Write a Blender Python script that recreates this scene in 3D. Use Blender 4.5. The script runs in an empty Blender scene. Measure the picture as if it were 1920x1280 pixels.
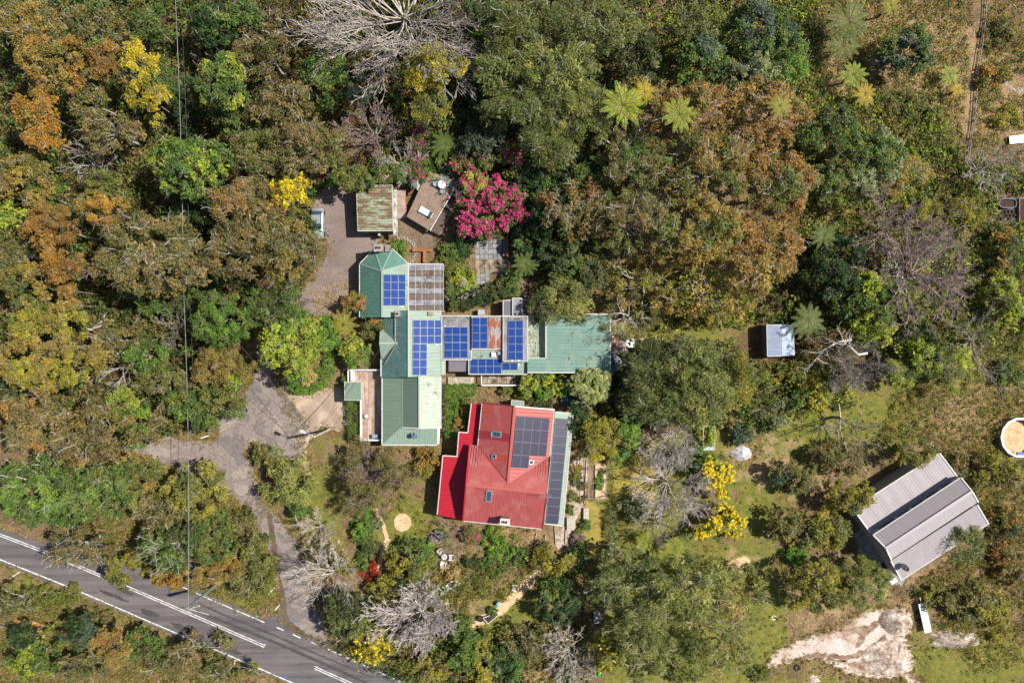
import bpy, math, random
import numpy as np
from mathutils import Vector, Matrix
from mathutils.geometry import tessellate_polygon

R_ = math.radians
rnd = random.Random(7)
rng = np.random.default_rng(11)
SC = bpy.context.scene
COL = SC.collection

# ------------------------------------------------------------------ camera, world, sun, exposure
CAM_H = 100.0                       # drone height above the ground
MPP = 128.0 / 1920.0                # metres on the ground per photograph pixel
cam_d = bpy.data.cameras.new('camera'); cam = bpy.data.objects.new('camera', cam_d); COL.objects.link(cam)
cam.location = (0, 0, CAM_H); cam.rotation_euler = (0, 0, 0)
cam_d.sensor_width = 36; cam_d.lens = 36 * CAM_H / 128.0
cam_d.clip_start = 0.5; cam_d.clip_end = 6000
SC.camera = cam

SUN_EL = R_(55); SUN_AZ = math.atan2(0.205, 0.979)      # sun stands to the right, a little up
w = bpy.data.worlds.new('World'); SC.world = w; w.use_nodes = True
nt = w.node_tree; nt.nodes.clear()
sky = nt.nodes.new('ShaderNodeTexSky'); sky.sky_type = 'NISHITA'; sky.sun_disc = False
sky.sun_elevation = SUN_EL; sky.sun_rotation = math.pi / 2 - SUN_AZ
bg = nt.nodes.new('ShaderNodeBackground'); bg.inputs['Strength'].default_value = 0.08
wo = nt.nodes.new('ShaderNodeOutputWorld')
nt.links.new(sky.outputs[0], bg.inputs['Color']); nt.links.new(bg.outputs[0], wo.inputs['Surface'])
sd = bpy.data.lights.new('sun', 'SUN'); sd.energy = 5.0; sd.angle = R_(0.5); sd.color = (1, 0.94, 0.84)
sun = bpy.data.objects.new('sun', sd); COL.objects.link(sun)
sv = Vector((math.cos(SUN_AZ) * math.cos(SUN_EL), math.sin(SUN_AZ) * math.cos(SUN_EL), math.sin(SUN_EL)))
sun.rotation_euler = sv.to_track_quat('Z', 'Y').to_euler()
vs = SC.view_settings; vs.view_transform = 'Standard'; vs.look = 'None'; vs.gamma = 1; vs.exposure = 0.45
vs.use_curve_mapping = False

# ------------------------------------------------------------------ helpers: places
def P(px, py, z=0.0):
    k = MPP * (1 - z / CAM_H)
    return Vector(((px - 960) * k, (640 - py) * k, z))
def plane3(a, b, c):
    a, b, c = Vector(a), Vector(b), Vector(c)
    n = (b - a).cross(c - a).normalized()
    if n.z < 0: n = -n
    return (a, n)
def onp(px, py, pl, lift=0.0):      # the point of a roof plane seen at a pixel
    o = Vector((0, 0, CAM_H)); d = P(px, py, 0) - o
    t = (pl[0] - o).dot(pl[1]) / d.dot(pl[1])
    return o + d * t + pl[1] * lift

# ------------------------------------------------------------------ helpers: objects
OFF = {}
def tag(o, label=None, cat=None, group=None, kind=None):
    if label: o['label'] = label
    if cat: o['category'] = cat
    if group: o['group'] = group
    if kind: o['kind'] = kind
    return o
def thing(name, loc, label, cat, group=None):
    o = bpy.data.objects.new(name, None); COL.objects.link(o); o.empty_display_size = 0.3
    o.location = loc; OFF[o] = Vector(loc)
    return tag(o, label, cat, group)
def link(name, me, parent=None):
    o = bpy.data.objects.new(name, me); COL.objects.link(o)
    if parent is not None: o.parent = parent; OFF[o] = OFF[parent]
    else: OFF[o] = Vector((0, 0, 0))
    return o
def copy_tree(o, parent=None):
    c = o.copy(); COL.objects.link(c); c.parent = parent
    for ch in list(o.children): copy_tree(ch, c)
    return c

class MB:
    def __init__(s): s.v = []; s.f = []; s.m = []; s.uv = []; s.col = []
    def add(s, vs_, fs, m=0, c=None, uvs=None):
        b = len(s.v); s.v += [tuple(x) for x in vs_]
        for f in fs:
            s.f.append([i + b for i in f]); s.m.append(m); s.col.append(c or (1, 1, 1))
            s.uv.append([uvs[i] for i in f] if uvs else [(0, 0)] * len(f))
    def box(s, c, size, rz=0.0, m=0, col=None, tilt=None):
        cx, cy, cz = c; hx, hy, hz = size[0] / 2, size[1] / 2, size[2] / 2
        M = Matrix.Rotation(rz, 3, 'Z')
        if tilt: M = M @ Matrix.Rotation(tilt[0], 3, tilt[1])
        vs_ = [Vector(c) + M @ Vector((x * hx, y * hy, z * hz)) for z in (-1, 1) for x, y in ((-1, -1), (1, -1), (1, 1), (-1, 1))]
        s.add(vs_, [(3, 2, 1, 0), (4, 5, 6, 7), (0, 1, 5, 4), (1, 2, 6, 5), (2, 3, 7, 6), (3, 0, 4, 7)], m, col)
    def prism(s, pts, z0, z1, m=0, col=None):            # polygon pts (2D, any order) extruded in z
        n = len(pts)
        ar = sum(pts[i][0] * pts[(i + 1) % n][1] - pts[(i + 1) % n][0] * pts[i][1] for i in range(n))
        if ar < 0: pts = pts[::-1]
        bot = [(p[0], p[1], z0) for p in pts]; top = [(p[0], p[1], z1) for p in pts]
        tri = tessellate_polygon([[Vector((p[0], p[1], 0)) for p in pts]])
        fs = []
        for t in tri:
            a = Vector(top[t[1]]) - Vector(top[t[0]]); b = Vector(top[t[2]]) - Vector(top[t[0]])
            t = tuple(t) if a.cross(b).z > 0 else tuple(t)[::-1]
            fs.append(tuple(i + n for i in t)); fs.append(t[::-1])
        for i in range(n): j = (i + 1) % n; fs.append((i, j, j + n, i + n))
        s.add(bot + top, fs, m, col)
    def beam(s, a, b, w_, h_, m=0, col=None):            # rectangular bar from a to b
        a, b = Vector(a), Vector(b); d = (b - a)
        if d.length < 1e-6: return
        d.normalize(); up = Vector((0, 0, 1)) if abs(d.z) < .95 else Vector((1, 0, 0))
        x = d.cross(up).normalized(); y = x.cross(d).normalized()
        vs_ = [p + x * (sx * w_ / 2) + y * (sy * h_ / 2) for p in (a, b) for sx, sy in ((-1, -1), (1, -1), (1, 1), (-1, 1))]
        s.add(vs_, [(0, 1, 2, 3), (7, 6, 5, 4), (4, 5, 1, 0), (5, 6, 2, 1), (6, 7, 3, 2), (7, 4, 0, 3)], m, col)
    def cyl(s, c, r0, r1, h, n=12, m=0, col=None, cap=True):
        cx, cy, cz = c
        vs_ = [(cx + r * math.cos(2 * math.pi * i / n), cy + r * math.sin(2 * math.pi * i / n), z) for r, z in ((r0, cz), (r1, cz + h)) for i in range(n)]
        fs = [(i, (i + 1) % n, (i + 1) % n + n, i + n) for i in range(n)]
        if cap: fs += [tuple(range(n, 2 * n)), tuple(range(n - 1, -1, -1))]
        s.add(vs_, fs, m, col)
    def tube(s, pts, r0, r1, n=6, m=0, col=None):
        pts = [Vector(p) for p in pts]; k = len(pts); vs_ = []
        for i, p in enumerate(pts):
            d = (pts[min(i + 1, k - 1)] - pts[max(i - 1, 0)]).normalized()
            up = Vector((0, 0, 1)) if abs(d.z) < .9 else Vector((1, 0, 0))
            x = d.cross(up).normalized(); y = x.cross(d)
            r = r0 + (r1 - r0) * i / max(1, k - 1)
            vs_ += [p + (x * math.cos(2 * math.pi * j / n) + y * math.sin(2 * math.pi * j / n)) * r for j in range(n)]
        fs = []
        for i in range(k - 1):
            for j in range(n):
                a = i * n + j; b = i * n + (j + 1) % n
                fs.append((a, b, b + n, a + n))
        fs += [tuple(range(n - 1, -1, -1)), tuple(range((k - 1) * n, k * n))]
        s.add(vs_, fs, m, col)
    def build(s, name, mats, parent=None, smooth=False):
        me = bpy.data.meshes.new(name)
        o_ = OFF[parent] if parent is not None else Vector((0, 0, 0))
        me.from_pydata([(v[0] - o_.x, v[1] - o_.y, v[2] - o_.z) for v in s.v], [], s.f)
        if not isinstance(mats, (list, tuple)): mats = [mats]
        for m in mats: me.materials.append(m)
        me.polygons.foreach_set('material_index', s.m)
        at = me.attributes.new('col', 'FLOAT_COLOR', 'FACE')
        at.data.foreach_set('color', np.array([(c[0], c[1], c[2], 1) for c in s.col], dtype=np.float32).ravel())
        uvl = me.uv_layers.new(name='UVMap')
        uvl.data.foreach_set('uv', np.array([u for f in s.uv for u in f], dtype=np.float32).ravel())
        if smooth: me.polygons.foreach_set('use_smooth', [True] * len(s.f))
        me.update()
        return link(name, me, parent)

def mesh_np(name, verts, nv, mat, parent=None, col=None, smooth=False, faces=None):
    """verts (N,3) forming faces of nv vertices each (or faces (M,nv) indices)."""
    me = bpy.data.meshes.new(name); N = len(verts)
    me.vertices.add(N)
    if parent is not None: o_ = OFF[parent]; verts = verts - np.array([o_.x, o_.y, o_.z])
    me.vertices.foreach_set('co', np.ascontiguousarray(verts, dtype=np.float32).ravel())
    idx = np.arange(N, dtype=np.int32) if faces is None else np.ascontiguousarray(faces, dtype=np.int32).ravel()
    F = len(idx) // nv
    me.loops.add(len(idx)); me.loops.foreach_set('vertex_index', idx)
    me.polygons.add(F); me.polygons.foreach_set('loop_start', np.arange(0, F * nv, nv, dtype=np.int32))
    if smooth: me.polygons.foreach_set('use_smooth', np.ones(F, dtype=bool))
    me.update(calc_edges=True)
    if col is not None:
        at = me.attributes.new('col', 'FLOAT_COLOR', 'FACE')
        c4 = np.ones((F, 4), dtype=np.float32); c4[:, :3] = col
        at.data.foreach_set('color', c4.ravel())
    me.materials.append(mat)
    return link(name, me, parent)

# ------------------------------------------------------------------ materials
def newmat(name):
    m = bpy.data.materials.new(name); m.use_nodes = True
    n = m.node_tree.nodes; n.clear()
    out = n.new('ShaderNodeOutputMaterial')
    b = n.new('ShaderNodeBsdfPrincipled'); m.node_tree.links.new(b.outputs[0], out.inputs['Surface'])
    b.inputs['Specular IOR Level'].default_value = 0.3
    return m, n, m.node_tree.links, b, out
def ramp(n, l, src, stops, interp='LINEAR'):
    r = n.new('ShaderNodeValToRGB'); r.color_ramp.interpolation = interp
    e = r.color_ramp.elements
    while len(e) < len(stops): e.new(0.5)
    for i, (p, c) in enumerate(stops): e[i].position = p; e[i].color = (*c, 1) if len(c) == 3 else c
    l.new(src, r.inputs[0]); return r.outputs[0]
def noise(n, l, vec, scale, detail=4, rough=0.55, dist=0.0):
    t = n.new('ShaderNodeTexNoise'); t.inputs['Scale'].default_value = scale; t.inputs['Detail'].default_value = detail
    t.inputs['Roughness'].default_value = rough; t.inputs['Distortion'].default_value = dist
    if vec is not None: l.new(vec, t.inputs['Vector'])
    return t.outputs['Fac']
def mixc(n, l, f, a, b, mode='MIX'):
    x = n.new('ShaderNodeMix'); x.data_type = 'RGBA'; x.blend_type = mode
    for k, v in ((0, f), (6, a), (7, b)):
        if hasattr(v, 'links'): l.new(v, x.inputs[k])
        elif k == 0: x.inputs[0].default_value = v
        else: x.inputs[k].default_value = (*v, 1)
    return x.outputs[2]
def math_(n, l, op, a, b=None, clamp=False):
    x = n.new('ShaderNodeMath'); x.operation = op; x.use_clamp = clamp
    for k, v in ((0, a), (1, b)):
        if v is None: continue
        if hasattr(v, 'links'): l.new(v, x.inputs[k])
        else: x.inputs[k].default_value = v
    return x.outputs[0]
def mapping(n, l, vec, scale=(1, 1, 1), rot=(0, 0, 0)):
    m = n.new('ShaderNodeMapping'); m.inputs['Scale'].default_value = scale; m.inputs['Rotation'].default_value = rot
    l.new(vec, m.inputs['Vector']); return m.outputs[0]
def bump(n, l, b, h, strength, dist=0.05):
    x = n.new('ShaderNodeBump'); x.inputs['Strength'].default_value = strength; x.inputs['Distance'].default_value = dist
    l.new(h, x.inputs['Height']); l.new(x.outputs[0], b.inputs['Normal'])
def geo_pos(n): return n.new('ShaderNodeNewGeometry').outputs['Position']

def simple(name, col, rough=0.7, metal=0.0, var=0.15, scale=3.0, bmp=0.0, col2=None, attr=False):
    m, n, l, b, o = newmat(name); pos = geo_pos(n)
    f = noise(n, l, pos, scale, 5, 0.6)
    c2 = col2 or tuple(c * (1 - var * 2) for c in col)
    c = mixc(n, l, ramp(n, l, f, [(0.35, (0, 0, 0)), (0.65, (1, 1, 1))]), c2, tuple(min(1, c * (1 + var * .5)) for c in col))
    if attr:
        a = n.new('ShaderNodeAttribute'); a.attribute_name = 'col'; c = mixc(n, l, 1.0, c, a.outputs['Color'], 'MULTIPLY')
    l.new(c, b.inputs['Base Color']); b.inputs['Roughness'].default_value = rough; b.inputs['Metallic'].default_value = metal
    if bmp: bump(n, l, b, f, bmp)
    return m

def foliage_mat(name, transl=0.4, rough=0.55):
    m, n, l, b, out = newmat(name)
    a = n.new('ShaderNodeAttribute'); a.attribute_name = 'col'
    f = noise(n, l, geo_pos(n), 9.0, 2)
    c = mixc(n, l, 1.0, a.outputs['Color'], ramp(n, l, f, [(0.3, (.75, .75, .75)), (0.7, (1.2, 1.2, 1.2))]), 'MULTIPLY')
    l.new(c, b.inputs['Base Color']); b.inputs['Roughness'].default_value = rough
    t = n.new('ShaderNodeBsdfTranslucent'); l.new(c, t.inputs['Color'])
    mx = n.new('ShaderNodeMixShader'); mx.inputs[0].default_value = transl
    l.new(b.outputs[0], mx.inputs[1]); l.new(t.outputs[0], mx.inputs[2]); l.new(mx.outputs[0], out.inputs['Surface'])
    return m
M_LEAF = foliage_mat('leaf_blades')
M_BARKPALE = simple('pale_bark', (.60, .54, .48), .85, 0, .22, 2.5)
M_BARKGREY = simple('grey_bark', (.38, .33, .29), .85, 0, .25, 2.5)
M_BARKMAUVE = simple('mauve_twig_bark', (.36, .27, .25), .85, 0, .2, 2.5)
M_BARKASH = simple('ash_bark', (.50, .43, .41), .85, 0, .2, 2.5)
M_BARKASH2 = simple('silvery_bark', (.60, .53, .50), .85, 0, .2, 2.5)
M_BARKDARK = simple('dark_bark', (.11, .08, .06), .9, 0, .3, 3)

def roof_mat(name, col, col2=None, stain=(.22, .2, .16), stain_amt=0.25, rough=0.45, streak=1.0, rust=0.0, moss=0.0):
    """painted corrugated steel: UV.x runs down the slope, UV.y across it, both in metres"""
    m, n, l, b, o = newmat(name)
    uv = n.new('ShaderNodeUVMap'); uv.uv_map = 'UVMap'; v = uv.outputs[0]
    col2 = col2 or tuple(c * .8 for c in col)
    # one tone for each sheet
    sx = n.new('ShaderNodeSeparateXYZ'); l.new(v, sx.inputs[0])
    sh = math_(n, l, 'FLOOR', math_(n, l, 'DIVIDE', sx.outputs['Y'], 0.76))
    wn = n.new('ShaderNodeTexWhiteNoise'); wn.noise_dimensions = '1D'; l.new(sh, wn.inputs['W'])
    c = mixc(n, l, math_(n, l, 'MULTIPLY', wn.outputs['Value'], 0.5), col, col2)
    st = noise(n, l, mapping(n, l, v, (0.35, 3.0, 1)), 1.6 * streak, 5, 0.65)
    c = mixc(n, l, ramp(n, l, st, [(0.40, (0, 0, 0)), (0.62, (1, 1, 1))]), c, col2)
    bl = noise(n, l, v, 0.55, 5, 0.6, 0.4)
    c = mixc(n, l, math_(n, l, 'MULTIPLY', ramp(n, l, bl, [(0.5, (0, 0, 0)), (0.7, (1, 1, 1))]), stain_amt), c, stain)
    fine = noise(n, l, v, 9, 3, 0.7)
    c = mixc(n, l, ramp(n, l, fine, [(0.52, (0, 0, 0)), (0.75, (.5, .5, .5))]), c, stain)
    if rust:
        rr = noise(n, l, mapping(n, l, v, (.5, 1.6, 1)), 1.0, 6, 0.7, 0.6)
        c = mixc(n, l, ramp(n, l, rr, [(0.62 - rust * .3, (0, 0, 0)), (0.68 - rust * .3, (1, 1, 1))]), c, (.26, .085, .04))
    if moss:
        rr = noise(n, l, mapping(n, l, v, (.5, 2.2, 1)), 0.6, 6, 0.75, 0.3)
        c = mixc(n, l, ramp(n, l, rr, [(0.60 - moss * .3, (0, 0, 0)), (0.66 - moss * .3, (1, 1, 1))]), c, (.16, .105, .06))
    l.new(c, b.inputs['Base Color'])
    b.inputs['Roughness'].default_value = rough
    wv = math_(n, l, 'SINE', math_(n, l, 'MULTIPLY', sx.outputs['Y'], 2 * math.pi / 0.15))
    bump(n, l, b, wv, 0.25, 0.012)
    return m
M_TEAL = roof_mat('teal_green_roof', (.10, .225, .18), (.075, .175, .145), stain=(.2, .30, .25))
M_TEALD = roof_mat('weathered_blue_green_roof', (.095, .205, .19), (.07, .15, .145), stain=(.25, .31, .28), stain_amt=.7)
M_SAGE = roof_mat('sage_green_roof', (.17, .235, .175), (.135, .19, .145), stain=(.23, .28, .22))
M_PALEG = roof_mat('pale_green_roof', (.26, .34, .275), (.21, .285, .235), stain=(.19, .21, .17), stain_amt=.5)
M_CREAM = roof_mat('whitish_green_roof', (.43, .48, .40), (.36, .41, .34), stain=(.20, .21, .17), stain_amt=.35)
M_EAST = roof_mat('pale_teal_roof', (.16, .27, .225), (.125, .215, .18), stain=(.25, .30, .25), stain_amt=.6)
M_GREYR = roof_mat('galvanised_grey_roof', (.29, .295, .32), (.20, .205, .235), stain=(.16, .12, .10), stain_amt=.75)
M_RUST = roof_mat('rusty_iron_roof', (.38, .36, .36), (.26, .24, .25), rust=.55)
M_MOSS = roof_mat('mossy_green_shed_roof', (.31, .36, .25), (.23, .27, .19), moss=.5)
M_RED = roof_mat('faded_red_roof', (.36, .078, .072), (.30, .062, .06), stain=(.42, .17, .15), stain_amt=.6)
M_REDD = roof_mat('darker_red_roof_sheet', (.27, .03, .04), (.24, .027, .035), stain=(.35, .08, .08), stain_amt=.1)
M_REDB = roof_mat('bright_red_verandah_roof', (.44, .018, .035), (.34, .014, .028), stain=(.4, .02, .03), stain_amt=.2)
M_DUNE = roof_mat('pinkish_grey_roof', (.34, .305, .32), (.29, .26, .275), stain=(.24, .21, .21), stain_amt=.4)
M_BLUEG = roof_mat('bluish_galvanised_roof', (.22, .27, .37), (.15, .19, .28), stain=(.3, .35, .42), stain_amt=.6)
M_WHITE = simple('white_paint', (.72, .72, .70), .55, 0, .06, 4)
M_GUTTER = simple('cream_gutter_paint', (.55, .55, .5), .5, 0, .15, 5)
M_CREAMW = simple('cream_weatherboard', (.55, .52, .42), .7, 0, .08, 2)
M_GLASS = simple('window_glass', (.05, .08, .12), .08, 0, .1, 1)
M_DARK = simple('dark_metal', (.05, .05, .055), .5, .3, .1, 4)
M_STEEL = simple('dull_steel', (.42, .43, .45), .45, .5, .12, 5)
M_BRICK = simple('brick', (.34, .27, .22), .85, 0, .2, 6)
M_TERRA = simple('terracotta', (.50, .17, .07), .8, 0, .15, 5)
M_DECK = simple('weathered_red_brown_boards', (.27, .16, .12), .8, 0, .35, 1.3, attr=True, col2=(.42, .34, .30))
M_DECKT = simple('tan_brown_boards', (.27, .19, .145), .8, 0, .12, 1.3, attr=True)
M_GREYWOOD = simple('grey_timber', (.36, .31, .26), .85, 0, .3, 3, attr=True)
M_ORWOOD = simple('orange_timber', (.40, .15, .06), .75, 0, .25, 4)
M_PAVER = simple('concrete_pavers', (.33, .30, .26), .9, 0, .3, 2.0, .3, attr=True)
M_STONE = simple('rough_stone', (.40, .37, .33), .9, 0, .3, 5, .4)
M_CONC = simple('concrete', (.30, .28, .26), .9, 0, .25, 1.2)
M_BLACK = simple('black_rubber', (.03, .03, .032), .7, 0, .1, 6)
M_SOIL = simple('garden_soil', (.07, .045, .03), .95, 0, .3, 8, .5)
M_TANK = simple('dark_blue_grey_tank', (.07, .09, .12), .5, 0, .3, 2, col2=(.13, .15, .17))

def panel_mat(name, col, line, nx, ny, rough=0.22):
    m, n, l, b, o = newmat(name)
    tc = n.new('ShaderNodeTexCoord'); s = n.new('ShaderNodeSeparateXYZ'); l.new(tc.outputs['Generated'], s.inputs[0])
    fx = math_(n, l, 'FRACT', math_(n, l, 'MULTIPLY', s.outputs['X'], nx)); fy = math_(n, l, 'FRACT', math_(n, l, 'MULTIPLY', s.outputs['Y'], ny))
    g = math_(n, l, 'MAXIMUM', math_(n, l, 'LESS_THAN', fx, 0.12), math_(n, l, 'LESS_THAN', fy, 0.08))
    wn = noise(n, l, geo_pos(n), 0.8, 3)
    c = mixc(n, l, wn, tuple(x * .7 for x in col), tuple(x * 1.3 for x in col))
    c = mixc(n, l, math_(n, l, 'MULTIPLY', g, 0.5), c, line)
    l.new(c, b.inputs['Base Color']); b.inputs['Roughness'].default_value = rough; b.inputs['Specular IOR Level'].default_value = .35
    return m
M_CELLB = panel_mat('blue_solar_cells', (.012, .045, .20), (.06, .11, .27), 6, 5)
M_CELLN = panel_mat('navy_solar_cells', (.013, .012, .04), (.03, .03, .07), 6, 4, .35)

def litter_ground():
    m, n, l, b, o = newmat('forest_ground')
    a = n.new('ShaderNodeAttribute'); a.attribute_name = 'mask'
    s = n.new('ShaderNodeSeparateColor'); l.new(a.outputs['Color'], s.inputs[0])
    pos = geo_pos(n)
    n1 = noise(n, l, pos, 0.22, 5, 0.6); n2 = noise(n, l, pos, 1.6, 6, 0.7); n3 = noise(n, l, pos, 7.0, 4, 0.75)
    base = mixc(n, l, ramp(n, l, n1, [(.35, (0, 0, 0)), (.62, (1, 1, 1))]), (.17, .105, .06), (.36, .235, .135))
    base = mixc(n, l, ramp(n, l, n2, [(.42, (0, 0, 0)), (.62, (.8, .8, .8))]), base, (.11, .115, .045))
    base = mixc(n, l, ramp(n, l, n3, [(.38, (1, 1, 1)), (.56, (0, 0, 0))]), base, (.085, .05, .032))
    gr = mixc(n, l, ramp(n, l, n2, [(.35, (0, 0, 0)), (.65, (1, 1, 1))]), (.105, .15, .03), (.29, .235, .055))
    gr = mixc(n, l, ramp(n, l, n3, [(.4, (.6, .6, .6)), (.62, (0, 0, 0))]), gr, (.07, .085, .02))
    st = mixc(n, l, ramp(n, l, n3, [(.35, (0, 0, 0)), (.6, (1, 1, 1))]), (.17, .11, .06), (.38, .27, .15))
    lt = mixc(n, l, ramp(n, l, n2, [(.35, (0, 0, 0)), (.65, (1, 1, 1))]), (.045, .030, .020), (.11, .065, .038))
    nm = noise(n, l, pos, 0.5, 4, 0.65)
    def mask(ch, w_=.16, o_=0.0):
        v = math_(n, l, 'ADD', math_(n, l, 'ADD', s.outputs[ch], o_), math_(n, l, 'MULTIPLY', math_(n, l, 'SUBTRACT', n2, 0.5), 1.3))
        v = math_(n, l, 'ADD', v, math_(n, l, 'MULTIPLY', math_(n, l, 'SUBTRACT', nm, 0.5), 2.2))
        v = math_(n, l, 'ADD', v, math_(n, l, 'MULTIPLY', math_(n, l, 'SUBTRACT', n3, 0.5), 0.9))
        return ramp(n, l, v, [(0.5 - w_, (0, 0, 0)), (0.5 + w_, (1, 1, 1))])
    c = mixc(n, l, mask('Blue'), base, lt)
    c = mixc(n, l, mask('Red', .12, .17), c, gr)
    c = mixc(n, l, mask('Green'), c, st)
    l.new(c, b.inputs['Base Color']); b.inputs['Roughness'].default_value = .95; b.inputs['Specular IOR Level'].default_value = .1
    bump(n, l, b, n3, 0.8, 0.12)
    return m
M_GROUND = litter_ground()

def patchy(name, stops, sc=0.35, fine=(.8, 1.15), bmp=.3, crack=0.0, fs=14):
    m, n, l, b, o = newmat(name); pos = geo_pos(n)
    f = noise(n, l, pos, sc, 8, 0.62, 0.5)
    c = ramp(n, l, f, stops)
    g = noise(n, l, pos, fs, 3, 0.8)
    k = ramp(n, l, g, [(.3, (fine[0],) * 3), (.7, (fine[1],) * 3)])
    c = mixc(n, l, 1.0, c, k, 'MULTIPLY')
    if crack:
        v = n.new('ShaderNodeTexVoronoi'); v.feature = 'DISTANCE_TO_EDGE'; v.inputs['Scale'].default_value = 0.55
        ds = n.new('ShaderNodeTexNoise'); ds.inputs['Scale'].default_value = 1.0; l.new(pos, ds.inputs['Vector'])
        ad = n.new('ShaderNodeVectorMath'); ad.operation = 'ADD'; l.new(pos, ad.inputs[0])
        scl = n.new('ShaderNodeVectorMath'); scl.operation = 'SCALE'; scl.inputs['Scale'].default_value = 2.2; l.new(ds.outputs['Color'], scl.inputs[0])
        l.new(scl.outputs[0], ad.inputs[1]); l.new(ad.outputs[0], v.inputs['Vector'])
        cr = ramp(n, l, v.outputs['Distance'], [(0.0, (1, 1, 1)), (0.035, (0, 0, 0))])
        where = ramp(n, l, noise(n, l, pos, .12, 3), [(.45, (0, 0, 0)), (.6, (1, 1, 1))])
        c = mixc(n, l, math_(n, l, 'MULTIPLY', math_(n, l, 'MULTIPLY', cr, where), crack), c, (.10, .07, .05))
    l.new(c, b.inputs['Base Color']); b.inputs['Roughness'].default_value = .9
    bump(n, l, b, g, bmp, 0.03)
    return m
M_ROAD = patchy('worn_road_asphalt', [(.3, (.105, .094, .10)), (.5, (.13, .116, .12)), (.75, (.15, .137, .138))], .2, (.85, 1.12), .15)
def lanes(m):
    n, l = m.node_tree.nodes, m.node_tree.links; b = [x for x in n if x.type == 'BSDF_PRINCIPLED'][0]; src = b.inputs['Base Color'].links[0].from_socket
    v = mapping(n, l, geo_pos(n), (.035, 1.25, 1), (0, 0, R_(23.2))); f = noise(n, l, v, 1.0, 5, .6)
    v2 = mapping(n, l, geo_pos(n), (.25, 2.0, 1), (0, 0, R_(23.2))); f2 = noise(n, l, v2, 1.3, 6, .7)
    c = mixc(n, l, 1.0, src, ramp(n, l, f, [(.38, (.70, .70, .72)), (.62, (1.18, 1.16, 1.14))]), 'MULTIPLY'); c = mixc(n, l, ramp(n, l, f2, [(.60, (0, 0, 0)), (.66, (.8, .8, .8))]), c, (.065, .06, .062)); l.new(c, b.inputs['Base Color'])
lanes(M_ROAD)
M_TAR = patchy('fresh_tar_patch', [(.3, (.05, .047, .05)), (.7, (.075, .07, .072))], .8)
M_DRIVE = patchy('broken_driveway_asphalt', [(.34, (.12, .105, .10)), (.42, (.19, .165, .155)), (.47, (.155, .13, .125)), (.51, (.26, .215, .195)), (.56, (.20, .165, .15)), (.62, (.32, .265, .23)), (.68, (.24, .205, .19))], .22, (.7, 1.2), .7, crack=1.0, fs=6)
M_GRAVEL = patchy('tan_gravel', [(.3, (.24, .165, .115)), (.5, (.34, .26, .195)), (.7, (.52, .42, .31))], .3, (.65, 1.25), .9, fs=9)
M_YARD = patchy('grey_brown_gravel', [(.3, (.15, .11, .09)), (.5, (.21, .165, .15)), (.7, (.25, .20, .18))], .35, (.6, 1.3), .9, fs=8)
M_WET = patchy('wet_brown_silt', [(.3, (.06, .042, .03)), (.6, (.13, .095, .065))], .7)
M_TRACK = patchy('pale_crushed_rock', [(.34, (.22, .14, .085)), (.42, (.40, .28, .20)), (.48, (.56, .46, .39)), (.6, (.66, .57, .51))], .3, (.5, 1.15), 1.0, fs=5)
M_RUBBLE = patchy('pale_mulch_heap', [(.36, (.19, .12, .08)), (.48, (.46, .36, .29)), (.62, (.68, .59, .52))], 1.1, (.4, 1.2), 1.0, fs=4)
M_ORANGE = patchy('orange_clay', [(.3, (.42, .19, .08)), (.6, (.52, .26, .12))], .5)
M_PATIO = patchy('brown_patio_paving', [(.3, (.11, .075, .05)), (.6, (.20, .14, .095))], .8, (.6, 1.3), .6, fs=5)
M_CHIP = patchy('straw_mulch', [(.3, (.42, .28, .15)), (.6, (.62, .45, .27))], 1.5, (.6, 1.3), .8, fs=7)
M_LINE = patchy('worn_white_road_paint', [(.40, (.36, .34, .34)), (.50, (.66, .66, .64)), (.7, (.74, .74, .72))], 2.2, (.75, 1.1), .1, fs=12)

# ------------------------------------------------------------------ the ground
def inside(px, py, poly):
    r = np.zeros(px.shape, bool); n = len(poly); j = n - 1
    for i in range(n):
        xi, yi = poly[i]; xj, yj = poly[j]
        c = ((yi > py) != (yj > py)) & (px < (xj - xi) * (py - yi) / (yj - yi + 1e-9) + xi)
        r ^= c; j = i
    return r
def blur(a, k, it=2):
    for _ in range(it):
        for ax in (0, 1):
            p = np.pad(a, [(k, k) if i == ax else (0, 0) for i in (0, 1)], mode='edge')
            cs = np.cumsum(p, axis=ax); z = np.zeros_like(np.take(cs, [0], axis=ax)); cs = np.concatenate([z, cs], axis=ax)
            n = a.shape[ax]; w_ = 2 * k + 1
            a = (np.take(cs, range(w_, w_ + n), axis=ax) - np.take(cs, range(0, n), axis=ax)) / w_
    return a
ROADP = [(-260, 890), (-60, 968), (0, 990), (87, 1020), (110, 1000), (136, 1003), (194, 1030), (300, 1075), (381, 1108), (440, 1134), (496, 1158), (523, 1155), (560, 1180), (606, 1200), (660, 1225), (740, 1262), (900, 1330), (1100, 1420),
         (1100, 1545), (700, 1350), (552, 1287), (453, 1245), (300, 1180), (140, 1111), (0, 1056), (-60, 1032), (-260, 950)]
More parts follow.
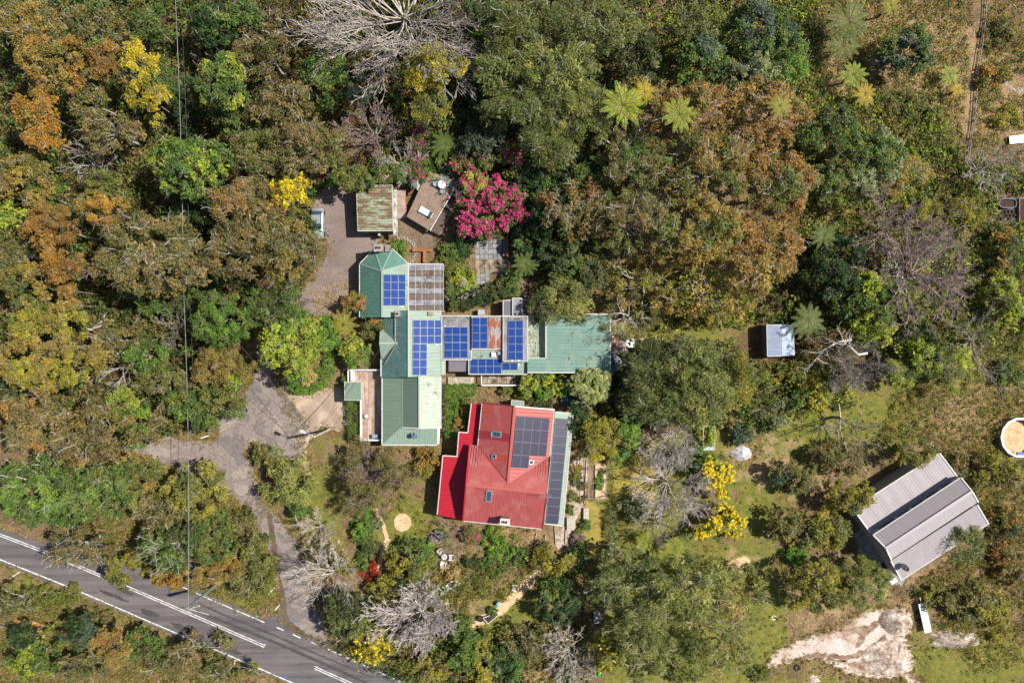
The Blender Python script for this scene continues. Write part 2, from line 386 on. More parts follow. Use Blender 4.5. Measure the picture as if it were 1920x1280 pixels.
DRIVEP = [(530, 1162), (519, 1153), (525, 1136), (521, 1092), (506, 1044), (497, 1010), (488, 997), (470, 965), (448, 939), (417, 915), (390, 899), (379, 894), (353, 886), (284, 864), (254, 857), (222, 846), (170, 815), (190, 800),
          (268, 828), (308, 812), (321, 819), (337, 826), (406, 826), (411, 817), (403, 790), (417, 774), (448, 753), (467, 724), (484, 690), (480, 660), (510, 655), (520, 705), (536, 740), (560, 770), (575, 805), (570, 838), (563, 878), (544, 865), (525, 857),
          (520, 846), (499, 833), (475, 830), (459, 843), (472, 880), (486, 910), (486, 928), (496, 950), (512, 960), (525, 973), (545, 1000), (562, 1022), (571, 1044), (584, 1122), (606, 1153), (618, 1208), (600, 1203), (560, 1182)]
GRAVP = [(520, 700), (560, 738), (592, 735), (626, 722), (652, 725), (655, 790), (640, 810), (600, 800), (585, 822), (576, 850), (582, 895), (560, 880), (560, 838), (555, 800), (535, 765)]
YARDP = [(596, 362), (640, 342), (672, 345), (676, 430), (720, 440), (700, 470), (680, 490), (676, 596), (650, 612), (612, 592), (560, 590), (545, 560), (590, 520), (618, 460), (600, 420), (585, 390)]
TRACKP = [(1438, 1252), (1450, 1222), (1500, 1198), (1565, 1178), (1612, 1148), (1650, 1140), (1690, 1142), (1712, 1160), (1714, 1182), (1698, 1190), (1702, 1215), (1716, 1240), (1712, 1262), (1740, 1290), (1716, 1290), (1690, 1268), (1640, 1272), (1590, 1262), (1565, 1245), (1530, 1232), (1490, 1236), (1450, 1250)]
G_ = [[(705, 950), (760, 930), (800, 925), (825, 965), (805, 1000), (795, 1050), (745, 1045), (715, 1010)], [(885, 1165), (925, 1110), (965, 1095), (1030, 1110), (1010, 1200), (930, 1210)],
      [(1092, 925), (1140, 930), (1140, 1070), (1080, 1085)], [(1145, 865), (1235, 850), (1300, 1000), (1290, 1050), (1150, 1060)], [(1370, 880), (1470, 740), (1620, 730), (1730, 760), (1700, 830), (1600, 850), (1480, 880), (1450, 1000), (1370, 1060)],
      [(1150, 1050), (1450, 1050), (1480, 1180), (1420, 1280), (1130, 1290)], [(1712, 1150), (1740, 1200), (1840, 1225), (1930, 1180), (1930, 1290), (1700, 1290)], [(1480, 1300), (1490, 1255), (1560, 1250), (1620, 1285)],
      [(1200, 160), (1270, 30), (1320, 40), (1290, 120), (1230, 190)], [(1140, 560), (1400, 500), (1420, 600), (1330, 640), (1150, 640)], [(560, 880), (640, 900), (650, 990), (600, 1000), (540, 960)], [(-20, 1065), (150, 1125), (300, 1190), (290, 1215), (130, 1150), (-20, 1110)],
      [(430, 930), (480, 980), (515, 1050), (518, 1150), (440, 1130), (410, 1060)], [(330, 835), (420, 830), (420, 812), (380, 800)], [(575, 800), (630, 790), (640, 830), (600, 860)], [(1290, 760), (1350, 790), (1370, 900), (1240, 900)], [(225, 850), (400, 900), (420, 930), (300, 930), (225, 880)],
      [(1700, 660), (1920, 640), (1920, 720), (1780, 740)]]
S_ = [[(1368, 800), (1440, 800), (1470, 870), (1430, 905), (1372, 890)], [(1345, 1050), (1380, 1030), (1430, 1050), (1420, 1100), (1350, 1090)], [(1750, 740), (1920, 700), (1920, 860), (1860, 900), (1760, 850)], [(1830, 900), (1920, 900), (1920, 1180), (1850, 1120), (1860, 1020)],
      [(1060, 800), (1095, 790), (1105, 900), (1090, 1035), (1055, 1035), (1060, 900)], [(1010, 1000), (1080, 1000), (1080, 1040), (980, 1075), (930, 1020)], [(870, 985), (1015, 1005), (1000, 1020), (840, 1000)], [(690, 975), (715, 985), (735, 1010), (725, 1060), (700, 1090), (712, 1020)],
      [(930, 1130), (980, 1080), (1000, 1095), (930, 1150), (890, 1180), (880, 1160)], [(1540, 60), (1700, 20), (1820, 40), (1830, 250), (1720, 260), (1600, 240), (1540, 180)], [(1850, 60), (1920, 60), (1920, 260), (1850, 280)], [(1700, 1040), (1800, 1110), (1760, 1150), (1680, 1120)],
      [(880, 720), (960, 725), (960, 750), (860, 760)], [(470, 990), (515, 1050), (518, 1140), (500, 1150), (480, 1060)], [(575, 545), (680, 520), (680, 600), (600, 600)], [(150, 1135), (420, 1240), (400, 1260), (180, 1170)], [(1450, 860), (1560, 900), (1500, 930), (1430, 900)], [(800, 1060), (870, 1080), (900, 1130), (840, 1140)], [(1495, 1130), (1600, 1100), (1600, 1180), (1500, 1195)]]
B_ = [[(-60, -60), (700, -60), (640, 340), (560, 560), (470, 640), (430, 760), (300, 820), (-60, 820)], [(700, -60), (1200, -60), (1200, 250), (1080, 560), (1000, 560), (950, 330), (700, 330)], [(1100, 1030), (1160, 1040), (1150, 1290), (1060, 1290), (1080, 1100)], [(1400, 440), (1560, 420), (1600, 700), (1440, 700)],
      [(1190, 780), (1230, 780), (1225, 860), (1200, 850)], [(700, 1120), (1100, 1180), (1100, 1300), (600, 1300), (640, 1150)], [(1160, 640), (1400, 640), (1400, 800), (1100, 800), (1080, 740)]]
FLAT = [[(930, 1135), (985, 1080), (1010, 1035), (1035, 1035), (1035, 1065), (1000, 1102), (945, 1155), (890, 1185), (870, 1170)], [(15, 1150), (100, 1150), (100, 1200), (15, 1200)], [(1040, 850), (1145, 850), (1145, 1080), (1040, 1080)], [(1140, 855), (1240, 845), (1240, 965), (1150, 950)], [(695, 945), (740, 945), (740, 1095), (695, 1095)], [(1370, 830), (1410, 830), (1410, 870), (1370, 870)], [(1855, 360), (1925, 360), (1925, 425), (1855, 425)], ROADP, DRIVEP, GRAVP, YARDP, TRACKP, [(640, 330), (1010, 330), (1010, 540), (1230, 560), (1230, 720), (1100, 760), (1100, 1040), (780, 1040), (780, 850), (640, 850)], [(1380, 590), (1510, 590), (1510, 690), (1380, 690)], [(1560, 820), (1900, 820), (1900, 1120), (1560, 1120)], [(1860, 760), (1960, 760), (1960, 880), (1860, 880)], [(690, 920), (830, 920), (860, 1120), (720, 1120)], [(1700, 1110), (1780, 1110), (1780, 1210), (1700, 1210)]]
xs = np.concatenate([[-1500, -600, -250, -130], np.arange(-88, 88.01, 0.5), [130, 250, 600, 1500]])
ys = np.concatenate([[-1500, -600, -250, -110], np.arange(-62, 62.01, 0.5), [110, 250, 600, 1500]])
GX, GY = np.meshgrid(xs, ys); GPX = 960 + GX / MPP; GPY = 640 - GY / MPP
def mask_of(polys, k):
    m = np.zeros(GX.shape)
    for p in polys: m[inside(GPX, GPY, p)] = 1
    return blur(m, k)
mg, msx, mb, mf = mask_of(G_, 5), mask_of(S_, 5), mask_of(B_, 9), mask_of(FLAT, 2)
def vnoise(shape, step, seed):
    r = np.random.default_rng(seed); a = r.random((shape[0] // step + 3, shape[1] // step + 3))
    yy = np.arange(shape[0]) / step; xx = np.arange(shape[1]) / step
    y0 = yy.astype(int); x0 = xx.astype(int); fy = (yy - y0)[:, None]; fx = (xx - x0)[None]
    fy = fy * fy * (3 - 2 * fy); fx = fx * fx * (3 - 2 * fx)
    return (a[y0][:, x0] * (1 - fy) + a[y0 + 1][:, x0] * fy) * (1 - fx) + (a[y0][:, x0 + 1] * (1 - fy) + a[y0 + 1][:, x0 + 1] * fy) * fx
relief = vnoise(GX.shape, 14, 1) * .35 + vnoise(GX.shape, 4, 2) * .14 + vnoise(GX.shape, 2, 3) * .07
GZ = -0.015 + relief * np.clip(1 - mf * 5, 0, 1)
ny_, nx_ = GX.shape
ii = np.arange(ny_ * nx_).reshape(ny_, nx_)
fq = np.stack([ii[:-1, :-1], ii[:-1, 1:], ii[1:, 1:], ii[1:, :-1]], -1).reshape(-1, 4)
ground = mesh_np('ground', np.stack([GX, GY, GZ], -1).reshape(-1, 3), 4, M_GROUND, smooth=True, faces=fq)
tag(ground, kind='structure')
at = ground.data.attributes.new('mask', 'FLOAT_COLOR', 'POINT')
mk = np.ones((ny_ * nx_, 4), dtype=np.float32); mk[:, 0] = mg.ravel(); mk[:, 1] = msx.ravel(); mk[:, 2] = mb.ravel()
at.data.foreach_set('color', mk.ravel())

def rough_poly(pts, amp, step=10, seed=1):
    r = random.Random(seed); out = []
    for i in range(len(pts)):
        a, b = pts[i], pts[(i + 1) % len(pts)]; d = math.hypot(b[0] - a[0], b[1] - a[1]); k = max(1, int(d / step))
        for j in range(k):
            t = j / k; out.append((a[0] + (b[0] - a[0]) * t + r.uniform(-amp, amp), a[1] + (b[1] - a[1]) * t + r.uniform(-amp, amp)))
    return out
def sheet(name, pts, z, mat, amp=1.2, step=8, seed=1, **kw):
    pp = rough_poly(pts, amp, step, seed) if amp else pts
    b = MB(); b.prism([P(x, y)[:2] for x, y in pp], z - 0.05, z, 0)
    o = b.build(name, mat); tag(o, kind='structure', **kw); return o
sheet('gravel_forecourt', GRAVP, .012, M_GRAVEL, 1.8, 6, 2)
sheet('gravel_yard', YARDP, .012, M_YARD, 3, 6, 3)
sheet('driveway', DRIVEP, .018, M_DRIVE, 1.2, 5, 4)
sheet('road', ROADP, .030, M_ROAD, .5, 8, 5)
sheet('dirt_track', TRACKP, .012, M_TRACK, 5, 5, 6)
M_RUT = patchy('damp_brown_rut', [(.35, (.14, .085, .05)), (.5, (.27, .18, .12)), (.65, (.42, .32, .24))], .9, (.6, 1.2), .8, fs=6)
for k, pts in enumerate(([(1470, 1240), (1530, 1222), (1585, 1228), (1625, 1215), (1660, 1190), (1664, 1200), (1632, 1226), (1588, 1238), (1530, 1232)], [(1580, 1180), (1625, 1172), (1652, 1160), (1658, 1168), (1630, 1184), (1612, 1212), (1600, 1216), (1612, 1190)], [(1560, 1236), (1610, 1242), (1650, 1232), (1690, 1205), (1694, 1212), (1655, 1244), (1608, 1252)])): sheet('wheel_rut', pts, .018, M_RUT, 2.5, 5, 20 + k)
sheet('clay_patch', [(20, 1160), (45, 1155), (72, 1163), (95, 1180), (92, 1196), (70, 1190), (40, 1178)], .35, M_ORANGE, 2, 6, 7)
sheet('brown_patio', [(748, 410), (764, 405), (810, 430), (812, 462), (790, 468), (775, 464), (768, 446), (748, 440)], .02, M_PATIO, 1, 6, 8)
sheet('silt_gutter', [(500, 955), (508, 958), (516, 1000), (524, 1050), (528, 1085), (537, 1131), (541, 1160), (560, 1176), (572, 1190), (556, 1186), (534, 1168), (524, 1150), (526, 1128), (522, 1085), (512, 1045), (505, 1000)], .034, M_WET, 1.5, 5, 9)
sheet('straw_path', [(936, 1135), (985, 1085), (1010, 1060), (1020, 1040), (1030, 1060), (1000, 1098), (945, 1150), (890, 1178), (875, 1168)], .014, M_CHIP, 2, 6, 10)
sheet('garden_path', [(700, 955), (712, 980), (722, 1010), (710, 1045), (702, 1090), (712, 1090), (718, 1045), (732, 1012), (720, 978), (708, 952)], .014, M_CHIP, 1, 6, 11)
M_OCHRE = patchy('ochre_lawn_grass', [(.36, (.17, .17, .04)), (.5, (.29, .23, .05)), (.66, (.36, .27, .07))], .7, (.6, 1.25), .9, fs=9)
M_PEBB = patchy('pinkish_pebble_bed', [(.36, (.26, .18, .12)), (.5, (.46, .37, .30)), (.66, (.58, .48, .40))], 1.4, (.5, 1.25), .9, fs=7)
sheet('ochre_lawn', [(1096, 938), (1134, 945), (1134, 1040), (1112, 1072), (1088, 1062), (1098, 1030), (1094, 1000)], .02, M_OCHRE, 2, 5, 50)
sheet('ochre_lawn', [(1147, 866), (1200, 856), (1232, 870), (1228, 950), (1170, 940), (1150, 930)], .02, M_OCHRE, 3, 6, 51)
sheet('pebble_bed', [(1078, 856), (1102, 858), (1098, 945), (1078, 975), (1068, 1015), (1046, 1030), (1040, 1000), (1060, 985), (1068, 930)], .02, M_PEBB, 1.5, 5, 52)
def blob(cx, cy, rx, ry, amp, n=26, seed=1):
    r = random.Random(seed); return [(cx + math.cos(2 * math.pi * i / n) * rx * (1 + r.uniform(-amp, amp)), cy + math.sin(2 * math.pi * i / n) * ry * (1 + r.uniform(-amp, amp))) for i in range(n)]
def heap(name, label, cx, cy, rx, ry, h, mat, rot=0, seed=1, cat='mulch heap', kind=None, rough=.3):
    """low mound of loose material with a ragged foot"""
    r = np.random.default_rng(seed); n = 44; g = np.linspace(-1.25, 1.25, n); X, Y = np.meshgrid(g, g)
    lump = vnoise((n, n), 6, seed) * .5 + vnoise((n, n), 3, seed + 5) * .3 + vnoise((n, n), 1, seed + 9) * .2
    d = np.sqrt(X * X + Y * Y) + (lump - .5) * .7
    Z = np.clip(1 - d, -.2, 1) * h * 1.6 + (lump - .5) * rough * h * (d < 1)
    c = P(cx, cy); cr, sr = math.cos(rot), math.sin(rot); a, b_ = rx * MPP, ry * MPP
    V = np.stack([c.x + (X * a) * cr - (Y * b_) * sr, c.y + (X * a) * sr + (Y * b_) * cr, Z + .0], -1).reshape(-1, 3)
    i = np.arange(n * n).reshape(n, n); f = np.stack([i[:-1, :-1], i[:-1, 1:], i[1:, 1:], i[1:, :-1]], -1).reshape(-1, 4)
    keep = (Z.ravel()[f] > -.05 * h).any(1)
    o = mesh_np(name, V, 4, mat, faces=f[keep]); return tag(o, label, cat)
sheet('mulch_circle', [(755 + 16.5 * math.cos(k * .2618), 979 + 17 * math.sin(k * .2618)) for k in range(24)], .06, M_CHIP, .9, 3, 13)

# road markings: strips of white paint
def strip(name, px_pts, w_, z=.036):
    b = MB()
    for a, c in zip(px_pts[:-1], px_pts[1:]):
        A, B = P(*a), P(*c); d = (B - A).normalized(); nrm = Vector((-d.y, d.x, 0)) * (w_ / 2)
        b.add([(A + nrm).to_tuple()[:2] + (z,), (A - nrm).to_tuple()[:2] + (z,), (B - nrm).to_tuple()[:2] + (z,), (B + nrm).to_tuple()[:2] + (z,)], [(0, 1, 2, 3)])
    o = b.build(name, M_LINE); return tag(o, kind='structure')
strip('edge_line', [(-200, 967), (0, 1048), (140, 1104), (300, 1173), (453, 1238), (560, 1284), (760, 1372)], .15)
def shift(pts, d): return [(x + .4 * d, y - .92 * d) for x, y in pts]
CL = [(-200, 925), (0, 1002), (87, 1035), (164, 1068), (300, 1126), (497, 1211)]
strip('centre_line', shift(CL, 1.9), .11); strip('centre_line', shift(CL, -1.9), .11)
CL2 = [(589, 1250), (659, 1281), (800, 1343)]
strip('centre_line', shift(CL2, 1.9), .11); strip('centre_line', shift(CL2, -1.9), .11)
strip('edge_line', [(136, 1009), (194, 1036), (300, 1081), (381, 1117), (496, 1166)], .13)
for a, c in (((519, 1175), (532, 1181)), ((550, 1189), (564, 1195)), ((584, 1203), (597, 1209))): strip('edge_line_dash', [a, c], .14)
strip('edge_line', [(615, 1216), (713, 1260), (850, 1320)], .13)
strip('lane_mark', [(356, 1141), (392, 1152)], .07)
for i, (x, y) in enumerate(((355, 1149), (356, 1145), (497, 1207), (493, 1213), (595, 1249), (591, 1256), (206, 1090), (672, 1257))):
    b = MB(); c = P(x, y, .04); b.box((c.x, c.y, .045), (.13, .13, .03)); o = b.build('road_stud', simple('yellow_stud', (.75, .5, .05), .5) if i == 0 else bpy.data.materials['yellow_stud'])
    tag(o, 'yellow road stud ' + ('just left of the utility pole foot, upper of two', 'just left of the utility pole foot, lower of two', 'above the right end of the long double centre line', 'below the right end of the long double centre line', 'above the left end of the last double line', 'below the left end of the last double line', 'beside the centre line near the overhanging gum', 'on the far bottom right of the road')[i], 'road stud', 'yellow road studs')
for nm, pts, sd_ in (('tar_patch', [(213, 1099), (225, 1100), (240, 1106), (252, 1113), (246, 1116), (230, 1110), (214, 1103)], 1), ('tar_patch', [(184, 1103), (200, 1108), (225, 1117), (244, 1128), (236, 1128), (210, 1118), (190, 1110)], 2), ('tar_patch', [(263, 1139), (280, 1143), (300, 1152), (298, 1156), (280, 1155), (266, 1149)], 3), ('tar_patch', [(318, 1166), (335, 1168), (362, 1180), (384, 1190), (380, 1194), (350, 1186), (328, 1176)], 4), ('tar_patch', [(392, 1196), (410, 1202), (440, 1214), (455, 1226), (440, 1226), (410, 1214)], 5),
                     ('tar_seam', [(372, 1128), (420, 1150), (500, 1182), (600, 1226), (700, 1268), (700, 1271), (600, 1229), (500, 1186), (420, 1154), (372, 1132)], 6), ('tar_seam', [(368, 1142), (430, 1166), (520, 1202), (620, 1246), (690, 1278), (686, 1282), (620, 1252), (520, 1208), (430, 1172), (368, 1146)], 7)):
    sheet(nm, pts, .0335, M_TAR, 1.0, 4, sd_)

# ------------------------------------------------------------------ roofs, walls, panels
def clip_line(poly, y):           # spans of a horizontal line inside a 2D polygon
    xs_ = []
    for i in range(len(poly)):
        (x0, y0), (x1, y1) = poly[i], poly[(i + 1) % len(poly)]
        if (y0 <= y) != (y1 <= y): xs_.append(x0 + (y - y0) * (x1 - x0) / (y1 - y0))
    xs_.sort(); return list(zip(xs_[::2], xs_[1::2]))
def roof(parent, pts, mat, pitch=.45, rib=.022, name='roof_sheeting', d=None, thick=.08, laps=2.4):
    """pts: 3D roof corners (coplanar). ribs run down the slope."""
    pts = [Vector(p) for p in pts]
    n = Vector((0, 0, 0))
    for i in range(len(pts)): n += pts[i].cross(pts[(i + 1) % len(pts)])
    n.normalize()
    if n.z < 0: n = -n; pts = pts[::-1]
    if d is None:
        d = Vector((n.x, n.y, 0)); d = (d - n * d.dot(n)).normalized() if d.length > .02 else Vector((1, 0, 0))
    else: d = Vector(d); d = (d - n * d.dot(n)).normalized()
    e = n.cross(d); o_ = pts[0]
    q = [((p - o_).dot(d), (p - o_).dot(e)) for p in pts]; k = len(pts)
    b = MB()
    tri = tessellate_polygon([[Vector((x, y, 0)) for x, y in q]])
    V = pts + [p - n * thick for p in pts]; F = []
    for t in tri:
        t = tuple(t)
        if (pts[t[1]] - pts[t[0]]).cross(pts[t[2]] - pts[t[0]]).dot(n) < 0: t = t[::-1]
        F.append(t); F.append(tuple(i + k for i in t[::-1]))
    for i in range(k): F.append((i, i + k, (i + 1) % k + k, (i + 1) % k))
    b.add(V, F, 0, None, q + q)
    y0, y1 = min(y for _, y in q), max(y for _, y in q); y = y0 + pitch * .5
    hw = min(.035, pitch * .2)
    while y < y1:
        for xa, xb in clip_line(q, y):
            if xb - xa < .15: continue
            L = lambda x, yy, h: o_ + d * x + e * yy + n * h
            vs_ = [L(xa, y - hw, .0), L(xa, y, rib), L(xa, y + hw, .0), L(xb, y - hw, .0), L(xb, y, rib), L(xb, y + hw, .0)]
            b.add(vs_, [(0, 3, 4, 1), (1, 4, 5, 2)], 0, None, [(xa, y - hw), (xa, y), (xa, y + hw), (xb, y - hw), (xb, y), (xb, y + hw)])
        y += pitch
    b.build(name, mat, parent)
    return (pts[0], n)
def bar(parent, a, b_, w_, h_, mat, name): m = MB(); m.beam(a, b_, w_, h_); return m.build(name, mat, parent)
def wall(parent, px_pts, z0, z1, mat, name='wall', t=.15, inset=0.3, windows=()):
    """outer walls following the eaves outline (pixels taken at the eaves height), pulled in by the overhang"""
    W = [P(x, y, z1)[:2] for x, y in px_pts]; c = (sum(p[0] for p in W) / len(W), sum(p[1] for p in W) / len(W))
    W = [(p[0] + (c[0] - p[0]) * inset / max(.5, math.hypot(c[0] - p[0], c[1] - p[1])), p[1] + (c[1] - p[1]) * inset / max(.5, math.hypot(c[0] - p[0], c[1] - p[1]))) for p in W]
    for i in range(len(W)):
        a, b_ = Vector((*W[i], 0)), Vector((*W[(i + 1) % len(W)], 0)); L = (b_ - a).length
        if L < .3: continue
        m = MB(); m.beam(a + Vector((0, 0, (z0 + z1) / 2)), b_ + Vector((0, 0, (z0 + z1) / 2)), t, z1 - z0); w_o = m.build(name, mat, parent)
        if i in windows:
            k = max(1, int(L / 3.2)); d = (b_ - a).normalized(); rz = math.atan2(d.y, d.x)
            for j in range(k):
                p = a + d * (L * (j + .5) / k); zc = z0 + (z1 - z0) * .55
                f = MB(); f.box((p.x, p.y, zc), (1.3, t + .08, 1.1), rz); fo = f.build('window', M_WHITE, parent)
                g = MB(); g.box((p.x, p.y, zc), (1.1, t + .12, .9), rz); g.build('pane', M_GLASS, fo)
PANELS = {}
def panel_mesh(kind):
    if kind in PANELS: return PANELS[kind]
    b = MB(); fr = .022
    b.box((0, 0, .0), (1 - fr, 1 - fr, .05), m=1)
    for a, c in (((-.5, 0), (fr, 1)), ((.5, 0), (fr, 1)), ((0, -.5), (1 - fr, fr * .8)), ((0, .5), (1 - fr, fr * .8))):
        b.box((a[0] * (1 - fr), a[1] * (1 - fr * .8), .003), (c[0], c[1], .06), m=0)
    if kind == 'mid': b.box((0, 0, .004), (1 - fr, .02, .05), m=0)
    me = b.build('solar_panel', [simple('dark_panel_frame', (.14, .14, .17), .4, .3) if kind == 'navy' else simple('panel_frame', (.45, .46, .48), .4, .2), M_CELLN if kind == 'navy' else M_CELLB])
    m_ = me.data; bpy.data.objects.remove(me); PANELS[kind] = m_; return m_
def array(parent, quad, pl, nc, nr, kind='blue', skip=(), lift=.12, gap=.02):
    """solar panels in a grid between four pixel corners (tl,tr,br,bl) seen on a roof plane"""
    Q = [onp(x, y, pl, lift) for x, y in quad]; me = panel_mesh(kind); off = OFF[parent]
    def bl(u, v): return (Q[0] * (1 - u) + Q[1] * u) * (1 - v) + (Q[3] * (1 - u) + Q[2] * u) * v
    for r in range(nr):
        for c in range(nc):
            if (c, r) in skip: continue
            u0, u1, v0, v1 = c / nc, (c + 1) / nc, r / nr, (r + 1) / nr
            ce = bl((u0 + u1) / 2, (v0 + v1) / 2); ax = bl(u1, (v0 + v1) / 2) - bl(u0, (v0 + v1) / 2); ay = bl((u0 + u1) / 2, v0) - bl((u0 + u1) / 2, v1)
            w_, h_ = ax.length - gap, ay.length - gap; X = ax.normalized(); Z = pl[1]; Y = Z.cross(X)
            o = bpy.data.objects.new('solar_panel', me); COL.objects.link(o); o.parent = parent; OFF[o] = off
            M = Matrix((X * w_, Y * h_, Z)).transposed().to_4x4(); M.translation = ce - off
            o.matrix_local = M
def on_box(parent, px, py, pl, sx, sy, h, mat, name, lift=0.0, rz=0, sink=.25):
    c = onp(px, py, pl); b = MB(); b.box((c.x, c.y, c.z + lift + h / 2 - sink / 2), (sx, sy, h + sink), rz); return b.build(name, mat, parent)
def chimney(parent, px, py, pl, sx, sy, h, mat, pots=2, rz=0.0, capm=None):
    o = on_box(parent, px, py, pl, sx, sy, h, mat, 'chimney', rz=rz, sink=.6); c = onp(px, py, pl); zt = c.z + h - .0
    m = MB(); m.box((c.x, c.y, zt + .04), (sx + .16, sy + .16, .1), rz); m.build('chimney_cap', capm or M_CONC, o)
    for i in range(pots):
        dx = (i - (pots - 1) / 2) * .36; m = MB(); m.cyl((c.x + dx * math.cos(rz), c.y + dx * math.sin(rz), zt + .05), .15, .12, .32, 10, 0, cap=False); m.cyl((c.x + dx * math.cos(rz), c.y + dx * math.sin(rz), zt + .06), .1, .1, .2, 10, 1)
        m.build('chimney_pot', [M_TERRA, M_DARK], o)
def skylight(parent, px, py, pl, sx, sy, rz):
    c = onp(px, py, pl, .06); n = pl[1]; X = Vector((math.cos(rz), math.sin(rz), 0)); X = (X - n * X.dot(n)).normalized(); Y = n.cross(X)
    m = MB()
    for u, v, a, b_ in ((-1, 0, .1, sy), (1, 0, .1, sy), (0, -1, sx - .1, .1), (0, 1, sx - .1, .1)):
        ce = c + X * (u * sx / 2) + Y * (v * sy / 2)
        vs_ = [ce + X * (i * a / 2) + Y * (j * b_ / 2) + n * k for k in (-.1, .1) for i, j in ((-1, -1), (1, -1), (1, 1), (-1, 1))]
        m.add(vs_, [(3, 2, 1, 0), (4, 5, 6, 7), (0, 1, 5, 4), (1, 2, 6, 5), (2, 3, 7, 6), (3, 0, 4, 7)])
    f = m.build('skylight', M_STEEL, parent)
    m = MB(); vs_ = [c + X * (i * (sx / 2 - .05)) + Y * (j * (sy / 2 - .05)) + n * k for k in (-.06, .05) for i, j in ((-1, -1), (1, -1), (1, 1), (-1, 1))]
    m.add(vs_, [(3, 2, 1, 0), (4, 5, 6, 7), (0, 1, 5, 4), (1, 2, 6, 5), (2, 3, 7, 6), (3, 0, 4, 7)]); m.build('pane', M_GLASS, f)
def boards(parent, quad_xy, z, along, w_, mat, name='decking_boards', th=.05, gap=.012, var=.25, kind='stuff', seed=1, tones=None):
    """boards laid in a polygon of world xy points; along = direction of the boards"""
    r = random.Random(seed); a = math.atan2(along[1], along[0]); ca, sa = math.cos(-a), math.sin(-a)
    q = [(x * ca - y * sa, x * sa + y * ca) for x, y in quad_xy]; y0, y1 = min(p[1] for p in q), max(p[1] for p in q)
    b = MB(); y = y0 + w_ / 2
    while y < y1:
        for xa, xb in clip_line(q, y):
            x = xa
            while x < xb - .05:
                xe = min(xb, x + r.uniform(2.4, 4.8)); t = 1 + r.uniform(-var, var)
                cx, cy = (x + xe) / 2, y; ca2, sa2 = math.cos(a), math.sin(a)
                b.box((cx * ca2 - cy * sa2, cx * sa2 + cy * ca2, z - th / 2 + r.uniform(-.004, .004)), (xe - x - .01, w_ - gap, th), a, 0, (t, t * r.uniform(.95, 1.05), t * r.uniform(.92, 1.08))); x = xe
        y += w_
    return tag(b.build(name, mat, parent), kind=kind) if kind else b.build(name, mat, parent)
def rail(parent, a, b_, z0, z1, mat, name='railing', posts=1.5, balusters=0.0, w_=.08):
    a, b_ = Vector((a[0], a[1], 0)), Vector((b_[0], b_[1], 0)); L = (b_ - a).length; m = MB()
    m.beam(a + Vector((0, 0, z1)), b_ + Vector((0, 0, z1)), w_ * 1.6, .05); m.beam(a + Vector((0, 0, z0 + .15)), b_ + Vector((0, 0, z0 + .15)), .04, .06)
    k = max(1, round(L / posts))
    for i in range(k + 1):
        p = a + (b_ - a) * (i / k); m.beam(p + Vector((0, 0, 0)), p + Vector((0, 0, z1 - .03)), w_, w_)
    if balusters:
        k = int(L / balusters)
        for i in range(k): p = a + (b_ - a) * ((i + .5) / k); m.beam(p + Vector((0, 0, z0 + .15)), p + Vector((0, 0, z1 - .02)), .03, .03)
    return m.build(name, mat, parent)
def dish(parent, px, py, pl, r=.45, mat=None, az=0.5, name='satellite_dish', loc=None):
    c = loc or onp(px, py, pl); m = MB(); n = 16; rings = 4; D = Vector((math.cos(az) * .75, math.sin(az) * .75, .66)).normalized()
    X = D.cross(Vector((0, 0, 1))).normalized(); Y = D.cross(X); top = c + Vector((0, 0, .75)); V = [top]
    for k in range(1, rings + 1):
        rr = r * k / rings
        V += [top + X * (rr * math.cos(2 * math.pi * i / n)) + Y * (rr * math.sin(2 * math.pi * i / n)) + D * (.25 * rr * rr / r) for i in range(n)]
    F = [(0, 1 + i, 1 + (i + 1) % n) for i in range(n)]
    for k in range(rings - 1): F += [(1 + k * n + i, 1 + (k + 1) * n + i, 1 + (k + 1) * n + (i + 1) % n, 1 + k * n + (i + 1) % n) for i in range(n)]
    m.add(V, F, 0); o = m.build(name, mat or M_DARK, parent, True)
    m = MB(); m.tube([c - Vector((0, 0, .1)), top - Vector((0, 0, .02))], .03, .03); m.tube([top - Y * r * .9, top + D * r * 1.1], .015, .015); m.box(top + D * r * 1.12, (.08, .08, .1)); m.tube([c + Vector((.5, 0, .05)), c + Vector((0, 0, .5))], .015, .015); m.tube([c + Vector((0, -.5, .0)), c + Vector((0, 0, .5))], .015, .015)
    m.build('dish_mount', M_STEEL, o)

# ===== the green-roofed house =====
gh = thing('green_house', P(770, 680), 'long rambling house of many green and grey roofs carrying blue solar panels', 'house')
A_, B1 = P(674.4, 494.6, 2.7), P(702, 466.5, 2.7); C1, D1 = P(736, 466.5, 2.7), P(765, 494.6, 2.7); AP = P(716, 508.2, 4.7); AE = P(716, 594.7, 4.7); BL, BR = P(674.4, 594.7, 2.7), P(766, 594.7, 2.7)
pw = roof(gh, [A_, AP, AE, BL], M_TEAL); pe = roof(gh, [AP, D1, BR, AE], M_PALEG)  # east slope gets a much paler green: sunlight painted into its colour
roof(gh, [A_, B1, AP], M_TEAL); roof(gh, [B1, C1, AP], M_TEAL); roof(gh, [C1, D1, AP], M_TEAL)
for a, b_ in ((A_, AP), (B1, AP), (C1, AP), (D1, AP), (AP, AE)): bar(gh, a + Vector((0, 0, .03)), b_ + Vector((0, 0, .03)), .18, .05, M_PALEG, 'ridge_cap')
for a, b_ in ((A_, BL), (A_, B1), (D1, C1), (D1, BR)): bar(gh, a + Vector((0, 0, -.04)), b_ + Vector((0, 0, -.04)), .14, .12, M_GUTTER, 'gutter')
wall(gh, [(674.4, 494.6), (702, 466.5), (736, 466.5), (765, 494.6), (766, 594.7), (674.4, 594.7)], 0, 2.6, M_CREAMW, inset=.55, windows=(5, 3))
array(gh, [(718, 514.5), (759.5, 514.5), (759, 573), (718, 573)], pe, 3, 4)
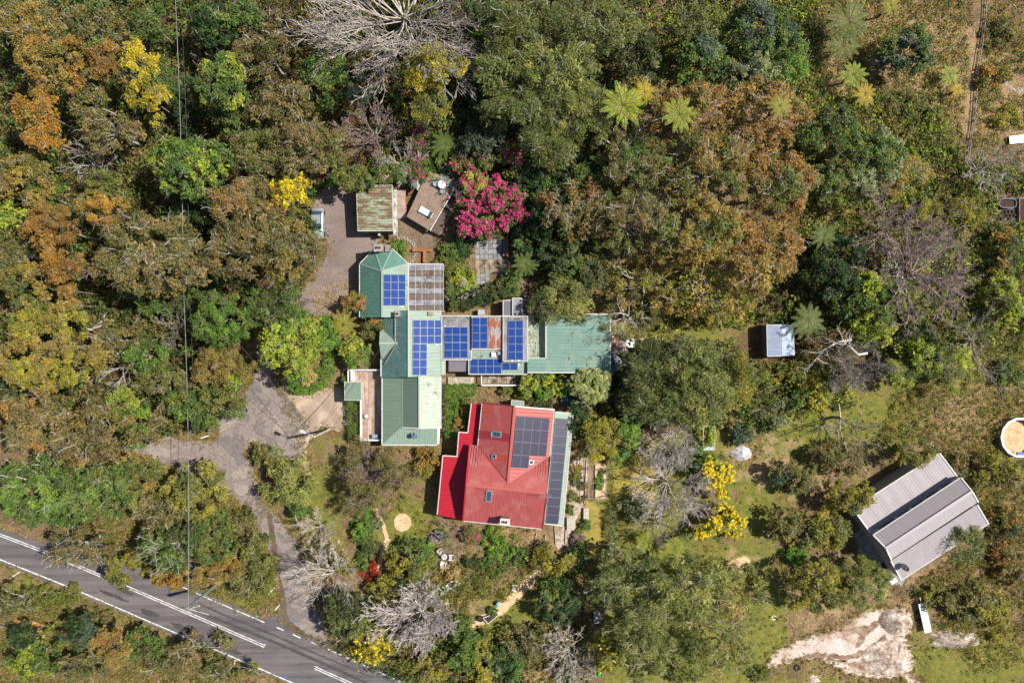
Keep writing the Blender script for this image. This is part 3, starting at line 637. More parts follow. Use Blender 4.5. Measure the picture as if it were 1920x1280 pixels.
chimney(gh, 713, 467, (P(713, 467, 3), Vector((0, 0, 1))), .95, .75, 1.3, M_BRICK, 2)
on_box(gh, 728, 466, (P(728, 466, 2.9), Vector((0, 0, 1))), .6, .8, .5, M_CONC, 'chimney_flashing')
# middle block
r0, r1 = P(766.5, 582, 5.0), P(766.5, 706.5, 5.0); w0, w1 = P(714.5, 594, 2.8), P(714.5, 706.5, 2.8); wn0 = P(714.5, 582, 2.8); e0, e1 = P(826.5, 582, 3.0), P(826.5, 706.5, 3.0)
pmw = roof(gh, [wn0, r0, r1, w1], M_TEALD); pme = roof(gh, [r0, e0, e1, r1], M_PALEG)  # dark west and pale east slope: shade and sun put into the sheet colours
g0 = onp(745.5, 643, pmw, .02); gw = P(711, 643.5, 3.9)
ga, gb = P(712.5, 614, 2.9), P(715, 675, 2.9)
roof(gh, [gw, g0, ga], M_PALEG); roof(gh, [gw, gb, g0], M_PALEG)
bar(gh, gw, g0, .14, .05, M_CREAM, 'ridge_cap')
for pts in ([(742.3, 596), (742.3, 641), (744.5, 645), (722.5, 682)],):
    m = MB(); m.tube([onp(x, y, pmw, .14) for x, y in pts], .07, .07, 6); m.build('flue_pipe', M_STEEL, gh)
for pts in ([(713.5, 616), (743, 642)], [(744, 646), (716, 673)]):
    m = MB(); m.beam(onp(*pts[0], pmw, .05), onp(*pts[1], pmw, .05), .22, .03); m.build('valley_flashing', simple('rusty_debris', (.15, .09, .06), .9), gh)
bar(gh, r0 + Vector((0, 0, .03)), r1 + Vector((0, 0, .03)), .22, .06, M_CREAM, 'ridge_cap')
bar(gh, wn0, w1, .14, .12, M_GUTTER, 'gutter'); bar(gh, e0, P(826.5, 592, 3.0), .12, .12, M_GUTTER, 'gutter')
wall(gh, [(714.5, 590), (826.5, 590), (826.5, 706.5), (714.5, 706.5)], 0, 2.7, M_CREAMW, inset=.5, windows=(3,))
array(gh, [(773.5, 599.5), (827, 600), (827, 644), (773.5, 644)], pme, 4, 3); array(gh, [(773, 644.5), (800, 644.5), (799.5, 703), (772.5, 703)], pme, 2, 4)
chimney(gh, 747, 588.5, pmw, .5, .55, .7, M_WHITE, 1)
on_box(gh, 808, 588, pme, .55, .45, .5, M_BRICK, 'vent_box')
for x, y in ((755, 575), (801, 647), (819, 646)): on_box(gh, x, y, pe if x < 760 else pme, .22, .16, .12, M_WHITE, 'isolator_box')
# south block
s_r0, s_r1 = P(786.5, 705, 4.8), P(786.5, 801, 4.8); s_b0, s_b1 = P(755, 706.5, 3.5), P(755, 799, 3.5); s_w0, s_w1 = P(716.5, 706.5, 2.6), P(716.5, 834, 2.6); s_e0, s_e1 = P(827, 706, 3.0), P(826.5, 800, 3.0)
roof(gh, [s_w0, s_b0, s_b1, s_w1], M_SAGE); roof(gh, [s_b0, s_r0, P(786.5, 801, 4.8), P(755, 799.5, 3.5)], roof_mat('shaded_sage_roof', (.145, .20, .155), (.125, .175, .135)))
pse = roof(gh, [s_r0, s_e0, s_e1, s_r1], M_CREAM)  # whitish because it faces the sun; the brightness is painted into the colour
ps = roof(gh, [P(755, 799, 3.4), P(820, 800, 3.4), P(820, 834, 2.6), s_w1], M_PALEG, d=(0, -1, 0), pitch=.3)
bar(gh, s_r0 + Vector((0, 0, .04)), s_r1 + Vector((0, 0, .04)), .22, .06, M_CREAM, 'ridge_cap'); bar(gh, s_b1, s_w1, .16, .05, M_PALEG, 'ridge_cap'); bar(gh, s_b0, s_b1, .1, .05, M_SAGE, 'ridge_cap')
bar(gh, s_w0, s_w1, .14, .12, M_GUTTER, 'gutter'); bar(gh, s_w1, P(820, 834, 2.6), .14, .12, M_GUTTER, 'gutter'); bar(gh, P(823, 801, 2.9), P(821.5, 832, 2.6), .28, .1, M_WHITE, 'barge_board'); bar(gh, s_e0, s_e1, .12, .12, M_GUTTER, 'gutter')
bar(gh, P(716, 706.5, 2.95), P(785, 706.5, 4.9), .1, .3, M_TEALD, 'barge_board')
bar(gh, P(755, 801, 3.6), P(787, 802.5, 4.75), .12, .25, M_WHITE, 'barge_board'); bar(gh, P(787, 802.5, 4.75), P(827, 801, 3.0), .12, .25, M_WHITE, 'barge_board')
wall(gh, [(716.5, 706.5), (826.5, 706.5), (820, 834), (716.5, 834)], 0, 2.5, M_CREAMW, inset=.5, windows=(2, 3))
m = MB(); m.add([P(756, 800.5, 3.4), P(826, 800.5, 3.0), P(786.5, 801, 4.7)], [(0, 1, 2)]); m.build('gable_wall', M_CREAMW, gh)
dish(gh, 778, 816, ps, .4, simple('blue_grey_dish', (.12, .2, .27), .5), 1.1)
dish(gh, 776, 814, ps, .32, bpy.data.materials['blue_grey_dish'], 2.2)
# north-east bays: flat linking roofs
def flat(px0, py0, px1, py1, z, mat, pitch=.45, d=(0, 1, 0), fall=.25, walls=True, edge=M_GUTTER, z0=0):
    a, b_, c, e = P(px0, py0, z + fall), P(px1, py0, z + fall), P(px1, py1, z), P(px0, py1, z)
    pl = roof(gh, [a, b_, c, e], mat, pitch, d=d)
    for u, v in ((a, b_), (b_, c), (c, e), (e, a)): bar(gh, u - Vector((0, 0, .05)), v - Vector((0, 0, .05)), .1, .13, edge, 'fascia')
    if walls: wall(gh, [(px0, py0), (px1, py0), (px1, py1), (px0, py1)], z0, z - .1, M_CREAMW, inset=.25)
    return pl
pA = flat(828, 592, 884, 674.5, 2.9, M_GREYR); array(gh, [(833.5, 612.5), (877.3, 612.5), (877.3, 670.8), (833.5, 670.8)], pA, 3, 2, 'mid')
pB = flat(885, 592.5, 944, 654.5, 3.3, M_GREYR)
roof(gh, [onp(915.5, 595, pB, .09), onp(943, 595, pB, .09), onp(943, 653.5, pB, .09), onp(915.5, 653.5, pB, .09)], M_RUST, .4, d=(0, 1, 0), thick=.03, name='rusty_roof_sheeting')
array(gh, [(885.5, 595), (914, 595), (914, 652.5), (885.5, 652.5)], pB, 2, 4)
pC = flat(879, 656, 988, 701.5, 2.55, M_PALEG, d=(0, 1, 0)); array(gh, [(882, 672), (940.3, 672), (940.3, 700.4), (882, 700.4)], pC, 4, 1, 'mid'); array(gh, [(942, 680), (970.4, 680), (970.4, 693.2), (942, 693.2)], pC, 2, 1)
on_box(gh, 926, 664.5, pC, .55, .55, .4, M_WHITE, 'roof_vent'); m = MB(); c = onp(935, 661.5, pC); m.cyl((c.x, c.y, c.z - .1), .2, .2, .6, 12); m.cyl((c.x, c.y, c.z + .5), .28, .05, .2, 12); m.build('whirly_vent', M_STEEL, gh)
on_box(gh, 972.5, 684, pC, .14, .3, .12, M_WHITE, 'isolator_box')
pD = flat(943.5, 593, 989.5, 677.3, 3.7, M_GREYR); array(gh, [(952.3, 601), (980.9, 601), (980.9, 674), (952.3, 674)], pD, 2, 5)
for x, y in ((960, 676), (972, 676), (834, 611), (826, 644)): on_box(gh, x, y, pD if x > 900 else pA, .2, .15, .12, M_WHITE, 'isolator_box')
flat(943.5, 563, 962, 592, 2.2, roof_mat('dark_slate_roof', (.14, .14, .16), (.10, .10, .12)), fall=.1); flat(961, 559, 979, 592, 2.5, M_GREYR, fall=.1); flat(979, 562, 995, 590, 1.9, roof_mat('brown_lean_to_roof', (.10, .06, .06), (.07, .05, .05)), fall=.1)
on_box(gh, 903, 586, (P(903, 586, .2), Vector((0, 0, 1))), .85, .65, .9, M_STEEL, 'air_conditioner')
m = MB(); c = P(903, 586, 1.0); m.cyl((c.x, c.y, c.z - .03), .26, .26, .05, 16); m.build('fan_grille', M_DARK, gh)
roof(gh, [P(841, 676, 2.3), P(878.5, 676, 2.3), P(878.5, 696.5, 2.1), P(841, 696.5, 2.1)], roof_mat('purple_grey_roof', (.17, .15, .19), (.14, .12, .15)), .3, d=(0, 1, 0)); wall(gh, [(841, 676), (878.5, 676), (878.5, 696.5), (841, 696.5)], 0, 2.1, M_CREAMW, inset=.2)
roof(gh, [P(827, 674.5, 2.5), P(835.5, 674.5, 2.5), P(835.5, 702.5, 2.3), P(827, 702.5, 2.3)], M_CREAM, .3, d=(0, 1, 0))
# east wing with a sunken strip beside the raised roof
ZE = 3.2
pE = roof(gh, [P(1023, 589, ZE + .3), P(1144.3, 589, ZE + .3), P(1144.3, 698.3, ZE), P(989, 698.3, ZE), P(989, 671, ZE + .075), P(1023, 671, ZE + .075)], M_EAST, .42, d=(1, 0, 0))
pE2 = roof(gh, [P(990, 589.5, 2.45), P(1024, 589.5, 2.45), P(1024, 671.5, 2.35), P(990, 671.5, 2.35)], roof_mat('dull_stained_green_roof', (.33, .40, .31), (.24, .28, .22), stain=(.2, .17, .12), stain_amt=.6), .42, d=(0, 1, 0))
bar(gh, P(1023.5, 589, ZE + .33), P(1023.5, 671.5, ZE + .1), .16, .12, M_CREAM, 'barge_board'); bar(gh, P(989.5, 671.3, ZE + .08), P(1023.5, 671.3, ZE + .08), .12, .12, M_CREAM, 'barge_board')
m = MB(); m.beam(P(1023.8, 589, 3.1), P(1023.8, 671, 2.9), .08, .95); m.build('side_wall', M_CREAMW, gh)
for a, b_ in (((1144.3, 589, ZE + .26), (1144.3, 698.3, ZE - .04)), ((989, 698.3, ZE - .05), (1144.3, 698.3, ZE - .05)), ((1023, 589, ZE + .25), (1144, 589, ZE + .25))): bar(gh, P(*a), P(*b_), .13, .13, M_GUTTER, 'gutter')
wall(gh, [(990, 589), (1144, 589), (1144, 698), (990, 698)], 0, 3.0 - .75, M_CREAMW, inset=.3, windows=(2,)); wall(gh, [(1024, 590), (1144, 590), (1144, 698), (1024, 698)], 2.0, 3.05, M_CREAMW, inset=.3)
# clear-roofed pergola between the wings
zz = 2.5; M_POLYC = simple('brown_tinted_polycarbonate', (.17, .125, .105), .35, 0, .2, 2); 
ybands = [(495, 507.5, 0), (507.5, 517.5, 1), (517.5, 529.3, 0), (529.3, 539.5, 1), (539.5, 550.8, 0), (550.8, 561.5, 1), (561.5, 573.2, 0), (573.2, 583.5, 1)]
for y0, y1, t in ybands:
    m = MB(); a, b_ = P(766.5, y0 + .4, zz), P(831.5, y1 - .4, zz); m.box(((a.x + b_.x) / 2, (a.y + b_.y) / 2, zz + (.0 if t else .03)), (abs(b_.x - a.x), abs(a.y - b_.y), .03)); 
    m.build('pergola_roof_panel', simple('grey_roof_sheet', (.27, .275, .31), .5, .1, .25, 1.5, col2=(.15, .14, .15)) if (not t and y0 < 500) else (M_POLYC if t else bpy.data.materials['grey_roof_sheet']), gh)
for x in (766.5, 779, 791, 797, 802, 814.5, 825, 831.5):
    bar(gh, P(x, 495, zz + .06), P(x, 583.5, zz + .06), .045, .05, M_GUTTER if x not in (797, 802) else M_GREYWOOD, 'pergola_batten')
for y in (495, 583.5): bar(gh, P(766.5, y, zz - .05), P(831.5, y, zz - .05), .08, .12, M_WHITE, 'pergola_beam')
for x, y in ((831, 495.5), (831, 540), (831, 583)): 
    c = P(x, y, zz); bar(gh, (c.x, c.y, 0), (c.x, c.y, zz - .1), .1, .1, M_WHITE, 'pergola_post')
# west deck
dk = [P(x, y, 1.0)[:2] for x, y in ((653, 694), (715, 694), (715, 825), (676, 825), (676, 733), (653, 733))]
boards(gh, dk, 1.0, (0, 1), .14, M_DECK, var=.28, seed=4)
for a, b_ in (((653, 693.5), (653, 716)), ((653, 693.5), (714, 693.5)), ((676.5, 733), (676.5, 825)), ((676.5, 825), (714, 825))):
    rail(gh, P(*a, 1.9), P(*b_, 1.9), 1.0, 1.9, M_WHITE, 'deck_railing', 1.6, .16, .1)
m = MB(); c = P(661, 703, 1.5); m.box((c.x, c.y, 1.4), (.35, 1.4, .9)); m.build('bench_box', M_WHITE, gh)

def litter(parent, pl, poly, n, cols=((.13, .075, .04), (.20, .12, .06), (.08, .05, .03), (.16, .13, .05)), s=.07):
    x0, x1, y0, y1 = min(p[0] for p in poly), max(p[0] for p in poly), min(p[1] for p in poly), max(p[1] for p in poly); m = MB(); k = 0
    cl = [(rnd.uniform(x0, x1), rnd.uniform(y0, y1)) for _ in range(max(2, n // 18))]
    while k < n:
        c = cl[rnd.randrange(len(cl))] if rnd.random() < .6 else (rnd.uniform(x0, x1), rnd.uniform(y0, y1)); x, y = c[0] + rnd.gauss(0, 2.5), c[1] + rnd.gauss(0, 2.5); k += 1
        if not inside(np.array([x]), np.array([y]), poly)[0]: continue
        q = onp(x, y, pl, .05); a = rnd.uniform(0, 6.28); X = Vector((math.cos(a), math.sin(a), 0)); Y = pl[1].cross(X); L = s * rnd.uniform(.6, 1.6)
        m.add([q - X * L, q + Y * L * .6, q + X * L + pl[1] * .03], [(0, 1, 2)], 0, cols[rnd.randrange(len(cols))])
    tag(m.build('leaf_litter', M_LITTER, parent), kind='stuff')
M_LITTER = foliage_mat('dry_leaf_litter', .1, .8)
litter(gh, pmw, [(716, 585), (765, 585), (765, 705), (716, 705)], 260); litter(gh, pmw, [(738, 640), (748, 640), (722, 686), (716, 676)], 160); litter(gh, pw, [(675, 500), (690, 500), (690, 594), (675, 594)], 60)
litter(gh, pE, [(1060, 590), (1144, 590), (1144, 697), (1060, 697)], 420); litter(gh, pE2, [(991, 590), (1014, 590), (1014, 670), (991, 670)], 260); litter(gh, pA, [(829, 593), (883, 593), (883, 612), (829, 612)], 120); litter(gh, pD, [(944, 594), (989, 594), (989, 602), (944, 602)], 90); litter(gh, pB, [(915, 595), (943, 595), (943, 653), (915, 653)], 120)
litter(gh, pC, [(884, 657), (944, 657), (944, 671), (884, 671)], 60); litter(gh, pe, [(758, 520), (766, 520), (766, 582), (758, 582)], 120); litter(gh, pse, [(790, 708), (825, 708), (825, 760), (790, 760)], 70, ((.12, .13, .10), (.16, .15, .12))); litter(gh, (P(0, 0, 2.56), Vector((0, 0, 1))), [(800, 505), (812, 505), (812, 545), (800, 545)], 120)

# ===== the red-roofed house =====
rh = thing('red_house', P(945, 880), 'house with a faded red gabled roof, bright red verandah and dark solar panels', 'house')
zr, ze = 6.2, 4.3
Rn, Rs = P(965.3, 761.6, zr), P(952.4, 904.6, zr); NWn, NWs = P(904.3, 754.6, ze), P(896, 835.5, ze); NEn, NEs = P(1039, 767.5, ze), P(1031, 854, ze)
RW, RE = P(873.8, 908, zr), P(1026.2, 924.6, zr); ELn, ERn = P(880.9, 833, ze), P(1028.5, 856.6, ze); ELs, ERs = P(868, 976, ze), P(1017, 991, ze)
pRw = roof(rh, [NWn, Rn, Rs, NWs], M_RED, .3, .012); pRe = roof(rh, [Rn, NEn, NEs, Rs], roof_mat('sunlit_faded_red_roof', (.40, .10, .088), (.35, .082, .075)))  # east slope repeats the red in a paler tone, sunlight painted in
pNn = roof(rh, [ELn, NWs, Rs, NEs, ERn, RE, Vector(RW)], M_RED, .3, .012); pSs = roof(rh, [RW, RE, ERs, ELs], M_RED, .3, .012)
for a, b_ in ((Rn, Rs), (RW, RE)): bar(rh, a + Vector((0, 0, .05)), b_ + Vector((0, 0, .05)), .3, .06, bpy.data.materials['sunlit_faded_red_roof'], 'ridge_cap')
for a, b_ in ((NWs, Rs), (NEs, Rs)): bar(rh, a + Vector((0, 0, .05)), b_ + Vector((0, 0, .05)), .14, .03, M_REDD, 'valley_gutter')
for a, b_ in ((NWn, NWs), (ELs, ERs), (NEn, NEs)): bar(rh, a + Vector((0, 0, -.05)), b_ + Vector((0, 0, -.05)), .13, .12, M_GUTTER, 'gutter')
bar(rh, NWn, Rn, .13, .18, M_REDD, 'barge_board'); bar(rh, Rn, NEn, .13, .18, M_WHITE, 'barge_board'); bar(rh, ELn, RW, .16, .2, M_REDB, 'barge_board'); bar(rh, RW, ELs, .16, .2, M_REDB, 'barge_board'); bar(rh, RE, ERs, .13, .16, M_REDD, 'barge_board')
roof(rh, [onp(898, 805.5, pRw, .02), onp(959, 813, pRw, .02), onp(957.5, 828.5, pRw, .02), onp(896.5, 820.5, pRw, .02)], M_REDD, .42, thick=.015, name='darker_roof_sheeting')
roof(rh, [onp(905.5, 762.5, pRw, .02), onp(923, 764.5, pRw, .02), onp(922, 775, pRw, .02), onp(904.6, 773, pRw, .02)], roof_mat('orange_red_sheet', (.40, .055, .035), (.38, .05, .03)), .42, thick=.015, name='new_roof_sheeting')
roof(rh, [onp(919, 848.5, pRw, .02), onp(954, 853, pRw, .02), onp(952.5, 866, pRw, .02), onp(925, 862.5, pRw, .02)], bpy.data.materials['orange_red_sheet'], .42, thick=.015, name='new_roof_sheeting')
for tri in ([NWn, Rn, NEn], [ELn, RW, ELs], [ERn, RE, ERs]):
    m = MB(); cc = (tri[0] + tri[1] + tri[2]) / 3; ctr = P(952, 880, 4); m.add([p + (Vector((ctr.x, ctr.y, p.z)) - p).normalized() * .2 - Vector((0, 0, .12)) for p in tri], [(0, 1, 2)]); m.build('gable_wall', M_CREAMW, rh)
wall(rh, [(904, 755), (1039, 768), (1017, 991), (868, 976), (881, 833), (896, 835.5)], 0, 4.2, M_CREAMW, inset=.5, windows=(0, 2))
array(rh, [(967.8, 779.2), (1030.2, 783.5), (1020.5, 879.5), (958, 875.8)], pRe, 4, 4, 'navy', skip=((2, 3), (3, 3)))
# bright red verandah at a lower level
zv = 3.0
def vq(x, y): return P(x, y, zv + (x - 830) * .006)
pV = roof(rh, [vq(884, 755.8), vq(903.5, 757.5), vq(897, 836), vq(880.5, 840), vq(868.5, 975), vq(819.8, 964.4), vq(830.5, 853.8), vq(857, 855.4), vq(860.5, 809.7), vq(877.4, 811)], M_REDB, .3, .04, name='verandah_roof', d=(1, .07, 0))
for a, b_ in (((819.8, 964.4), (830.5, 853.8)), ((857, 855.4), (860.5, 809.7)), ((877.4, 811), (884, 755.8)), ((860.5, 809.7), (877.4, 811)), ((830.5, 853.8), (857, 855.4))): bar(rh, vq(*a) - Vector((0, 0, .05)), vq(*b_) - Vector((0, 0, .05)), .13, .11, M_GUTTER, 'gutter')
for x, y in ((822, 960), (826, 910), (832, 857), (860, 852), (863, 813), (880, 812), (886, 759)):
    c = P(x, y, 2.9); bar(rh, (c.x + .1, c.y, 0), (c.x + .1, c.y, 2.9), .12, .12, M_WHITE, 'verandah_post')
m = MB(); m.tube([vq(897.5, 763) + Vector((0, 0, .1)), vq(896, 774) + Vector((0, 0, .1))], .05, .05); m.tube([vq(900, 762) + Vector((0, 0, .1)), vq(898.5, 775) + Vector((0, 0, .1))], .05, .05); m.build('vent_pipe', M_REDD, rh)
# green lean-to along the right-hand side
gq = [P(1040.6, 772, 3.9), P(1074.8, 774.5, 3.2), P(1055.6, 985.6, 3.2), P(1020.5, 981, 3.9)]
pG = roof(rh, gq, roof_mat('lean_to_sage_roof', (.25, .33, .27), (.21, .28, .23)), .45, name='lean_to_roof')
array(rh, [(1041, 783.2), (1065.6, 785), (1046.2, 982), (1022.5, 980.4)], pG, 1, 12, 'navy')
bar(rh, gq[1], gq[2], .12, .12, M_GUTTER, 'gutter'); bar(rh, gq[0], gq[1], .1, .12, M_GUTTER, 'gutter'); bar(rh, gq[2], gq[3], .1, .12, M_GUTTER, 'gutter'); wall(rh, [(1040, 772), (1074.8, 774.5), (1055.6, 985.6), (1020.5, 981)], 0, 3.1, M_CREAMW, inset=.35, windows=(1,))
skylight(rh, 932, 813.7, pRw, 1.05, .62, -.08); skylight(rh, 916.5, 928.8, pSs, .62, 1.4, -.08)
skylight(rh, 926.6, 855.4, pRw, .5, .5, -.08); skylight(rh, 995.5, 866, pRe, .5, .5, -.08)
bar(rh, onp(922, 809, pRw, .1), onp(922, 820.5, pRw, .1), .08, .06, M_STEEL, 'flashing'); bar(rh, onp(1000.5, 860, pRe, .1), onp(1000.5, 872, pRe, .1), .08, .06, M_STEEL, 'flashing')
chimney(rh, 947, 971, pSs, 1.0, .6, 1.9, M_BRICK, 2, -.07, simple('pale_cap', (.6, .56, .48), .8))
ap = onp(1026.5, 924, pNn) + Vector((0, 0, 0)); m = MB(); m.tube([ap, ap + Vector((0, 0, 2.2))], .025, .02); m.tube([ap + Vector((-.9, .1, 2.1)), ap + Vector((.5, -.05, 2.1))], .015, .015)
for k in range(7): m.tube([ap + Vector((-.85 + k * .2, -.35 + k * .03, 2.1)), ap + Vector((-.85 + k * .2, .5 - k * .03, 2.1))], .01, .01)
m.build('antenna', M_STEEL, rh)
litter(rh, pRw, [(900, 760), (960, 765), (950, 890), (900, 835)], 70, s=.05); litter(rh, pSs, [(875, 925), (1020, 935), (1015, 985), (872, 970)], 90, s=.05); litter(rh, pV, [(825, 870), (868, 870), (862, 968), (825, 960)], 60, s=.05)
# small green shed behind the red house
def shed(name, label, quad, z, mat, fall=.2, wallm=M_CREAMW, pitch=.3, d=None, cat='shed', eave=.12, roofname='roof_sheeting', rib=.022):
    c = P(sum(q[0] for q in quad) / 4, sum(q[1] for q in quad) / 4); t = thing(name, (c.x, c.y, 0), label, cat)
    q3 = [P(quad[0][0], quad[0][1], z + fall), P(quad[1][0], quad[1][1], z + fall), P(quad[2][0], quad[2][1], z), P(quad[3][0], quad[3][1], z)]
    pl = roof(t, q3, mat, pitch, rib, d=d, name=roofname); wall(t, quad, 0, z - .05, wallm, inset=eave * 1.5)
    for i in range(4): bar(t, q3[i] - Vector((0, 0, .04)), q3[(i + 1) % 4] - Vector((0, 0, .04)), .07, .09, M_GUTTER, 'fascia')
    return t, pl
shed('garden_shed', 'tiny pale green garden shed tucked behind the top edge of the red roof', [(959, 750), (982.5, 752), (982, 764), (958.5, 762)], 2.0, M_PALEG)
t, pl = shed('mossy_shed', 'square green ribbed shed with its roof half covered in brown moss beside the gravel yard', [(668, 348), (735.5, 347), (737, 432.5), (671, 433)], 2.9, M_MOSS, fall=.25, pitch=.335, rib=.06, d=(1, 0, 0), wallm=simple('shed_wall', (.2, .22, .19), .7))
bar(t, P(740, 356, 2.2), P(742, 441, 2.2), .55, .1, simple('peeling_white_board', (.50, .47, .42), .8, 0, .35, 2.5), 'side_shelf_roof')
b = MB(); b.box(P(713, 438, .9), (.3, .8, 1.8)); b.build('gate', M_GREYWOOD, t)
litter(t, pl, [(669, 349), (735, 348), (735, 375), (669, 400)], 260)
t, pl = shed('bright_tin_shed', 'small bluish tin shed standing alone on the right casting a square black shadow', [(1437.5, 609.5), (1465.7, 608.7), (1466, 667.3), (1439, 668)], 2.3, M_BLUEG, fall=0, pitch=.25, d=(1, 0, 0), wallm=simple('dark_tin_wall', (.12, .14, .17), .6), eave=.02)
roof(t, [P(1465.9, 608.7, 2.33), P(1487.5, 608, 2.1), P(1490, 666, 2.1), P(1466.2, 667.3, 2.33)], roof_mat('sunlit_blue_tin', (.34, .42, .52), (.24, .31, .42)), .25); wall(t, [(1466, 609), (1487.5, 608), (1490, 666), (1466, 667)], 0, 2.05, bpy.data.materials['dark_tin_wall'], inset=.05)  # sunward half: same tin in a lighter copy, the light painted into it
# the large grey shed
gs = thing('grey_shed', P(1725, 960), 'large pinkish grey ribbed steel barn turned at an angle among dry grass', 'barn')
def G(x, y, z): return P(x, y, z)
a0, a1, a2, a3 = G(1761.5, 849.3, 3.2), G(1794.4, 892.6, 3.7), G(1631.5, 998, 3.7), G(1599, 953, 3.2)
g1 = roof(gs, [a0, a1, a2, a3], M_DUNE, .33, .012)
b0, b1, b2, b3 = G(1801.4, 895, 5.0), G(1822.5, 920.8, 5.9), G(1660.8, 1027, 5.9), G(1637.3, 1002.8, 5.0)
roof(gs, [b0, b1, b2, b3], roof_mat('shaded_mauve_grey_roof', (.27, .235, .25), (.24, .21, .225)), .33, .012); c0, c3 = G(1833.7, 940.7, 5.0), G(1670.6, 1048.5, 5.0)  # slope turned from the sun: shade painted in as a darker tone
roof(gs, [b1, c0, c3, b2], roof_mat('sunlit_mauve_roof', (.37, .34, .35), (.33, .305, .315)), .33, .012); d0, d1, d2, d3 = G(1831.9, 945.4, 4.2), G(1853, 981.7, 3.3), G(1690, 1087, 3.3), G(1670, 1050.8, 4.2)  # same sheeting on the sunward slope, lightened in colour to look lit
g4 = roof(gs, [d0, d1, d2, d3], M_DUNE, .33, .012)
bar(gs, b1 + Vector((0, 0, .05)), b2 + Vector((0, 0, .05)), .35, .06, bpy.data.materials['sunlit_mauve_roof'], 'ridge_cap')
for a, b_ in ((a0, a1), (b0, b1), (b1, c0), (d0, d1), (a3, a2), (b3, b2), (b2, c3), (d3, d2)): bar(gs, a, b_, .13, .2, M_WHITE, 'barge_board')
for a, b_ in ((a0, a3), (d1, d2), (b0, b3)): bar(gs, a - Vector((0, 0, .05)), b_ - Vector((0, 0, .05)), .14, .12, M_GUTTER, 'gutter')
M_SW = simple('steel_cladding', (.32, .29, .3), .6, .1, .08, 2)
for a, b_, z0, z1 in ((a1, a2, 3.6, 4.9), (c0, c3, 4.1, 4.9)):
    m = MB(); z = (z0 + z1) / 2; m.beam((a.x, a.y, z), (b_.x, b_.y, z), .1, z1 - z0); m.build('clerestory_wall', M_SW, gs)
wc = [a0, a1, b1, d0, d1, d2, d3, b2, a2, a3]
cc = sum((Vector((p.x, p.y, 0)) for p in wc), Vector()) / len(wc)
for i, (p, q) in enumerate(zip(wc, wc[1:] + wc[:1])):
    p2, q2 = [Vector((v.x, v.y, 0)) + (cc - Vector((v.x, v.y, 0))).normalized() * .25 for v in (p, q)]; h_ = min(p.z, q.z) - .1
    m = MB(); m.beam(p2 + Vector((0, 0, h_ / 2)), q2 + Vector((0, 0, h_ / 2)), .1, h_); m.build('wall', M_SW, gs)
for k in range(6):
    u = (k + .5) / 6; m = MB(); p = a1.lerp(a2, u); q = a1.lerp(a2, u + .12 if u < .8 else u - .12); m.beam((p.x - .06, p.y + .08, 4.35), (q.x - .06, q.y + .08, 4.35), .06, .55); m.build('window', M_GLASS, gs)
dish(gs, 1690, 1061, g4, .55, M_DARK, 1.2)
sheet('concrete_pad', [(1600, 1000), (1625, 985), (1672, 1045), (1700, 1080), (1690, 1100), (1665, 1090), (1640, 1055), (1612, 1035)], .02, M_CONC, .6, 8, 12)

# ------------------------------------------------------------------ vegetation
PAL = {  # base colours of leaves: main, second, third
 'brown': [(.20, .155, .078), (.155, .14, .062), (.26, .19, .09)], 'olivebrown': [(.17, .155, .065), (.13, .14, .055), (.23, .185, .085)],
 'orange': [(.36, .19, .045), (.29, .16, .045), (.42, .24, .055)], 'rust': [(.285, .155, .052), (.22, .14, .055), (.33, .19, .06)], 'goldbrown': [(.28, .20, .06), (.21, .175, .06), (.34, .24, .07)],
 'yellow': [(.46, .36, .035), (.40, .31, .035), (.54, .44, .05)], 'yolive': [(.27, .24, .045), (.20, .20, .045), (.34, .29, .05)], 'ygreen': [(.25, .29, .04), (.17, .23, .04), (.32, .34, .05)],
 'olive': [(.155, .17, .05), (.12, .145, .045), (.20, .20, .06)], 'green': [(.105, .165, .045), (.08, .135, .042), (.15, .20, .05)], 'bright': [(.125, .22, .045), (.09, .18, .04), (.19, .28, .05)],
 'dark': [(.045, .085, .035), (.035, .065, .03), (.075, .115, .04)], 'darkolive': [(.08, .10, .042), (.06, .085, .036), (.12, .135, .05)], 'conifer': [(.145, .17, .072), (.11, .14, .06), (.20, .21, .09)],
 'blue': [(.072, .115, .066), (.058, .095, .055), (.13, .17, .105)], 'sage': [(.23, .26, .17), (.18, .21, .14), (.30, .32, .21)], 'cream': [(.33, .36, .17), (.26, .30, .14), (.42, .44, .23)],
 'feather': [(.20, .215, .08), (.155, .175, .065), (.28, .275, .10)], 'tan': [(.40, .29, .155), (.32, .22, .12), (.48, .36, .20)], 'mauve': [(.25, .17, .155), (.20, .14, .125), (.31, .22, .20)],
 'pink': [(.60, .05, .22), (.52, .035, .17), (.70, .14, .33)], 'red': [(.42, .03, .03), (.24, .10, .04), (.5, .07, .04)], 'lilac': [(.42, .24, .36), (.35, .18, .30), (.5, .3, .42)], 'bloom': [(.78, .62, .03), (.70, .54, .03), (.82, .70, .06)], 'straw': [(.52, .39, .25), (.44, .31, .18), (.60, .47, .32)], 'autumn': [(.30, .20, .055), (.20, .20, .05), (.38, .19, .06)],
}
for k_ in PAL: PAL[k_] = [tuple(min(.85, v * (1.04, 1.06, .72)[c_.index(v) if k_ not in ('pink', 'lilac', 'mauve', 'blue') else 0] * {'ygreen': 1.3, 'feather': 1.3, 'conifer': 1.2, 'bright': 1.2, 'pink': 1, 'bloom': 1, 'red': 1}.get(k_, 1.13)) for v in c_) for c_ in PAL[k_]]
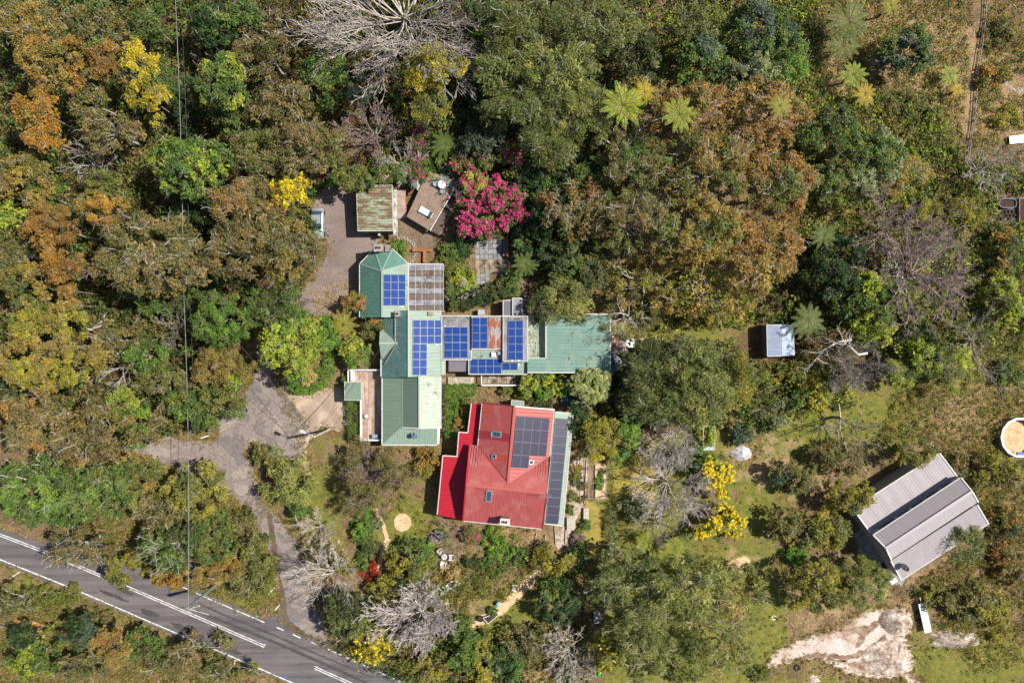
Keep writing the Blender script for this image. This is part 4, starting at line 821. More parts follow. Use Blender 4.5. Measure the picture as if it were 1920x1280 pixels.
# leaf style: clump radius, leaves per clump, flatness, leaf length, leaf width, clumps per m2, depth layers, upward bias
STY = {'gum': (.62, 60, .55, .27, .13, 1.25, .45, .5), 'broad': (.52, 54, .6, .25, .15, 1.6, .5, .6), 'fine': (.50, 72, .55, .19, .12, 1.6, .4, .6),
       'feather': (.75, 88, .5, .34, .085, 1.0, .4, .35), 'dome': (.30, 44, .7, .15, .10, 5.0, .3, .7), 'loose': (.5, 42, .7, .25, .13, 1.3, .6, .4)}
LEAFN = [0]
def leaf_cloud(cent, nleaf, rc, flat, ll, lw, upb, cols, outward=None, jit=.32):
    """diamond leaves around clump centres; returns verts and colours"""
    K = len(cent); N = K * nleaf; c = np.repeat(cent, nleaf, 0)
    d = rng.normal(size=(N, 3)); d /= np.linalg.norm(d, axis=1)[:, None]; rad = rng.random((N, 1)) ** .45
    size = np.repeat(rng.uniform(.65, 1.35, (K, 1)), nleaf, 0) * rc
    p = c + d * rad * size * np.array([1, 1, flat])
    n = rng.normal(size=(N, 3)) * .75 + d * .5; n[:, 2] += upb * 1.9; n /= np.linalg.norm(n, axis=1)[:, None]
    t = rng.normal(size=(N, 3))
    if outward is not None: t = t * .55 + np.repeat(outward, nleaf, 0)
    a = t - n * (t * n).sum(1)[:, None]; a /= np.linalg.norm(a, axis=1)[:, None] + 1e-9; b = np.cross(n, a)
    s = rng.uniform(.6, 1.35, (N, 1)); L = a * s * ll * .5; W = b * s * lw * .5
    V = np.stack([p - L + W, p + L, p - L * .8 - W], 1).reshape(-1, 3)
    C = np.repeat(cols, nleaf, 0) * rng.uniform(1 - jit, 1 + jit, (N, 1)) * rng.uniform(.93, 1.07, (N, 3))
    LEAFN[0] += N
    return V, C
def pick_cols(pal, K, mixw=(.55, .25, .2), xy=None):
    p = np.array(PAL[pal]); i = rng.choice(3, K, p=mixw); c = p[i] * rng.uniform(.85, 1.18, (K, 1)); return c
def tubes(polys, n, mat, name, parent):
    """polys: list of (pts, r0, r1) -> one mesh of tapering round branches"""
    V, F, base = [], [], 0
    groups = {}
    for p in polys: groups.setdefault(len(p[0]), []).append(p)
    ang = np.arange(n) * 2 * np.pi / n; ca, sa = np.cos(ang), np.sin(ang)
    for k, g in groups.items():
        A = np.array([p[0] for p in g], dtype=float); r = np.stack([np.linspace(p[1], p[2], k) for p in g])
        d = np.gradient(A, axis=1); d /= np.linalg.norm(d, axis=2)[..., None] + 1e-9
        up = np.where(np.abs(d[..., 2:3]) > .9, np.array([1., 0, 0]), np.array([0, 0, 1.]))
        x = np.cross(d, up); x /= np.linalg.norm(x, axis=2)[..., None] + 1e-9; y = np.cross(x, d)
        ring = A[:, :, None, :] + (x[:, :, None, :] * ca[None, None, :, None] + y[:, :, None, :] * sa[None, None, :, None]) * r[:, :, None, None]
        m = len(g); V.append(ring.reshape(-1, 3)); ix = base + np.arange(m * k * n).reshape(m, k, n); nx = np.roll(ix, -1, axis=2)
        F.append(np.stack([ix[:, :-1], nx[:, :-1], nx[:, 1:], ix[:, 1:]], -1).reshape(-1, 4)); base += m * k * n
    return mesh_np(name, np.concatenate(V), 4, mat, parent, faces=np.concatenate(F), smooth=True)
def vadd(a, b, s=1.0): return (a[0] + b[0] * s, a[1] + b[1] * s, a[2] + b[2] * s)
def vnorm(a):
    l = math.sqrt(a[0] ** 2 + a[1] ** 2 + a[2] ** 2) + 1e-9; return (a[0] / l, a[1] / l, a[2] / l)
def grow(out, p, d, L, r, lev, maxl, kids, wob=.22, lift=.06, n=5, spread=.75, rmin=.012):
    n = max(4, n - lev); pts = [p]; q = p; dirs = [d]
    for i in range(n - 1):
        d = vnorm((d[0] + rnd.gauss(0, wob), d[1] + rnd.gauss(0, wob), d[2] + rnd.gauss(0, wob * .7) + lift)); q = vadd(q, d, L / (n - 1)); pts.append(q); dirs.append(d)
    out.append((pts, r, max(rmin, r * .35)))
    if lev < maxl:
        for c in range(kids[lev]):
            t = .22 + .78 * (c + rnd.random()) / kids[lev]; f = t * (n - 1); i = min(n - 2, int(f)); b = vadd(pts[i], tuple(pts[i + 1][k] - pts[i][k] for k in range(3)), f - i)
            dd = dirs[i + 1]; rv = (rnd.gauss(0, 1), rnd.gauss(0, 1), rnd.gauss(0, .6)); dd = vnorm((dd[0] + rv[0] * spread * .6, dd[1] + rv[1] * spread * .6, dd[2] + rv[2] * spread * .5 + .1))
            grow(out, b, dd, L * rnd.uniform(.42, .68) * (1.05 - .45 * t), max(rmin, r * (1 - .6 * t) * .55), lev + 1, maxl, kids, wob, lift, n, spread, rmin)

def bare_tree(px, py, rpx, h, label, bark=None, limbs=9, dens=(6, 5, 3), name='bare_tree', thick=.15, group=None, rmin=.02, flatness=.7, leaves=None, cat='tree', sector=None, wob=.15, spread=.75):
    zc = h * .75; c = P(px, py, zc); t = thing(name, (c.x, c.y, 0), label, cat, group); bark = bark or M_BARKPALE
    R = rpx * MPP * (1 - zc / CAM_H); hb = h * .22
    m = [([(c.x, c.y, -.1), (c.x + rnd.uniform(-.1, .1), c.y, hb * .5), (c.x + rnd.uniform(-.2, .2), c.y + rnd.uniform(-.2, .2), hb), (c.x, c.y, hb * 1.5)], thick * 1.6, thick)]
    tubes(m, 8, bark, 'trunk', t); thick *= .72
    tips = []
    for i in range(limbs):
        a = 2 * math.pi * (i + rnd.uniform(-.35, .35)) / limbs
        if sector: a = sector[0] + (sector[1] - sector[0]) * (i + .5) / limbs + rnd.uniform(-.2, .2)
        el = rnd.choice((.25, .5, .8, 1.15)) * (1.1 - flatness * .4); L = min(R / max(.35, math.cos(el)), (h - hb) / max(.2, math.sin(el))) * rnd.uniform(.8, 1.1) * .85
        out = []; grow(out, (c.x, c.y, hb * rnd.uniform(.7, 1.45)), (math.cos(a) * math.cos(el), math.sin(a) * math.cos(el), math.sin(el)), L, thick * rnd.uniform(.55, .8), 0, len(dens), dens, wob, .05, 6 if R > 3 else 5, spread, rmin)
        tubes(out, 3, bark, 'limb', t); tips += [o[0][-1] for o in out[len(out) // 2:]]
    if leaves:
        pal, frac = leaves; k = int(len(tips) * frac); tp = np.array([tips[i] for i in rng.choice(len(tips), k, replace=False)])
        V, C = leaf_cloud(tp, 22 if R > 3 else 10, .42 if R > 3 else .28, .8, .2, .09, .4, pick_cols(pal, k)); mesh_np('crown', V, 3, M_LEAF, t, C)
    return t

def crown_points(cx, cy, rx, ry, zc, rz, K, depth, seed_lobes=7, rot=0, ragged=.16, lump=.55):
    ph = rng.uniform(0, 6.28, 4); th = rng.uniform(0, 2 * np.pi, K); r = np.sqrt(rng.random(K))
    edge = 1 + ragged * (np.sin(3 * th + ph[0]) * .5 + np.sin(5 * th + ph[1]) * .4 + np.sin(9 * th + ph[2]) * .3)
    ux, uy = r * np.cos(th), r * np.sin(th)
    lob = rng.uniform(-1, 1, (seed_lobes, 2)) * .75; lr = rng.uniform(.28, .5, seed_lobes); lh = rng.uniform(.5, 1.0, seed_lobes)
    d2 = ((ux[:, None] - lob[None, :, 0]) ** 2 + (uy[:, None] - lob[None, :, 1]) ** 2) / lr[None] ** 2
    bump_ = (np.sqrt(np.clip(1 - d2, 0, 1)) * lh[None]).max(1)
    dome = np.sqrt(np.clip(1 - r ** 2, 0, 1))
    z = zc + rz * (dome * (1 - lump) + bump_ * lump * dome ** .3) - rng.random(K) ** 2 * depth * rz
    x, y = ux * edge * rx, uy * edge * ry; c, s = math.cos(rot), math.sin(rot)
    return np.stack([cx + x * c - y * s, cy + x * s + y * c, z], 1)
def tree(kind, px, py, rx, ry, h, pal, label, sty='broad', pal2=None, f2=.3, limbs=6, bark=None, show=.0, rot=0, name=None, cat='tree', group=None, lobes=None, dens=1.0, extra=None, lump=.55, bloom=None, ragged=.16):
    """leafy tree or shrub: trunk, limbs and a crown of small leaves"""
    zc0 = h * .85; c = P(px, py, zc0); t = thing(name or kind, (c.x, c.y, 0), label, cat, group)
    k = MPP * (1 - zc0 / CAM_H); RX, RY = rx * k, ry * k; rc, nl, fl, ll, lw, cpm, depth, upb = STY[sty]
    rz = min(max(RX, RY) * .95, h * .58); zc = h - rz; big = min(1.0, max(.45, min(RX, RY) / 1.6)); rc_ = rc * big
    K = max(6, int(math.pi * RX * RY * cpm * dens * 1.75 / big ** 2)); K = min(K, int(math.pi * RX * RY * 16) + 14)
    pts = crown_points(c.x, c.y, RX, RY, zc, rz, K, depth, lobes or max(4, int(4 + RX * RY / 3)), rot, ragged, lump)
    cols = pick_cols(pal, K)
    if pal2:
        q = np.sin(pts[:, 0] * 1.3 + rng.uniform(0, 6)) + np.sin(pts[:, 1] * 1.1 + rng.uniform(0, 6)) + rng.normal(size=K) * .5
        sel = q > np.quantile(q, 1 - f2); cols[sel] = pick_cols(pal2, sel.sum())
    gk = rnd.uniform(.0, .12); lum = cols.mean(1, keepdims=True) * np.array([1.12, 1.03, .62]); cols = cols * (1 - gk) + lum * gk; cols *= rnd.uniform(.88, 1.12)
    sv_ = rnd.uniform(.8, 1.3); ll, lw, nl = ll * sv_, lw * sv_, int(nl / sv_ ** 1.3)
    out = None
    if sty == 'feather': o_ = pts - np.array([c.x, c.y, zc]); out = o_ / (np.linalg.norm(o_, axis=1)[:, None] + 1e-6) * 1.2
    V, C = leaf_cloud(pts, nl, rc_, fl, ll * (.7 + .3 * big), lw * (.7 + .3 * big), upb, cols, out)
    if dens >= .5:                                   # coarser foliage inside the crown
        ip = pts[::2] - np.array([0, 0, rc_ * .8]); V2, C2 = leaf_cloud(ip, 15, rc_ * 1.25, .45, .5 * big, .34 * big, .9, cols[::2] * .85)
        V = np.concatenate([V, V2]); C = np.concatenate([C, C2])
    if h > 2.5:                                      # fine dead twigs among the leaves
        tw = pts[::2] if sty == 'gum' else pts[::4]; V3, C3 = leaf_cloud(tw + np.array([0, 0, rc_ * .3]), 4, rc_ * 1.1, .5, 1.0, .05, .8, np.tile(np.array([[.40, .35, .30]]), (len(tw), 1)) * rng.uniform(.5, 1.3, (len(tw), 1)))
        V = np.concatenate([V, V3]); C = np.concatenate([C, C3])
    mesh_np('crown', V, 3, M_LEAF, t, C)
    if bloom:
        bp, n_, br, dn = bloom; top = pts[pts[:, 2] > np.quantile(pts[:, 2], .2)]; sel = top[rng.choice(len(top), n_)] + np.array([0, 0, rc_ * .5]) + rng.normal(size=(n_, 3)) * np.array([rc_ * .6, rc_ * .6, .12])
        V, C = leaf_cloud(sel, dn, br, .75, .17, .15, .6, pick_cols(bp, len(sel)), jit=.2); mesh_np('blossoms', V, 3, M_LEAF, t, C)
    bark = bark or M_BARKGREY; tr = max(.03, min(.24, max(RX, RY) * .04)); hb = max(.15, zc * .62 if h > 4 else h * .3)
    tp = [(c.x, c.y, -.1), (c.x + rnd.gauss(0, tr), c.y + rnd.gauss(0, tr), hb * .5), (c.x + rnd.gauss(0, tr), c.y + rnd.gauss(0, tr), hb), (c.x + rnd.gauss(0, tr), c.y + rnd.gauss(0, tr), hb + (zc - hb) * .6 + .1)]
    tubes([(tp, tr * 1.3, tr * .7)], 8, bark, 'trunk', t)
    if limbs and len(pts) > 8:
        po = []; order = rng.choice(len(pts), min(limbs, len(pts)), replace=False)
        for i in order:
            e = pts[i]; st = tp[2]; over = show * rc_ * .75
            mid = [(st[0] + (e[0] - st[0]) * u + rnd.gauss(0, .12 * RX * .3), st[1] + (e[1] - st[1]) * u + rnd.gauss(0, .12 * RY * .3), st[2] + (e[2] + over - st[2]) * (u ** .75)) for u in (.3, .55, .8)]
            pl = [st] + mid + [(e[0], e[1], e[2] + over)]; po.append((pl, tr * .5, tr * .14))
            if show:
                for s_ in range(2):
                    o2 = []; d = vnorm((e[0] - st[0] + rnd.gauss(0, RX * .5), e[1] - st[1] + rnd.gauss(0, RY * .5), .25 * rz + rnd.gauss(0, .3)))
                    grow(o2, mid[2] if s_ % 2 else pl[-1], d, RX * rnd.uniform(.14, .3), max(.022, tr * .18), 0, 1, (3,), .25, .02, 5, .8, .014); po += o2
        tubes(po, 3, bark, 'limbs', t)
    return t
def gum(px, py, rx, ry, h, pal, label, **k): 
    k.setdefault('sty', 'gum'); k.setdefault('bark', M_BARKPALE); k.setdefault('limbs', 9); k.setdefault('show', .9); k.setdefault('name', 'gum_tree'); return tree('gum_tree', px, py, rx, ry, h, pal, label, **k)
def wattle(px, py, rx, ry, h, pal, label, **k): k.setdefault('sty', 'fine'); k.setdefault('name', 'wattle_tree'); return tree('w', px, py, rx, ry, h, pal, label, **k)
def broad(px, py, rx, ry, h, pal, label, **k): k.setdefault('name', 'evergreen_tree'); return tree('b', px, py, rx, ry, h, pal, label, **k)
def conif(px, py, rx, ry, h, pal, label, **k): k.setdefault('sty', 'feather'); k.setdefault('name', 'conifer'); return tree('c', px, py, rx, ry, h, pal, label, **k)
def shrub(px, py, rx, ry, h, pal, label, **k):
    k.setdefault('sty', 'broad'); k.setdefault('name', 'shrub'); k.setdefault('cat', 'shrub'); k.setdefault('limbs', 4); return tree('s', px, py, rx, ry, h, pal, label, **k)
def topiary(px, py, rx, ry, h, pal, label, **k):
    k.setdefault('sty', 'dome'); k.setdefault('name', 'clipped_bush'); k.setdefault('cat', 'bush'); k.setdefault('limbs', 2); k.setdefault('lump', .1); k.setdefault('ragged', .04); return tree('t', px, py, rx, ry, h, pal, label, **k)
def hedge(poly, h, pal, label, name='hedge', cat='hedge', ll=.13, n=260):
    W = [P(x, y, h) for x, y in poly]; cx = sum(p.x for p in W) / len(W); cy = sum(p.y for p in W) / len(W); t = thing(name, (cx, cy, 0), label, cat)
    xs_, ys_ = [p.x for p in W], [p.y for p in W]; area = abs(sum(W[i].x * W[(i + 1) % len(W)].y - W[(i + 1) % len(W)].x * W[i].y for i in range(len(W)))) / 2
    X = rng.uniform(min(xs_), max(xs_), int(area * 60) + 400); Y = rng.uniform(min(ys_), max(ys_), len(X)); m = inside(X, Y, [(p.x, p.y) for p in W]); X, Y = X[m], Y[m]
    k = int(area * 18); X, Y = X[:k], Y[:k]; top = np.stack([X, Y, np.full(len(X), h) - rng.random(len(X)) * .12], 1); side = []
    for i in range(len(W)):
        a, b = W[i], W[(i + 1) % len(W)]; L = (b - a).length; q = int(L * h * 6)
        u = rng.random(q); side.append(np.stack([a.x + (b.x - a.x) * u, a.y + (b.y - a.y) * u, rng.uniform(.1, h, q)], 1))
    pts = np.concatenate([top] + side); V, C = leaf_cloud(pts, 24, .24, .7, ll, ll * .6, .5, pick_cols(pal, len(pts))); mesh_np('foliage', V, 3, M_LEAF, t, C)
    po = []
    for i in range(0, max(4, int(area))): j = rnd.randrange(len(top)); po.append(([(top[j][0], top[j][1], -.05), (top[j][0] + .05, top[j][1], h * .4), (top[j][0], top[j][1] + .05, h * .85)], .03, .012))
    tubes(po, 4, M_BARKDARK, 'stems', t); return t
# tree fern: a fibrous trunk and fronds, each frond a part
def frond_mesh(key, L, w_, cols, droop):
    V, C = [], []; n = 18
    def pt(t): return np.array([t * L, 0, L * (.28 * t - droop * t * t)])
    for i in range(1, n):
        t = i / n; p = pt(t); wl = w_ * math.sin(math.pi * min(1, t * .93 + .07)) ** .6 * (1.05 - .5 * t) + .02
        for s in (-1, 1):
            tip = p + np.array([wl * .25, s * wl, -.12 * wl]); hw = L / n * .44
            V += [p + np.array([-hw, 0, 0]), p + np.array([hw, 0, 0]), tip + np.array([hw * .4, 0, 0]), tip + np.array([-hw * .3, 0, 0])]; c = cols[rnd.randrange(len(cols))]; C.append([x * rnd.uniform(.8, 1.2) for x in c])
    for i in range(n):
        a, b = pt(i / n), pt((i + 1) / n); V += [a + [0, -.015, .01], a + [0, .015, .01], b + [0, .012, .01], b + [0, -.012, .01]]; C.append((.12, .09, .04))
    me = bpy.data.meshes.new('frond'); V = np.array(V, dtype=np.float32); me.vertices.add(len(V)); me.vertices.foreach_set('co', V.ravel()); me.loops.add(len(V)); me.loops.foreach_set('vertex_index', np.arange(len(V), dtype=np.int32))
    me.polygons.add(len(V) // 4); me.polygons.foreach_set('loop_start', np.arange(0, len(V), 4, dtype=np.int32)); me.update(calc_edges=True)
    at = me.attributes.new('col', 'FLOAT_COLOR', 'FACE'); c4 = np.ones((len(V) // 4, 4), dtype=np.float32); c4[:, :3] = C; at.data.foreach_set('color', c4.ravel()); me.materials.append(M_LEAF); return me
FR = {k: frond_mesh(k, 1.0, .17, PAL[k] if k in PAL else PAL['green'], .42) for k in ('ygreen', 'green', 'yolive', 'yellow', 'dark', 'olive')}
def fern(px, py, rpx, h, pal, label, nf=13, tilt=0):
    c = P(px, py, h); t = thing('tree_fern', (c.x, c.y, 0), label, 'tree fern'); R = rpx * MPP * 1.08
    tubes([([(c.x, c.y, -.1), (c.x + .05, c.y, h * .5), (c.x, c.y, h)], .16, .12)], 8, M_BARKDARK, 'trunk', t)
    for i in range(nf):
        o = bpy.data.objects.new('frond', FR[pal]); COL.objects.link(o); o.parent = t; OFF[o] = OFF[t]; s = R * rnd.uniform(.85, 1.1)
        o.matrix_local = Matrix.Translation((0, 0, h)) @ Matrix.Rotation(2 * math.pi * (i + rnd.uniform(-.2, .2)) / nf, 4, 'Z') @ Matrix.Rotation(rnd.uniform(-.2, .15), 4, 'Y') @ Matrix.Diagonal((s, s, s * .8, 1))
    return t

# ---- the forest on the left
gum(35, 35, 62, 42, 13, 'goldbrown', 'golden brown gum with white forked branches in the top left corner', pal2='olivebrown')
wattle(95, 115, 66, 55, 14, 'goldbrown', 'wide golden brown wattle left of the russet and yellow pair', pal2='orange', f2=.35)
wattle(62, 205, 38, 40, 13, 'orange', 'orange wattle low on the far left, stacked under the wide golden one', pal2='goldbrown')
wattle(80, 255, 42, 34, 12.5, 'orange', 'bright orange layered wattle beside the pale forked dead branches')
gum(165, 45, 60, 50, 12, 'olivebrown', 'olive brown gum between the gold corner trees and the top green tree', pal2='green')
wattle(203, 115, 34, 34, 12, 'rust', 'small russet wattle directly left of the bright yellow tree')
wattle(263, 118, 35, 40, 13.5, 'yellow', 'bright yellow wattle, the brightest crown in the left forest', pal2='yolive', f2=.15)
wattle(270, 178, 34, 30, 12, 'yolive', 'mustard crown just below the bright yellow wattle', pal2='yellow', f2=.4, name='wattle_tree')
shrub(291, 224, 14, 14, 7, 'yolive', 'little mustard round shrub under the yellow wattle near the wires')
broad(268, 32, 40, 42, 11, 'green', 'mottled green tree at the top edge just left of the power line', pal2='olive', sty='loose')
broad(300, 150, 22, 40, 9, 'green', 'narrow green tree between the yellow wattle and the power line')
gum(160, 185, 36, 30, 10.5, 'olivebrown', 'thin grey brown gum below the wide golden wattle', limbs=7)
gum(195, 235, 58, 38, 11, 'brown', 'brown twiggy gum with a pale leaning fork under the mustard crown', pal2='olivebrown', dens=.7, limbs=12)
bare_tree(135, 290, 46, 11, 'leafless mauve tree with white limbs low beside the orange wattles', M_BARKPALE, 8, (5, 4), thick=.14)
gum(30, 330, 55, 48, 11, 'goldbrown', 'golden olive gum on the left edge above the lime green tree', pal2='olivebrown')
broad(190, 345, 50, 32, 8.5, 'olive', 'low olive green tree beneath the leafless mauve tree', sty='loose')
broad(12, 408, 28, 27, 10, 'ygreen', 'lime green tree cut off by the left edge')
broad(70, 365, 40, 22, 8, 'green', 'dull green tree above the rusty cauliflower crown')
broad(400, 38, 50, 46, 10, 'dark', 'dark green tree at the top edge just right of the power line', pal2='green', f2=.3)
broad(455, 28, 36, 32, 10.5, 'green', 'fresh green tree at the top, right of the dark one')
gum(535, 35, 58, 42, 10.5, 'brown', 'russet brown gum beneath the left fingers of the giant bare tree', limbs=6, show=.5)
gum(490, 92, 68, 44, 12.5, 'brown', 'broad brown gum with white limbs right of the power line', pal2='olivebrown', limbs=12)
bare_tree(375, 105, 34, 9, 'small mauve leafless tree beside the power line, above the mottled green tree', M_BARKMAUVE, 7, (6, 4), thick=.08)
broad(412, 150, 48, 52, 13, 'green', 'tall mottled green tree with yellow tips right of the wires', pal2='ygreen', f2=.22)
broad(440, 215, 55, 32, 9, 'darkolive', 'dark olive tree under the tall mottled green one', pal2='green')
broad(340, 185, 26, 60, 7, 'dark', 'shaded dark green tree along the power line')
broad(342, 305, 78, 56, 14, 'green', 'large rounded fresh green tree left of centre with pale stem flecks', pal2='ygreen', f2=.3, show=.5, limbs=14)
gum(525, 185, 60, 42, 12, 'brown', 'dark reddish brown gum with a white S-shaped branch', limbs=10)
gum(470, 285, 60, 45, 11, 'olivebrown', 'grey brown gum right of the large rounded green tree', pal2='olive')
gum(575, 268, 70, 46, 12, 'brown', 'wide brown gum north-west of the mossy shed', pal2='olivebrown', limbs=12)
broad(600, 140, 46, 56, 10, 'green', 'soft green tree left of the mauve leafless tree', pal2='bright', f2=.3)
broad(678, 168, 26, 24, 10.5, 'blue', 'small pale blue-green tree below the giant bare tree')
broad(655, 330, 42, 22, 7, 'olive', 'olive tree overhanging the top left corner of the mossy shed yard', pal2='green')
bare_tree(740, -22, 200, 18, 'giant leafless tree at the top edge with long whitish fanning branches', M_BARKPALE, 30, (9, 6, 3), thick=.24, rmin=.028, flatness=1.0, wob=.07, spread=.5)
broad(645, 95, 60, 44, 7, 'olivebrown', 'brown green undergrowth tree beneath the giant bare tree', sty='loose', pal2='dark')
broad(790, 40, 60, 44, 7.5, 'darkolive', 'shaded olive tree behind the giant bare branches, near the top', sty='loose', pal2='olive')
wattle(812, 118, 58, 42, 13, 'yolive', 'mustard yellow tree right of the giant bare tree', pal2='yellow', f2=.3, show=.5, limbs=9, bark=M_BARKPALE)
wattle(808, 195, 40, 34, 10, 'olive', 'olive lower tree with pale twigs under the mustard yellow tree', pal2='yolive', f2=.3, show=.8, limbs=9, bark=M_BARKPALE)
bare_tree(690, 232, 62, 12, 'mauve leafless tree with white limbs above the mossy shed', M_BARKMAUVE, 13, (7, 6, 3), thick=.15, rmin=.022)
bare_tree(745, 295, 52, 9, 'pale arching leafless tree just above the mossy shed roof', M_BARKPALE, 10, (7, 5), thick=.1)
shrub(706, 320, 40, 24, 5.5, 'olive', 'olive shrub hanging over the top edge of the mossy shed', pal2='bright')
shrub(747, 322, 26, 18, 5, 'green', 'bright green shrub between the mossy shed and the little canopy')
rhod = dict(name='rhododendron', cat='flowering shrub', sty='broad', ragged=.08)
shrub(784, 262, 24, 30, 5, 'darkolive', 'dark pink-flowered shrub left of the fern clump', bloom=('pink', 36, .17, 12), **rhod)
shrub(785, 312, 18, 24, 4.5, 'olive', 'sparse pink-flecked shrub over the top of the small canopy', bloom=('pink', 26, .16, 12), **rhod)
shrub(905, 262, 46, 34, 7, 'blue', 'blue-green domed bush above the pink rhododendrons', lump=.3)
shrub(884, 296, 38, 28, 6, 'olive', 'rhododendron with scattered pink flowers beside the bare twigs', bloom=('pink', 45, .17, 12), **rhod)
shrub(957, 295, 24, 30, 6, 'olive', 'separate upright rhododendron right of the blue-green bush with pink top', bloom=('pink', 40, .18, 13), **rhod)
shrub(885, 342, 27, 22, 5.5, 'ygreen', 'yellow-green rhododendron at the top of the magenta group', bloom=('pink', 45, .18, 13), **rhod)
shrub(880, 396, 28, 42, 5.5, 'olive', 'oval magenta rhododendron at the deck corner, leftmost of the bright ones', bloom=('pink', 150, .2, 20), **rhod)
shrub(932, 366, 34, 32, 6, 'olive', 'round magenta rhododendron in the middle of the group', bloom=('pink', 125, .2, 20), **rhod)
shrub(966, 383, 26, 34, 6, 'olive', 'magenta rhododendron on the right of the group', bloom=('pink', 95, .2, 18), **rhod)
shrub(925, 424, 32, 24, 5, 'olive', 'lower magenta rhododendron spilling over the head of the paved path', bloom=('pink', 75, .2, 16), **rhod)
bare_tree(850, 332, 36, 6, 'small grey leafless shrub overhanging the top of the timber deck', M_BARKGREY, 9, (6, 4), thick=.06, cat='shrub', name='bare_shrub')
fern(835, 270, 26, 3.5, 'green', 'green tree fern left of the blue-green domed bush')
fern(985, 495, 24, 3.5, 'green', 'dark green tree fern right of the paved path')
shrub(820, 300, 26, 30, 3, 'bright', 'bright green low shrub below the green fern')
# middle left
gum(262, 475, 106, 82, 14, 'brown', 'huge grey brown gum with white zigzag limbs crossed by the power line', pal2='olivebrown', f2=.35, limbs=26, show=1.1)
wattle(88, 425, 54, 46, 13.5, 'rust', 'rusty orange cauliflower-shaped wattle on the left', pal2='orange', f2=.3, lump=.7)
wattle(112, 500, 38, 32, 12, 'orange', 'orange wattle trailing below the cauliflower crown', pal2='rust')
shrub(128, 545, 18, 14, 9, 'rust', 'small rust round crown under the trailing orange wattle')
shrub(140, 572, 12, 14, 8, 'rust', 'tiniest rust crown, last of the orange chain')
wattle(185, 388, 48, 28, 12, 'orange', 'orange wattle above the huge grey brown gum', pal2='goldbrown', f2=.4)
gum(18, 475, 34, 44, 10, 'olivebrown', 'brown gum with thick white limbs at the left edge', limbs=10, show=1.3)
wattle(40, 530, 52, 42, 11, 'goldbrown', 'golden olive wattle below the white-limbed edge gum', pal2='olive')
broad(60, 585, 60, 34, 9, 'olive', 'olive tree between the golden wattle and the vast mustard one', pal2='goldbrown')
wattle(72, 655, 96, 84, 14, 'yolive', 'vast mustard olive tree filling the left edge', pal2='goldbrown', f2=.45, lump=.35)
shrub(15, 745, 34, 44, 9, 'darkolive', 'grey green tree beneath the vast mustard tree at the left edge')
gum(455, 385, 66, 54, 13, 'brown', 'orange brown gum left of the parked car', pal2='rust', f2=.35, limbs=12)
gum(435, 470, 56, 54, 12.5, 'brown', 'grey brown gum with two white stubs, lower left of the car', limbs=10)
gum(530, 462, 64, 60, 12.5, 'goldbrown', 'large tawny gum leaning over the gravel yard beneath the car', pal2='olivebrown', f2=.4, limbs=14, dens=.85)
wattle(546, 362, 38, 30, 11, 'yolive', 'yellow flowering wattle above the parked car', bloom=('bloom', 130, .25, 12), pal2='goldbrown')
broad(360, 395, 60, 34, 7, 'dark', 'dark shaded tree under the large rounded green tree')
broad(395, 470, 34, 60, 6, 'dark', 'deep green shaded tree between the two brown gums')
broad(300, 560, 80, 34, 7, 'green', 'green tree below the huge grey brown gum', pal2='darkolive', f2=.5)
broad(510, 575, 66, 44, 10, 'green', 'dark glossy tree with bare white branches left of the lime tree', pal2='darkolive', f2=.5)
bare_tree(515, 585, 42, 12.5, 'pale leafless branches rising from the dark glossy tree', M_BARKPALE, 5, (4, 3), thick=.09, sector=(1.8, 4.6))
bare_tree(615, 565, 52, 8, 'thin grey leafless sapling reaching over the yard to the green roof', M_BARKGREY, 5, (4, 3), thick=.06)
broad(405, 600, 54, 52, 11, 'bright', 'soft green tree right of the power line beside the dark gap', pal2='green', f2=.5)
wattle(410, 690, 58, 38, 10, 'goldbrown', 'tawny flat-topped tree above the driveway bend', lump=.3)
shrub(440, 705, 22, 22, 8.5, 'ygreen', 'lime green bush on the right side of the tawny flat-topped tree')
broad(382, 760, 66, 46, 9, 'olive', 'olive tree beside the driveway, crossed by the power line', pal2='green', f2=.5)
shrub(330, 765, 30, 30, 8, 'green', 'green shrub left of the power line above the driveway', pal2='ygreen')
bare_tree(200, 690, 66, 9, 'dead grey tree with twisted limbs in the left forest', M_BARKPALE, 9, (6, 4), thick=.16)
gum(215, 640, 56, 46, 8.5, 'brown', 'thin brown scrubby gum around the twisted dead tree', dens=.7)
bare_tree(310, 615, 52, 7, 'fallen brown leafless tree lying beside the dark gap', M_BARKGREY, 8, (6, 4), thick=.1)
broad(262, 668, 42, 30, 8, 'bright', 'bright green tree in the gap right of the twisted dead tree', pal2='green')
gum(290, 710, 50, 34, 8, 'olive', 'olive scrub gum left of the power line', dens=.8, pal2='olivebrown')
broad(225, 755, 30, 26, 9, 'ygreen', 'light green tree on top of the dark green column near the driveway end')
broad(245, 800, 34, 40, 9, 'green', 'rounded green tree where the driveway leaves on the left', pal2='bright')
gum(288, 795, 28, 38, 8, 'brown', 'thin grey twiggy gum over the driveway\'s left end', dens=.6)
gum(60, 790, 78, 62, 12.5, 'brown', 'wide brown gum on the left edge below the mustard tree', limbs=14, pal2='rust', f2=.2)
gum(165, 815, 78, 62, 12, 'brown', 'reddish brown gum beside the lower left driveway', limbs=14, pal2='goldbrown', f2=.25)
broad(540, 648, 62, 62, 10, 'ygreen', 'large lime yellow tree beside the forecourt', pal2='bright', f2=.12, show=.9, limbs=12, bark=M_BARKPALE)
shrub(608, 625, 22, 32, 5, 'bright', 'bright green tall shrub right of the lime yellow tree')
